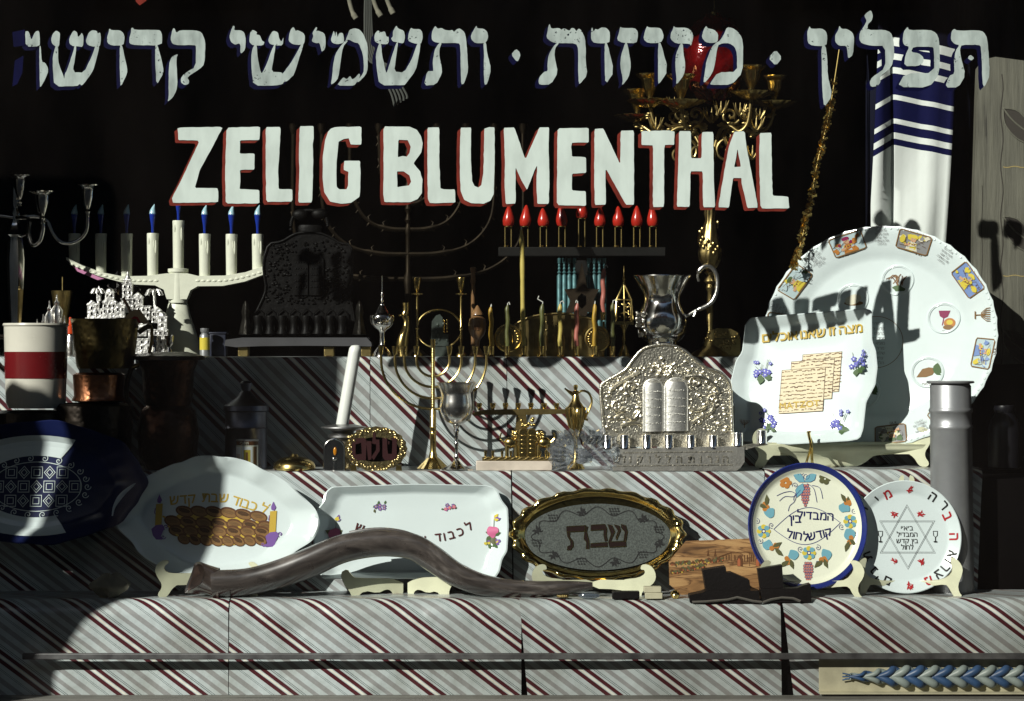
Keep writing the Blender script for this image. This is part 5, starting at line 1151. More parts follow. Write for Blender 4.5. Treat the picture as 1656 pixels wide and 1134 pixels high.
# big seder plate
r = R('seder_plate', 'large round white plate with picture panels round its rim', 'plate', 1415, .238, z=SH2 + .03, tilt=.12, yaw=-.38)
cx, cy, RR = 1415, 543, 180; n = 120
b = MB(r); plate(b, ell(cx, cy, RR, RR, n, 0, lambda t: 1 + .005 * math.cos(40 * t)), cx, cy, 20, .74, 5); d = rsurf(cx, cy, RR, 20, .74)
for k in range(110):
    a = k * 2 * math.pi / 110; b.ball(cx + 176 * math.cos(a), .4, cy + 176 * math.sin(a), 2.3, 1.6, 2.3, 0, 8, 6)
def polar(deg, rr_): a = math.radians(deg); return (cx + rr_ * math.sin(a), cy - rr_ * math.cos(a))
wells = [(-36, 78, 'egg'), (14, 96, 'bone'), (72, 100, 'cup'), (128, 92, 'leaf'), (195, 92, 'leaf'), (262, 90, 'cup')]
for deg, rw, kind in wells:
    X_, Y_ = polar(deg, rw)
    for rad_, m_ in ((24, 0), (22, 0)): b.tube([(x, 19.0, y) for x, y in ell(X_, Y_, rad_, rad_, 40)] + [(X_ + rad_, 19.0, Y_)], 1.5 if rad_ == 24 else .7, 8, 0, False)
    if kind == 'egg':
        b.sheet([ell(X_ + 2, Y_ + 7, 15, 4, 20)], d, 3); b.sheet([ell(X_ + 1, Y_ + 1, 13, 8, 24, -.35)], d, 2)
    elif kind == 'bone':
        for k in range(9): b.line(spline([(X_ - 18 + k * 4, Y_ - 4 + rr.uniform(-3, 3)), (X_ - 8 + k * 2.5, Y_ - 8 + rr.uniform(-2, 4)), (X_ + rr.uniform(-8, 8), Y_ + rr.uniform(2, 12))], 4), 1.6, d, 3 if k % 2 else 4)
        b.sheet([blob(X_ + 2, Y_ + 14, 5, 9, .3, 2)], d, 5)
    elif kind == 'cup':
        b.sheet([[(X_ - 8, Y_ - 12), (X_ + 10, Y_ - 12), (X_ + 6, Y_ - 2), (X_, Y_ + 1), (X_ - 6, Y_ - 3)]], d, 6); b.line([(X_, Y_), (X_ - 2, Y_ + 12)], 1.6, d, 6)
        b.sheet([ell(X_ + 9, Y_ + 8, 9, 8, 18)], d, 7); b.sheet([ell(X_ + 7, Y_ + 15, 8, 4, 14)], d, 3); b.sheet([ell(X_ + 9, Y_ + 7, 5, 4, 14)], d, 8); b.text('יין', X_, Y_ + 22, 4, d, 4)
    else:
        b.sheet([leaf(X_ + 14, Y_ - 6, 34, 2.7, .25)], d, 3)
        for k in range(6): b.sheet([leaf(X_ + 8, Y_ - 4, 16, -.9 + k * .3, .22)], d, 5)
        b.text('כרפס', X_, Y_ + 20, 4, d, 4)
b.line(ell(cx - 8, cy + 8, 42, 42, 60), .9, d, 9, True)
for k, s_ in enumerate(('סדר', 'קדש ורחץ', 'כרפס יחץ', 'מגיד רחצה', 'מוציא מצה', 'מרור כורך', 'שלחן עורך', 'צפון ברך', 'הלל נרצה')): b.text(s_, cx - 8, cy - 22 + k * 8, 4.2, d, 10)
def panel(deg, hw, cols, seed, skin=True):
    pr = random.Random(seed); a = math.radians(deg); ca, sa = math.cos(a), math.sin(a); X_, Y_ = polar(deg, 160)
    T = lambda u, v: (X_ + u * ca - v * sa, Y_ + u * sa + v * ca)
    dp = lambda x, y: d(x, y) - 1.3
    fr = [T(u, v) for u, v in ((-hw, -13), (-hw + 3, -15), (hw - 3, -15), (hw, -13), (hw - 1, 13), (hw - 4, 14.5), (-hw + 4, 14.5), (-hw + 1, 13))]
    b.sheet([fr], d, cols[0]); b.line(fr, 1.6, dp, 9, True)
    for k in range(14):
        u, v = pr.uniform(-hw + 5, hw - 5), pr.uniform(-11, 10); b.sheet([[T(u + x, v + y) for x, y in blob(0, 0, pr.uniform(2.2, 5), 8, .4, pr.uniform(.7, 1.6), pr.uniform(0, 3), pr)]], dp, pr.choice(cols))
    u = pr.uniform(-4, 4)
    b.sheet([[T(u + x, y) for x, y in ((-9, 13), (-6, 1), (0, -1), (6, 1), (10, 13))]], dp, cols[1])
    if skin:
        b.sheet([[T(u + x, -4 + y) for x, y in ell(0, 0, 4.4, 5.2, 14)]], dp, 11); b.sheet([[T(u + x, -9 + y) for x, y in ell(0, 0, 6, 3, 12)]], dp, cols[2]); b.sheet([[T(u + x, y) for x, y in ((-12, 5), (-4, 3), (-3, 6), (-11, 9))]], dp, 11)
        for e_ in (-1.6, 1.6): b.sheet([[T(u + e_ + x, -5 + y) for x, y in ell(0, 0, .7, .6, 6)]], dp, 10)
    for k in range(7): b.sheet([[T(u - 6 + k * 2 + x, 4 + abs(k - 3) * -.6 + y) for x, y in ell(0, 0, 1.1, 1.4, 6)]], dp, 6 if k % 2 else 8)
    for k in range(9): b.line([T(pr.uniform(-hw + 4, hw - 4), pr.uniform(-11, 11)), T(pr.uniform(-hw + 4, hw - 4), pr.uniform(-11, 11))], .5, dp, 4)
    b.text('מרור', X_ - 19 * math.sin(a) * -1 * 1, Y_ + 19 * math.cos(a), 4, d, 4, a)
for deg, cols in ((-56, (12, 8, 5)), (-19, (12, 7, 6)), (18, (10, 2, 8)), (56, (14, 8, 8)), (100, (12, 14, 8)), (140, (12, 7, 8)), (172, (10, 2, 5)), (212, (12, 14, 5)), (250, (12, 7, 8)), (275, (12, 8, 6))): panel(deg, 26 if abs(deg) < 90 else 24, cols, deg + 300)
for deg in (-75, -38, 0, 37, 155, 192):
    a = math.radians(deg); X_, Y_ = polar(deg, 163)
    for k in range(5):
        X2, Y2 = polar(deg, 172 - k * 5.2); b.text(('אכלו בני', 'מצה ומרור', 'על שום', 'מה נשתנה', 'הלילה')[k], X2, Y2, 3.2, d, 10, a)
X_, Y_ = polar(78, 163)
for k in (3.5, 7, 10.5): b.line([(X_ + 9, Y_ - k), (X_ + 3, Y_ - k * .95), (X_ - 2 - k * .3, Y_ - k * .3), (X_ - 2 - k * .3, Y_ + k * .3), (X_ + 3, Y_ + k * .95), (X_ + 9, Y_ + k)], 1.2, d, 9)
b.line([(X_ + 9, Y_), (X_ - 15, Y_)], 1.4, d, 9); b.line([(X_ - 15, Y_ - 6), (X_ - 15, Y_ + 6)], 1.8, d, 9)
b.build('plate', [M['porcelain'], M['i_gold'], M['i_egg'], M['i_tan'], M['i_brown'], M['i_green'], M['i_wine'], M['i_orange'], M['i_yel'], M['i_tan'], M['i_grey'], M['i_skin'], mat('ink_pale_sky', (.40, .50, .52), .3), M['i_salmon'], mat('ink_sky', (.16, .24, .46), .3)], ang=45)
stand('large ivory stand carrying the big round picture plate', 1370, .212, ([sarm(1496, 690, 755, 1376, -1), sarm(1226, 692, 757, 1364, 1), [(1240, 716), (1500, 716), (1490, 728), (1420, 735), (1400, 752), (1385, 757), (1300, 757), (1290, 740), (1250, 728)]], 757.5), back=40, splay=.3)
# ================================================================== TOP SHELF
rr = random.Random(31)
TY = .34
# white electric menorah
r = R('electric_menorah', 'white plastic electric menorah with candle tubes and slim blue bulbs', 'menorah', 289, .46, z=SH3)
q9 = lambda s: C(s, 100, 320, 4.2); Q9 = lambda x, y: (100 + x / 4.2, 320 + y / 4.2)
armp = q9("38,405 150,462 280,508 420,535 580,532 720,515 860,515 930,532 1110,530 1250,508 1370,468 1480,415 1560,370 1566,392 1480,460 1370,525 1250,570 1100,600 930,602 880,630 855,690 720,690 700,625 640,596 500,590 400,572 250,530 110,470 42,425")
b = MB(r); b.prism([armp], -14, 14)
for k in range(16):      # raised herring-bone moulding along the arm
    for sgn in (-1, 1):
        X_, Y_ = Q9(790 + sgn * (140 + k * 38), 565 - max(0, (k - 4)) ** 1.55 * 2.7); b.ball(X_, -14, Y_, 4.2, 1.2, 2.2, 0, 8, 5)
b.build('arm', M['ivoryplas'], bevel=.0025)
b = MB(r); b.prism([q9("45,425 110,470 250,532 300,548 250,560 110,500")], -10, 12); b.build('underside', M['pink'])
b = MB(r); cx, _ = Q9(790, 0)
b.lathe(cx, [(10, 434), (16.5, 435), (16.5, 440), (14.5, 442), (15, 490)], 0, 28); b.lathe(cx, [(13, 487), (16, 492), (20, 510), (30, 540), (38, 566), (39, r.py), (4, r.py)], 0, 32, 0, .7)
b.build('column', M['ivoryplas'])
for x, top, bot in ((85, 243, 430), (265, 243, 505), (440, 243, 528), (617, 241, 530), (792, 155, 490), (970, 245, 530), (1152, 247, 530), (1330, 247, 496)):
    X_, Y0_ = Q9(x, top); Y1_ = Q9(x, bot)[1]
    cn = MB(r); cn.lathe(X_, [(2, Y0_ + 3), (7.5, Y0_ + 2), (9.2, Y0_), (9.6, Y0_ + 1.5), (9, Y0_ + 14), (8.6, Y1_ + 3)], 0, 22, 0, 1, None, lambda t, py: 1 + (.05 * math.sin(3 * t + py * .2) if py < Y0_ + 20 else .01 * math.sin(5 * t)))
    for k in range(3): cn.ball(X_ + (-5, 3, 6)[k], -7.5, Y0_ + 12 + k * 5, 1.6, 1.4, 7 + 2 * k, 0, 7, 6)
    c_o = cn.build('candle_tube', M['ivoryplas'])
    bl = MB(r); lean = .9
    prof = [(2.2, 2), (2.4, -4), (2.4, -9), (3.0, -15), (4.6, -24), (5.6, -32)]
    bl.lathe(X_, [(a, Y0_ + z) for a, z in prof[::-1]], 0, 16, 0)
    bl.tube([(X_, 0, Y0_ - 31), (X_ + .2, 0, Y0_ - 36), (X_ + 1.2, 0, Y0_ - 41), (X_ + 3, 0, Y0_ - 47)], [5.6, 4.8, 3, .5], 16, 1)
    bo = bl.build('bulb', [M['bluebulb'], M['paleflame']])
    bo.parent = c_o

# black embossed hanukkah lamp
r = R('bronze_lamp', 'large blackened bronze Hanukkah lamp with a crown and embossed tablets', 'hanukkah lamp', 488, .44, z=SH3)
q10 = lambda s: C(s, 350, 320, 4.2); Q10 = lambda x, y: (350 + x / 4.2, 320 + y / 4.2)
b = MB(r); outl = q10("320,420 355,310 440,300 520,250 570,236 700,236 780,270 840,310 910,315 930,420 920,560 900,680 925,745 950,935 190,935 310,700 340,620 320,500")
outl = chaikin(outl, 1); b.prism([outl], 0, 6); b.tube([(x, -1, y) for x, y in outl] + [(outl[0][0], -1, outl[0][1])], 2, 8)
for k in range(420):
    u, v = rr.uniform(335, 920), rr.uniform(290, 720)
    if 505 < u < 745 and 370 < v < 670 or not (abs(u - 625) < 240 + (v - 300) * .2): continue
    if v < 310 and abs(u - 640) > 130: continue
    b.ball(*((lambda p: (p[0], -.5, p[1]))(Q10(u, v))), rr.uniform(1.4, 3.4), 2.2, rr.uniform(1.2, 2.6), 0, 7, 5)
b.build('back_plate', M['bronze_dark'])
b = MB(r)
for k in range(46):
    t = k / 46; a = math.pi * (1 - t); X_ = 632 + 125 * math.cos(a); Y_ = 215 - 130 * math.sin(a) ** .6
    b.ball(*Q10(X_, 0)[:1], -1, Q10(0, Y_)[1], 3, 3, 3, 0, 8, 6)
b.ball(*Q10(570, 0)[:1], -2, Q10(0, 115)[1], 13, 7, 9); b.ball(*Q10(700, 0)[:1], -2, Q10(0, 110)[1], 13, 7, 9); b.lathe(Q10(635, 0)[0], [(18, Q10(0, 185)[1]), (20, Q10(0, 200)[1]), (19, Q10(0, 232)[1]), (4, Q10(0, 240)[1])], 2, 24, 0, .4)
b.build('crown', M['bronze_dark'])
for xa, xb in ((525, 622), (632, 728)):
    b = MB(r); (x0, y1), (x1, y0) = Q10(xa, 662), Q10(xb, 385); w_ = (x1 - x0) / 2
    b.prism([[(x0, y1)] + [((x0 + x1) / 2 - w_ * math.cos(t), y0 + w_ - w_ * math.sin(t)) for t in [i * math.pi / 12 for i in range(13)]] + [(x1, y1)]], -4, 1)
    for k in range(5):
        for j in range(5): b.ball(x0 + 4 + j * 4, -4.2, y0 + 13 + k * 10, 1.8, 1, 1.2, 0, 6, 5)
    b.build('tablet', M['bronze_dark'])
for k in range(8):
    X_ = Q10(290 + k * 81, 0)[0]
    b = MB(r); b.lathe(X_, [(4, 512), (7.5, 511), (8, 514), (6, 522), (6, 532), (9, 540), (4, 542)], -16, 16); b.tube([(X_ - 8, -4, 540), (X_ - 8, -4, 507), (X_, -4, 500), (X_ + 8, -4, 507), (X_ + 8, -4, 540)], 1.4, 6); b.build('candle_cup', M['bronze_dark'])
for x in (205, 975):
    X_ = Q10(x, 0)[0]; b = MB(r); b.lathe(X_, [(1, 487), (4, 493), (6, 505), (5, 513), (6, 520), (8, 530), (10, 541), (4, 542)], -14, 14, 0, 1, None, lambda t, py: 1 + .15 * math.cos(4 * t)); b.build('pillar', mat('worn_bronze', (.08, .075, .065), .35, 1, noise=.6, scale=60, bump=.5, bscale=120))
b = MB(r); b.prism([q10("78,965 190,950 1030,950 1060,985 1062,1010 950,1008 600,1005 300,1008 150,1015 70,1005")], -34, 20); b.build('base', mat('grey_slate', (.05, .05, .055), .5, noise=.4, scale=20), bevel=.003)
for x in (190, 770, 1020):
    X_ = Q10(x, 0)[0]; b = MB(r); b.box(X_ - 8, X_ + 9, 560, r.py, -26, 0); b.build('foot', M['brass_dull'], bevel=.002)

# silver city ornament in cellophane
r = R('silver_city', 'bright silver relief of little towers, domes and a palm tree in cellophane', 'ornament', 220, .375, z=SH3)
def tower(b, x, y, w, h, d=0, roof='flat', win=2):
    X_, Y_ = Q9(x, y); w /= 4.2; h /= 4.2; b.box(X_ - w / 2, X_ + w / 2, Y_ - h, Y_, d - 6, d + 6)
    b.box(X_ - w / 2 - 1, X_ + w / 2 + 1, Y_ - h - 1.5, Y_ - h - .05, d - 7, d + 7)
    if roof == 'gable': b.prism([[(X_ - w / 2 - 1, Y_ - h - 1.6), (X_, Y_ - h - w * .55), (X_ + w / 2 + 1, Y_ - h - 1.6)]], d - 7, d + 7)
    if roof == 'dome': b.ball(X_, d, Y_ - h - 1, w / 2, 6, w * .5, 0, 14, 10)
    if roof == 'spire': b.lathe(X_, [(.4, Y_ - h - w * 1.2), (w / 2, Y_ - h - 1)], d, 12)
    for i in range(win):
        for j in range(max(1, int(h / 9))):
            xx = X_ - w / 2 + w * (i + .5) / win; yy = Y_ - h + 5 + j * 9
            b.box(xx - 1.2, xx + 1.2, yy - 2, yy + 2, d - 6.6, d - 5.9, 1); b.tube([(xx - 1.8, d - 6.6, yy + 2), (xx - 1.8, d - 6.6, yy - 2), (xx, d - 6.6, yy - 3.4), (xx + 1.8, d - 6.6, yy - 2), (xx + 1.8, d - 6.6, yy + 2)], .5, 6)
b = MB(r)
for a in ((210, 820, 60, 90, -4, 'gable', 1), (262, 820, 50, 60, -2, 'flat', 2), (330, 815, 90, 100, -6, 'gable', 3), (325, 720, 58, 75, 2, 'dome', 2), (405, 815, 60, 75, -8, 'gable', 2), (447, 700, 66, 115, 0, 'flat', 2), (447, 780, 80, 90, 0, 'flat', 2), (447, 590, 50, 30, 0, 'spire', 1), (515, 760, 70, 80, 2, 'gable', 2), (560, 830, 90, 90, -6, 'flat', 3), (645, 850, 60, 80, -4, 'gable', 2), (690, 910, 60, 100, -10, 'dome', 1), (250, 700, 26, 70, 3, 'spire', 1), (270, 930, 200, 110, -4, 'flat', 5), (480, 940, 200, 110, -4, 'flat', 5), (660, 960, 130, 60, -8, 'flat', 4), (570, 1060, 260, 100, -2, 'flat', 6), (320, 1060, 240, 130, -2, 'flat', 6)): tower(b, *a)
for (x, y, s_) in ((628, 650, 1), (245, 640, .8)):
    X_, Y_ = Q9(x, y); b.tube([(X_, 0, Y_), (X_ + 1, 0, Y_ + 25 * s_), (X_ - 1, 0, Y_ + 42 * s_)], 2.4, 8)
    for k in range(8):
        t = k * .785; b.tube(spline([(X_, 0, Y_), (X_ + 8 * s_ * math.cos(t), 5 * math.sin(t) - 2, Y_ - 6 * s_), (X_ + 14 * s_ * math.cos(t), 8 * math.sin(t) - 2, Y_ + 3 * s_)], 4), 1.8, 6)
b.build('relief', [mat('bright_silver', (.90, .89, .86), .42, 1, noise=.1, scale=60, bump=.8, bscale=160), M['black']])
b = MB(r)
for x in (640, 735): X_ = Q9(x, 0)[0]; b.lathe(X_, [(6, 545), (8, 543), (7, 556), (3, 562), (8, r.py - 1), (4, r.py)], -14, 18)
b.build('candle_cup', M['silver'])
b = MB(r); rs = random.Random(6); grid = []; nx, ny = 16, 16
for j in range(ny + 1):
    for i in range(nx + 1):
        u, v = i / nx, j / ny; X_ = 150 + 135 * u * (.45 + .55 * v) + 40 * (1 - v) * .6 + rs.uniform(-2, 2); Y_ = 432 + 143 * v + 70 * abs(u - .42) * (1 - v) + rs.uniform(-2, 2)
        grid.append((X_, -18 - 8 * math.sin(u * 3.1) + rs.uniform(-2.4, 2.4), min(Y_, r.py - .5)))
b.add(grid, [(j * (nx + 1) + i, j * (nx + 1) + i + 1, (j + 1) * (nx + 1) + i + 1, (j + 1) * (nx + 1) + i) for j in range(ny) for i in range(nx)], 0)
b.build('wrapping', M['cello'], flat=True)

# tall silver candelabrum at the left
r = R('silver_candelabrum', 'tall dark silver candelabrum with curling arms at the far left', 'candelabrum', 25, .42, z=SH3)
b = MB(r); b.lathe(25, [(4, 302), (5, 330), (3, 338), (6, 345), (4, 352), (8, 366), (14, 378), (16, 380), (10, 384), (13, 420), (12, 460), (10, 500), (8, 530), (14, 552), (26, 568), (30, r.py - 2), (4, r.py)], 0, 12, 0, 1, None, lambda t, py: 1 + .1 * math.cos(6 * t)); b.build('stem', M['silver'])
def holder(x, y, d, h=1.0):
    b = MB(r); b.lathe(x, [(5, y + 3), (20 * h, y), (21 * h, y - 1.5), (18 * h, y + 1), (11, y + 5), (10, y + 18), (6, y + 32), (3, y + 38), (5, y + 42), (3, y + 46), (9, y + 49), (2, y + 51)], d, 24); b.build('candle_cup', M['silver'])
holder(32, 285, 0, 1); holder(78, 314, -50, 1); holder(140, 300, 10, 1)
for pts in (((28, 0, 352), (60, 2, 350), (76, 4, 358), (84, 5, 376), (96, 6, 390), (112, 8, 393), (128, 10, 386), (138, 10, 372), (140, 10, 350)), ((28, -6, 352), (50, -20, 356), (54, -36, 380), (62, -46, 398), (74, -50, 392), (79, -50, 372), (78, -50, 360)), ((22, 0, 352), (-10, 2, 350), (-30, 4, 370), (-50, 4, 390), (-70, 4, 370), (-72, 4, 345))):
    b = MB(r); b.tube(spline(pts, 6), 3.4, 10); b.build('arm', M['silver'])

# spice towers and a red-capped bottle behind the pots
r = R('spice_tower', 'small silver filigree spice tower group behind the enamel pot', 'spice box', 88, .40, z=SH3)
b = MB(r)
for x, h, w_ in ((80, 500, 7), (92, 490, 9), (70, 522, 6), (104, 524, 6), (60, 530, 5)):
    b.lathe(x, [(.5, h - 14), (1.5, h - 4), (w_ * .5, h), (w_ * .35, h + 3), (w_, h + 12), (w_ * .9, h + 30), (w_ * 1.1, 568), (w_, r.py)], 0, 14, 0, 1, None, lambda t, py: 1 + .12 * math.cos(7 * t))
b.build('body', M['silver_rough'])
r = R('brass_vase', 'small dark brass beaker standing behind the enamel pot', 'beaker', 100, .44, z=SH3)
b = MB(r); b.lathe(100, [(14, 476), (16, 470), (17, 471), (13, 500), (10, 512), (16, 540), (18, 566), (4, r.py)], 0, 24); b.tube([(101, 0, 470), (101, 0, 448)], .8, 6); b.build('body', M['brass_dull'])
r = R('capped_bottle', 'small clear bottle with a bright red cap beside the brass mug', 'bottle', 114, .36, z=SH3)
b = MB(r); b.lathe(114, [(2, 513), (2.5, 520), (3, 524), (7.5, 528), (8, 540), (4, 541)], 0, 18); b.build('cap', M['orange'])
b = MB(r); b.lathe(114, [(6, 541.5), (8, 546), (8.5, 570), (8, r.py), (3, r.py)], 0, 18); b.build('body', M['silver_rough'])
r = R('spice_jar', 'narrow jar with a yellow label right of the white menorah base', 'jar', 331, .40, z=SH3)
b = MB(r); b.lathe(331, [(6, 533), (7, 531), (7, 536), (5, 539), (8, 543), (8, r.py - 1), (6, r.py)], 0, 18); b.build('body', M['tin'])
b = MB(r); b.lathe(331, [(8.2, 546), (8.2, 566)], 0, 18); b.build('label', M['i_yel'])
r = R('painted_tin', 'dark painted tin box behind the spice jar', 'tin', 353, .44, z=SH3)
b = MB(r); b.box(340, 367, 540, r.py, -14, 14); b.box(338.5, 368.5, 537, 541, -15.5, 15.5); b.build('box', mat('dark_blue_tin', (.03, .035, .06), .4, .4, noise=.5, scale=30), bevel=.002)

# blue-steel spice tower
r = R('steel_spice_box', 'round polished silver spice box with a ringed cone and thin spire', 'spice box', 620, .38, z=SH3)
b = MB(r); prof = [(.8, 446), (1, 472), (1.2, 473), (3, 478), (1.6, 481), (3.2, 486), (1.8, 489), (4.4, 492)]
for k in range(6): prof += [(4.5 + k * 1.4, 494 + k * 2.4), (5.6 + k * 1.4, 495 + k * 2.4)]
prof += [(14, 509), (19, 510), (20, 512), (20, 517), (18, 524), (13, 530), (7, 534), (4, 538), (4.6, 545), (4, 556), (6, 560), (14, 570), (16, r.py), (3, r.py)]
b.lathe(618, prof, 0, 32); b.build('body', M['silver'])
# brass bird-necked bottle
r = R('brass_bottle', 'slim brass bottle with a long curved neck behind the brass menorah', 'bottle', 655, .40, z=SH3)
b = MB(r); sp_ = spline([(656, 0, 490, 5), (656, 0, 503, 5), (654, 0, 509, 5.5), (657, 0, 518, 5), (656, 0, 530, 6.5), (652, 0, 545, 9), (650, 0, 560, 10), (652, 0, r.py, 8)], 6)
b.tube([s_[:3] for s_ in sp_], [s_[3] for s_ in sp_], 20); b.lathe(650, [(1, 508), (6, 509), (6, 511), (2, 512)], -4, 14); b.lathe(656, [(4, 489), (5.6, 490), (5.6, 494), (4, 495)], 0, 16); b.build('body', M['brass'])
# pair of candlesticks joined by a ring
r = R('ring_candlesticks', 'pair of thin brass candlesticks joined by a ring around a small city model', 'candlesticks', 713, .42, z=SH3)
for x in (674.5, 745.5):
    b = MB(r); b.lathe(x, [(5, 452), (7, 449), (7.4, 450.5), (5.6, 460), (4, 467), (2, 471), (1.6, 473), (10, 475), (9, 476.5), (1.8, 478), (1.8, 528), (3.4, 531), (1.8, 534), (2.2, 566), (9, 572), (10, r.py), (3, r.py)], 0, 20); b.build('candlestick', M['brass'])
b = MB(r); b.tube([(710 + 36 * math.cos(t), 0, 532 + 31 * math.sin(t)) for t in [i * math.pi / 24 for i in range(49)]], 1.6, 8, 0, False); b.build('ring', M['brass'])
b = MB(r); b.prism([C("780,800 785,660 830,600 870,585 900,620 900,790 960,800 965,930 770,940", 580, 420, 6.624)], -6, 6); b.box(700, 728, 560, r.py, -6, 6)
for k in range(8): b.ball(700 + rr.uniform(2, 26), -6, 520 + rr.uniform(0, 38), 2.4, 1.5, 3, 0, 8, 6)
b.build('city_model', mat('grey_green_metal', (.045, .06, .05), .5, .3, noise=.4, scale=80, bump=.3, bscale=120))
b = MB(r)
for k in range(2): b.tube([(718 + k * 5, -5, 518), (718 + k * 5, -5, 538)], 1.2, 6)
for k in range(8): b.ball(718 + (k % 2) * 5, -6.5, 518 + (k // 2) * 6, 1.5, 1.2, 1.5, 0, 8, 6)
b.build('bead_trim', M['gold'])
# wooden spice jar
r = R('wooden_jar', 'turned olive wood jar with a pointed lid and burnt drawing', 'jar', 772, .40, z=SH3)
b = MB(r); b.lathe(772, [(7, 511), (13, 516), (14.5, 524), (14, 534), (11, 542), (6, 548), (4, 552), (3.5, 562), (12, 573), (14, r.py), (3, r.py)], 0, 28); b.build('body', M['woodlight'])
b = MB(r); b.lathe(772, [(1, 494), (2, 495), (6, 502), (9.5, 507), (10, 509.5), (4, 510)], 0, 24); b.build('lid', M['woodlight'])
b = MB(r); b.line([(764, 530), (764, 521), (776, 521), (776, 533)], .8, lambda x, y: -math.sqrt(max(0, 14.6 ** 2 - (x - 772) ** 2)) - .2, 0)
for x in (768, 772.5): b.prism([[(x - 1.4, 534), (x - 1.4, 528), (x, 526), (x + 1.4, 528), (x + 1.4, 534)]], -15.2, -13)
b.build('drawing', [M['i_brown']])
r = R('wooden_pestle', 'thin turned wooden stick with a knobbed top standing behind the wooden jar', 'stick', 765, .46, z=SH3)
b = MB(r); b.lathe(765, [(2, 432), (4.5, 433), (4.8, 438), (3, 442), (3.6, 447), (4.2, 456), (3.4, 460), (3.4, r.py)], 0, 16); b.build('stick', M['woodlight'])

# brass coin menorah with coloured candles
r = R('coin_menorah', 'brass menorah with large embossed coins and a row of candle cups', 'menorah', 895, .39, z=SH3)
arc_ = [(820, r.py), (826, 534), (845, 518), (870, 510), (912, 507), (940, 512), (965, 524), (976, r.py)]
b = MB(r); b.prism([[p[:2] for p in spline(arc_, 5)]], 2, 6); b.tube([(x, 1, y) for x, y in spline(arc_, 5)], 1.8, 8)
for x in (864, 878, 892, 906, 920): b.tube([(x, 1, 566), (x, 1, 545), (x + 3, 1, 541), (x + 6, 1, 545), (x + 6, 1, 566)], 1, 6)
for k in range(12): b.ball(885 + rr.uniform(-14, 22), 1, 527 + rr.uniform(-8, 8), 2, 1.5, 1.6, 0, 8, 6)
b.build('back_plate', M['brass_dull'])
for x, y, R0 in ((822, 547, 23), (966, 548, 21)):
    b = MB(r); b.lathe(x, [(1, 0), (1, 0)], 0, 3) if False else None
    n = 40; pts = []
    for rad_, dd in ((0, -6), (R0 - 3, -6), (R0 - 2, -8), (R0, -7.5), (R0, -3), (0, -3)):
        pts += [(x + rad_ * math.cos(t), dd, y + rad_ * math.sin(t)) for t in [i * 2 * math.pi / n for i in range(n)]]
    b.add(pts, [(a * n + i, a * n + (i + 1) % n, (a + 1) * n + (i + 1) % n, (a + 1) * n + i) for a in range(5) for i in range(n)], 0)
    for k in range(17):
        t = k * .3 + 1.9; b.ball(x + (R0 - 7) * math.cos(t), -6, y + (R0 - 7) * math.sin(t), 2.2, 1.6, 1.6, 0, 8, 6)
    for k in (-6, 0, 6): b.tube([(x + k, -6.5, y - 7), (x + k, -6.5, y + 8)], 1.1, 6)
    b.build('coin', M['brass'])
cnd = ((795, 497, 566, 'amberwax'), (820, 494, 566, 'greenwax'), (847, 372, 566, 'yellow'), (876, 492, 566, 'greenwax'), (906, 492, 566, 'yellow'), (932, 491, 566, 'pinkwax'), (962, 492, 566, 'amberwax'), (990, 490, 566, 'greenwax'))
for x, t_, bt, m_ in cnd:
    b = MB(r); b.lathe(x, [(4.6, 562), (5.2, 560), (5, 562), (4, 574), (6, r.py), (2, r.py)], -14, 16); b.build('candle_cup', M['brass'])
b = MB(r); b.tube([(976, 0, 570), (976, 0, 520)], 2, 8); b.lathe(975, [(4, 507), (4.8, 505), (4.6, 508), (3, 518)], -2, 14); b.build('servant_cup', M['brass'])
names = dict(amberwax='amber', greenwax='olive green', yellow='pale yellow', pinkwax='pink')
desc = ('short amber candle at the left end of the coin menorah', 'olive green candle before the left coin of the menorah', 'tall pale yellow candle rising above the coin menorah', 'olive green candle with a long bent wick right of the tall yellow one',
        'short yellow candle with curled wick before the blue-green menorah', 'pink candle in the front row of the coin menorah', 'amber candle before the right coin of the menorah', 'olive green candle at the right end of the coin menorah')
rc = random.Random(12)
def candle(x, t_, bt, m_, lab, d=-14, lean=0, y=.39, tw=False, wk=1):
    rc_ = R('thin_candle', lab, 'candle', x, y, py=bt, group='thin coloured candles on the coin menorah')
    b = MB(rc_); n = 14; lx = lean
    pth = [(x + lx * (1 - i / n) ** 1.3 + (.8 * math.sin(i * .9 + x) if t_ > 400 else .5 * math.sin(i * .5)), d + .4 * math.sin(i), t_ + (bt - t_) * i / n) for i in range(n + 1)]
    b.tube(pth, [1.6] + [3.5] + [3.9 + .3 * rc.uniform(-1, 1) for i in range(n - 1)], 10); b.build('wax', M[m_])
    b = MB(rc_); X_, d_, Y_ = pth[0]
    wp = [(X_, d_, Y_ + 2), (X_ + .3, d_, Y_ - 3)] + ([(X_ + 4 * wk, d_, Y_ - 5), (X_ + 6 * wk, d_, Y_ - 1)] if abs(wk) < 2 else [(X_ - 8, d_, Y_ - 8), (X_ - 6, d_, Y_ - 13)])
    b.tube(wp, .9, 6); b.build('wick', M['wick'])
for i, (x, t_, bt, m_) in enumerate(cnd): candle(x, t_, bt, m_, desc[i], -14, -4 if i == 2 else (1 if i % 2 else -1), wk=(.2, .6, .1, -2, 1, -.5, .1, 1.2)[i])
candle(975, 434, 507, 'pinkwax', 'raised pink candle standing higher than the others behind the right coin', -2, 1)

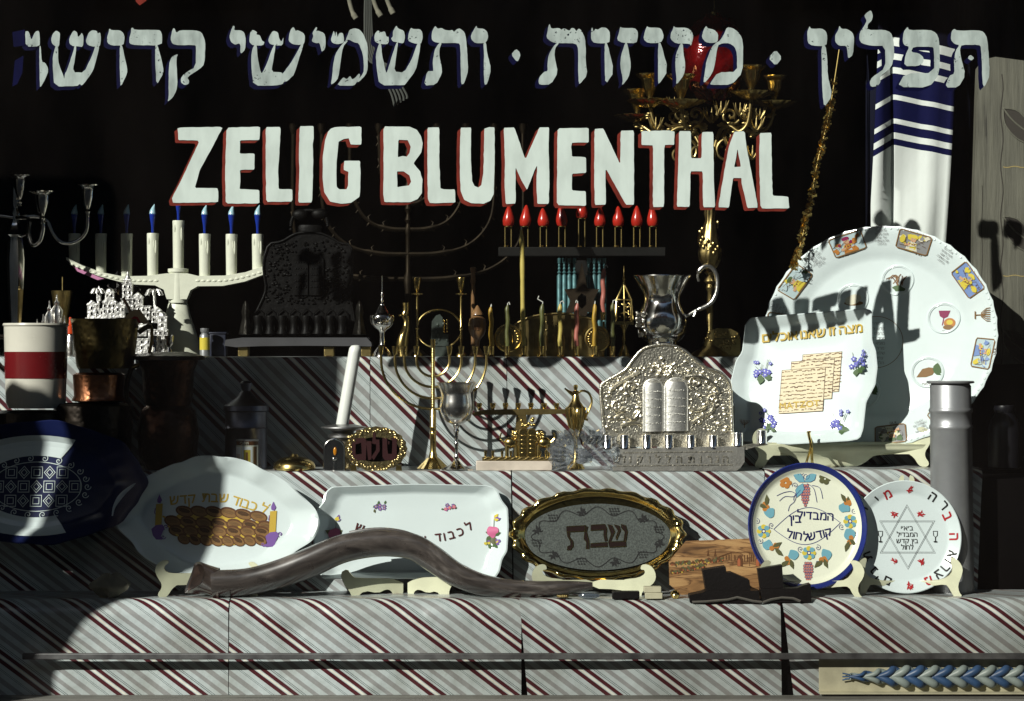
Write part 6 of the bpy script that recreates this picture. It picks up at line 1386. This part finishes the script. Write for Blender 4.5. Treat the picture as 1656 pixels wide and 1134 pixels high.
# blue-green menorah and bronze star
r = R('patina_menorah', 'small blue-green menorah of eight fluted columns', 'menorah', 940, .44, z=SH3)
for x in (904.4, 912.6, 920.8, 929, 952.2, 961, 969.4, 977.3):
    b = MB(r); b.lathe(x, [(3.2, 418), (3.4, 417.5), (3.2, 425), (1.6, 427), (2.2, 430), (1.4, 432), (2.6, 435), (1.4, 438), (3.6, 441), (1.6, 443), (3.8, 446), (3.7, 560), (3.9, r.py), (1, r.py)], 0, 14); b.build('column', M['turq'])
b = MB(r); b.box(900, 982, 556, r.py, 2, 10); b.box(900.5, 933, 446, 556, 3, 6); b.box(948, 981, 446, 556, 3, 6); b.build('back_plate', M['turq'])
r = R('bronze_star', 'dark bronze six-pointed star standing before the blue-green menorah', 'star', 941, .42, z=SH3)
q11 = lambda s: C(s, 820, 280, 3.91)
b = MB(r); st_ = q11("472,565 508,728 582,735 548,800 568,880 510,880 472,960 436,880 368,892 400,810 362,735 436,728"); b.prism([st_, q11("472,760 500,780 502,830 472,860 446,830 446,785")[::-1]], -4, 3); b.box(932, 950, 522, r.py, -4, 3); b.build('star', mat('dark_bronze', (.10, .075, .05), .35, .9, noise=.4, scale=50, bump=.2, bscale=90), bevel=.0012)

# bar menorah with red bulbs
r = R('bulb_menorah', 'electric bar menorah with red flame bulbs on a black rail', 'menorah', 941, .50, z=SH3)
b = MB(r); b.box(806, 1076, 400, 415, -10, 10); b.box(930, 952, 415, r.py, 0, 16); b.box(900, 982, r.py - 6, r.py, -20, 30); b.build('rail', mat('black_rail', (.008, .008, .007), .6, noise=.4, scale=40, spec=.15), bevel=.0015)
for i, (x, yb) in enumerate(((822, 366), (849, 366), (879, 366), (909, 366), (941, 353), (970, 366), (1000, 366), (1030, 366), (1056, 366))):
    b = MB(r)
    for s_ in (-5, 5): b.tube([(x + s_, 0, 400), (x + s_, 0, yb - 2)], 1.3, 8)
    b.lathe(x, [(5, yb - 3), (7, yb - 2), (7, yb + 1), (4, yb + 2)], 0, 16); b.lathe(x - 4, [(3, 397), (4, 397.5), (4, 399.8)], -4, 10)
    h_o = b.build('bulb_holder', M['brass'])
    rb = random.Random(i + 5); b = MB(r); b.post = lambda px, d, py, yb=yb, k=rb.uniform(-.12, .12), g=rb.uniform(.88, 1.12): (px + (yb - py) * k, d, yb + (py - yb) * g)
    b.lathe(x, [(.6, yb - 32), (2, yb - 31), (5, yb - 25), (8.6, yb - 14), (9.6, yb - 8), (8.6, yb - 2), (6, yb + 1), (2, yb + 2)], 0, 20); bo = b.build('bulb', M['redbulb']); bo.parent = h_o

# hanging-lantern spice box
r = R('lantern_spice_box', 'narrow brass and glass lantern spice box with a pointed roof left of the silver jug', 'spice box', 1010, .40, z=SH3)
b = MB(r); cx = 1009
for s_ in (-1, 1):
    b.tube([(cx, 0, 458), (cx + s_ * 12, -8 * s_, 485), (cx + s_ * 14, -8, 520)], 1.3, 8); b.tube([(cx, 0, 458), (cx + s_ * 10, 8, 485), (cx + s_ * 12, 8, 520)], 1.1, 8)
b.tube([(cx, -10, 484), (cx, -12, 524)], 1.4, 8); b.tube([(cx, 0, 458), (cx, -10, 484)], 1.2, 8)
b.lathe(cx, [(.6, 430), (1, 448), (2.6, 451), (1.2, 454), (2, 459), (3, 461)], 0, 12); b.box(cx - 15, cx + 15, 520, 525, -13, 10); b.tube([(cx - 13, -8, 485), (cx, -11, 485), (cx + 12, -8, 485)], 1.1, 6)
b.lathe(cx, [(8, 525), (4, 532), (2, 540), (3, 548), (2, 556), (9, 571), (12, r.py), (2, r.py)], 0, 16)
for k in range(26): b.ball(cx + rr.uniform(-11, 11), -9, rr.uniform(490, 518), 1.8, 1.4, 1.4, 0, 7, 5)
b.build('frame', M['brass'])

# silver jug
r = R('silver_jug', 'large polished silver jug with a waisted body and scroll handle', 'jug', 1070, .385, z=SH3)
b = MB(r); b.lathe(1071, [(44, 452), (46, 447), (48, 445.5), (48.5, 447), (45, 454), (38, 466), (32, 477), (30.5, 484), (32, 492), (37, 503), (41, 514), (42, 525), (39, 538), (32, 548), (26, 553), (28, 557), (38, 566), (40, r.py - 2), (10, r.py)], 0, 56)
b.build('body', M['silver'])
b = MB(r)
for k in range(60):
    t = rr.uniform(2.6, 3.9); yy = rr.uniform(505, 545); rad_ = 41.5 if yy < 530 else 38; b.ball(1071 + rad_ * math.cos(t), -abs(rad_ * math.sin(t)), yy, 2.6, 2.2, 2.0, 0, 8, 6)
b.build('chasing', M['silver_rough'])
b = MB(r); b.tube(spline([(1130, 0, 455), (1128, -1, 446), (1132, -2, 436), (1142, -2, 430), (1152, -1, 434), (1159, 0, 446), (1160, 0, 464), (1156, 0, 480), (1148, 0, 491), (1136, 0, 498), (1124, 0, 503), (1110, 0, 512)], 5), [2.2] * 8 + [3.8] * 40 + [2.6] * 8, 12); b.tube([(1126, 0, 502), (1122, -1, 512)], 2.2, 8); b.build('handle', M['silver_rough'])

# tall brass candelabrum
r = R('brass_candelabrum', 'tall ornate brass candelabrum with leafy scroll arms and fluted pans', 'candelabrum', 1148, .40, z=SH3)
b = MB(r); fl = lambda t, py: 1 + .10 * math.cos(7 * t + py * .06)
b.lathe(1148, [(8, 330), (9, 345), (7, 356), (10, 366), (15, 392), (18, 408), (17, 420), (11, 432), (6, 437)], 0, 36, 0, 1, None, fl)
b.lathe(1148, [(5, 437), (9, 441), (5, 446), (8, 450), (10, 455), (5, 460), (7, 465), (4, 472), (6, 500), (5, 540), (12, 560), (30, 572), (34, r.py), (3, r.py)], 0, 28)
b.lathe(1148, [(5, 215), (4, 235), (6, 250), (4, 262), (5, 300), (8, 320), (9, 332)], 0, 24)
for k in range(40):
    t = k * .5; yy = 360 + (k % 14) * 5; rad_ = 10 + 8 * math.sin((yy - 350) / 85 * 3.1); b.ball(1148 + rad_ * math.cos(t), rad_ * math.sin(t), yy, 2.4, 2.4, 4, 0, 8, 6)
b.build('stem', M['brass_dull'])
def leafy(b, pts, n=5, s_=1):
    for k in range(n):
        i = int(len(pts) * (k + .7) / (n + .5)); p = pts[min(i, len(pts) - 1)]; a = rr.uniform(0, 6.28)
        for j in range(3): b.ball(p[0] + 6 * s_ * math.cos(a + j * .7), p[1] + rr.uniform(-3, 3), p[2] + 6 * s_ * math.sin(a + j * .7), 5.5 * s_, 2, 2.6 * s_, 0, 8, 6)
arms = ((1052, 10, 148, 1), (1034, 60, 168, 1), (1098, -55, 156, 1), (1213, -20, 138, 1), (1256, 40, 148, 1))
for x, d_, yt, _ in arms:
    b = MB(r); dx = x - 1148
    pts = spline([(1148 + dx * .04, d_ * .05, 258), (1148 + dx * .25, d_ * .25, 212), (1148 + dx * .5, d_ * .5, 206), (1148 + dx * .72, d_ * .72, 214), (1148 + dx * .92, d_ * .9, 200), (x, d_, yt + 24)], 7)
    b.tube(pts, 3.6, 10); leafy(b, pts, 6)
    sc = spiral(1148 + dx * .5, 188, 16, 1.5, .5 if dx > 0 else 2.6, 26, 1 if dx > 0 else -1); b.tube([(q_[0], d_ * .5, q_[1]) for q_ in sc], 2.4, 8)
    sc = spiral(1148 + dx * .42, 246, 22, 1.3, -1.2, 26, -1 if dx > 0 else 1); b.tube([(q_[0], d_ * .4, q_[1]) for q_ in sc], 2.4, 8)
    b.build('arm', M['brass_dull'])
    b = MB(r); b.lathe(x, [(6, yt + 26), (20, yt + 22), (34, yt + 16), (38, yt + 13), (36, yt + 15), (20, yt + 18), (6, yt + 16)], d_, 48, 0, 1, None, lambda t, py: 1 + .05 * math.cos(14 * t)); b.build('drip_pan', M['brass'])
    b = MB(r); b.lathe(x, [(6, yt + 16), (5, yt + 8), (8, yt), (13, yt - 10), (14, yt - 18), (19, yt - 26), (24, yt - 29), (23, yt - 27), (12, yt - 18), (4, yt - 12)], d_, 28); b.build('candle_cup', M['brass'])
b = MB(r)
for x, y, s_ in ((1210, 190, 1), (1222, 205, 1.1), (1196, 180, .9), (1228, 186, .8), (1060, 205, 1), (1075, 228, 1), (1090, 172, 1), (1180, 232, 1), (1216, 250, 1), (1150, 190, 1.1), (1165, 178, 1)):
    for k in range(5):
        a = -1.6 + (k - 2) * .5; b.tube(spline([(x, -10, y + 8), (x + 8 * s_ * math.sin(k - 2), -12, y), (x + 13 * s_ * math.sin((k - 2) * .7), -14, y - 14 * s_)], 4), [3 * s_] * 5 + [2 * s_, 1.6 * s_, 1, .5], 8)
b.build('leaf_spray', M['brass_dull'])

# brass-bound box right of the jug
r = R('brass_casket', 'small embossed brass casket behind the silver lamp', 'casket', 1166, .41, z=SH3)
b = MB(r); b.box(1138, 1196, 548, r.py, -18, 18); b.prism([[(1140, 547.5), (1144, 536), (1160, 531), (1180, 532), (1192, 538), (1196, 547.5)]], -18, 18)
for k in range(40): b.ball(1138 + rr.uniform(2, 56), -18, 548 + rr.uniform(-12, 24), rr.uniform(2, 4), 2, rr.uniform(1.5, 3), 0, 8, 6)
b.build('casket', M['brass_dull'], bevel=.003)

# tall thorny-branched menorah in the dark
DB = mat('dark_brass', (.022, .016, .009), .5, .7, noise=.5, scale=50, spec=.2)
r = R('branched_menorah', 'tall thorn-branched brass menorah standing in the dark behind everything', 'menorah', 660, .58, z=SH3)
b = MB(r); prof = [(5, 205), (6, 215)]
for k in range(8): prof += [(3, 222 + k * 18), (5.5, 230 + k * 18), (3, 236 + k * 18)]
prof += [(6, 372), (4, 380), (4, 440), (8, 450), (5, 470), (6, 520), (14, 560), (32, 574), (34, r.py), (3, r.py)]
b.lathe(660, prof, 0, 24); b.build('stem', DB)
for sg in (-1, 1):
    for k, (x, ya) in enumerate(((47, 330), (94, 372), (140, 412), (186, 452))):
        b = MB(r); pts = spline([(660, 0, ya), (660 + sg * x * .35, 0, ya - 2), (660 + sg * x * .7, 0, ya - 16), (660 + sg * x * .93, 0, ya - 50), (660 + sg * x, 0, ya - 100), (660 + sg * x, 0, 216)], 7); b.tube(pts, [5] * 10 + [3.4] * (len(pts) - 10), 8, 0, True, .7)
        for i in range(8, len(pts) - 6, 5): p = pts[i]; b.tube([p, (p[0] + sg * 3, p[1], p[2] - 9), (p[0] - sg * 1, p[1], p[2] - 12)], [2, 1.3, .4], 6); b.tube([p, (p[0] + sg * 5, p[1], p[2] + 6)], [2, .5], 6)
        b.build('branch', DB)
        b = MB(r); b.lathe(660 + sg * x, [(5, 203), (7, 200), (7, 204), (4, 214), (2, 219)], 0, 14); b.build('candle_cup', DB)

# ================================================================== HANGING THINGS AND THE RIGHT SIDE
r = R('red_ball', 'large shiny red foil ball hanging behind the Hebrew lettering', 'ball', 1155, .40, py=30)
b = MB(r); b.ball(1155, 0, 95, 52, 46, 72, 0, 40, 28, lambda p, t: 1 + .03 * math.sin(5 * t + 4 * p) + .02 * math.sin(9 * t - 6 * p)); b.build('ball', M['redball'])
b = MB(r); b.tube([(1155, 0, 26), (1155, 0, -240)], 1, 6); b.lathe(1155, [(4, 18), (6, 20), (6, 28), (3, 29)], 0, 14); b.build('cord', M['brass_dull'])
r = R('tinsel_garland', 'thin gold tinsel garland hanging left of the striped shawl', 'garland', 1318, .30, py=155)
pts = spline([(1360, 0, 60), (1344, 0, 165), (1334, 2, 215), (1322, 0, 262), (1312, 0, 320), (1302, 2, 365), (1290, 0, 412), (1284, 0, 430)], 12)
b = MB(r); b.tube(pts, 1, 6)
for p in pts[8:]:
    for k in range(8):
        a = rr.uniform(0, 6.28); l = rr.uniform(3, 8); s_ = rr.uniform(.6, 1.6); c_ = Vector((p[0] + l * math.cos(a) * .7, p[1] + rr.uniform(-5, 5), p[2] + l * math.sin(a)))
        u = Vector((rr.uniform(-1, 1), rr.uniform(-1, 1), rr.uniform(-1, 1))).normalized() * 2.8 * s_; v = u.orthogonal().normalized() * 1.6 * s_
        n = len(b.v); b.add([tuple(c_ - u - v), tuple(c_ + u - v), tuple(c_ + u + v), tuple(c_ - u + v)], [(0, 1, 2, 3)], 0)
b.build('garland', mat('gold_foil', (.62, .46, .16), .3, 1), flat=True)
# prayer shawl
sh = bpy.data.materials.new('shawl_cloth'); sh.use_nodes = True; N = sh.node_tree.nodes; L = sh.node_tree.links; pb = N['Principled BSDF']; pb.inputs['Roughness'].default_value = .85; pb.inputs['Specular IOR Level'].default_value = .1
uvn = N.new('ShaderNodeUVMap'); sx_ = N.new('ShaderNodeSeparateXYZ'); L.new(uvn.outputs[0], sx_.inputs[0]); rp_ = N.new('ShaderNodeValToRGB'); cr = rp_.color_ramp; cr.interpolation = 'CONSTANT'
wh, nv = (.62, .66, .63, 1), (.004, .005, .040, 1)      # uv.y runs 0..1 over photo rows -100..420
stops = [(-100, wh), (84, wh), (76, nv), (84, wh), (95, nv), (107, wh), (117, nv), (150, wh), (160, nv), (189, wh), (198, nv), (211, wh), (221, nv), (232, wh)]
stops = [(-100, nv), (58, wh), (72, nv)] + stops[3:]
cr.elements[0].color = (.002, .002, .008, 1); cr.elements[1].position = (232 + 100) / 520; cr.elements[1].color = wh
for p_, c_ in stops[1:-1]: e_ = cr.elements.new((p_ + 100) / 520); e_.color = c_
L.new(sx_.outputs[1], rp_.inputs[0]); L.new(rp_.outputs[0], pb.inputs['Base Color'])
tc = N.new('ShaderNodeTexCoord'); nz = N.new('ShaderNodeTexNoise'); nz.inputs['Scale'].default_value = 25; nz.inputs['Detail'].default_value = 5; L.new(tc.outputs['Object'], nz.inputs[0]); bp = N.new('ShaderNodeBump'); bp.inputs['Strength'].default_value = .4; bp.inputs['Distance'].default_value = .004; L.new(nz.outputs['Fac'], bp.inputs['Height']); L.new(bp.outputs[0], pb.inputs['Normal'])
r = R('prayer_shawl', 'white prayer shawl with navy stripes hanging in folds at the upper right', 'shawl', 1478, .36, py=-100)
b = MB(r); cols = [(0, -16, 30), (.12, -10, 22), (.24, 20, 6), (.27, 22, 0), (.30, 12, -10), (.38, 10, 0), (.44, 9, 0), (.5, 8, -16), (.56, 10, 0), (.62, 12, 0), (.68, 10, 0), (.75, 9, -12), (.82, 11, 0), (.9, 13, 0), (.95, 12, 0), (1.0, 12, -6)]; pts = []; uv = []; ny = 44
def xedge(v):      # left edge, fold, right edge at photo row v
    f = max(0, min(1, (v - 80) / 340)); return 1418 - 16 * f + (0 if v < 330 else (v - 330) * .06), 1444 + 3 * f, 1552 - 22 * f
for j in range(ny + 1):
    v = -100 + 530 * j / ny
    xl, xf, xr = xedge(v)
    for u, d_, _ in cols:
        x = xl + (xf - xl) * (u / .27) if u <= .27 else xf + (xr - xf) * (u - .27) / .73
        dd = d_ + 3 * math.sin(v * .02 + u * 5) + 3.5 * math.sin(u * 13 + v * .006); pts.append((x, dd, v)); sl_ = (x - xf) * (.19 if x > xf else -.6); uv.append((u, (v - sl_ + 100) / 520))
nc = len(cols); b.add(pts, [(j * nc + i, j * nc + i + 1, (j + 1) * nc + i + 1, (j + 1) * nc + i) for j in range(ny) for i in range(nc - 1)], 0)
so_ = b.build('cloth', sh, ang=75); l = so_.data.uv_layers.new(name='UVMap')
for lp in so_.data.loops: l.data[lp.index].uv = uv[lp.vertex_index]
so_.modifiers.new('solid', 'SOLIDIFY').thickness = .0015
b = MB(r); b.tube([(1390, 4, -98), (1590, 4, -98)], 5, 10); b.tube([(1490, 4, -98), (1490, 4, -260)], 3, 8); b.build('hanging_rod', M['black'])
# dark cloth hanging beyond the shawl
r = R('dark_curtain', 'dark navy cloth hanging behind the shawl and the carved board', 'curtain', 1570, .47, py=-100)
b = MB(r); nx = 40; pts = []
for y in (-100, 430):
    for i in range(nx + 1): x = 1400 + 240 * i / nx; pts.append((x, 8 * math.sin(i * .9) + 3 * math.sin(i * 2.1), y))
b.add(pts, [(i, i + 1, nx + 2 + i, nx + 1 + i) for i in range(nx)], 0)
o = b.build('cloth', mat('navy_cloth', (.006, .007, .016), .9, spec=.1)); o.modifiers.new('solid', 'SOLIDIFY').thickness = .002
# carved board
r = R('carved_board', 'tall weathered wooden board with carved leaf shapes at the right edge', 'board', 1640, .37, z=SH2)
b = MB(r); n = 18
top = [(1582, 110), (1592, 96), (1610, 92), (1640, 96), (1700, 104)]
b.prism([[(1578, r.py), (1572, 560), (1576, 300), (1580, 160)] + top + [(1700, r.py)]], 0, 24)
lf = lambda x, y, w_, h: [p[:2] for p in spline([(x, y), (x + w_ * .55, y + h * .10), (x + w_, y + h * .55), (x + w_ * 1.05, y + h), (x + w_ * .5, y + h * .85), (x + w_ * .08, y + h * .45), (x, y)], 5)][:-1]
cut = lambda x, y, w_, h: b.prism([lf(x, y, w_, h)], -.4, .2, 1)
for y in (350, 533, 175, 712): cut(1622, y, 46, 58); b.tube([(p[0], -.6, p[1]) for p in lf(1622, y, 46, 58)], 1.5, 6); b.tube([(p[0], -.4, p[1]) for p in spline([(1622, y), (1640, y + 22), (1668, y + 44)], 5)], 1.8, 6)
b.line([(1620 + 2 * math.sin(i * .9), 120 + i * 12) for i in range(54)], 1.6, -.5, 1)
for y in (446, 657, 270): b.line([(1622 + i * 4, y + math.sin(i)) for i in range(12)], 1.3, -.5, 2)
b.line([(1588 + math.sin(i) * .8, 300 + i * 14) for i in range(22)], .9, -.5, 1)
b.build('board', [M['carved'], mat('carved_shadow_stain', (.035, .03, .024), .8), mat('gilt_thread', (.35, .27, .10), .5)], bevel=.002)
# black bottle-shaped stand-in for the deep shadow right of the tube
r = R('shadow_bottle', 'black bottle-like shape standing in for deep shadow right of the tin tube', 'bottle', 1624, .22, z=SH2)
b = MB(r); b.lathe(1624, [(12, 662), (16, 656), (17, 662), (14, 668), (22, 680), (26, 692), (26, r.py - 3), (23, r.py), (3, r.py)], 0, 28); b.build('body', mat('shadow_black', (.004, .004, .006), .35))
# white tassels hanging at the top
for i, (x0, x1, yb) in enumerate(((563, 576, 30), (602, 616, 26), (624, 636, 22))):
    r = R('white_tassel', ('thick white tassel, leftmost of the three at the top edge', 'white tassel in the middle of the three at the top edge', 'short white tassel, rightmost of the three at the top edge')[i], 'tassel', x0, .05, py=-60, group='white tassels hanging from above')
    b = MB(r); b.tube(spline([(x0 - 14, 0, -220), (x0 - 6, 0, -60), (x0, 0, -10), ((x0 + x1) / 2, 0, yb - 12), (x1, 0, yb)], 6), [1.2] * 6 + [3.6] * 14 + [4.6] * 5, 10); b.build('tassel', M['tissue'])
r = R('fringe_bundle', 'grey fringe strands hanging below the fourth Hebrew word', 'fringe', 628, .10, py=60)
b = MB(r)
for k in range(5): b.tube(spline([(600, 0, -220), (590 + k * 3, k, 60), (612 + k * 5, 0, 110), (632 + k * 6, 0, 150), (638 + k * 5, 0, 172 - k * 3)], 6), 1.8, 8)
b.build('strands', mat('grey_fringe', (.06, .065, .057), .9))
print('objects', len(bpy.data.objects))
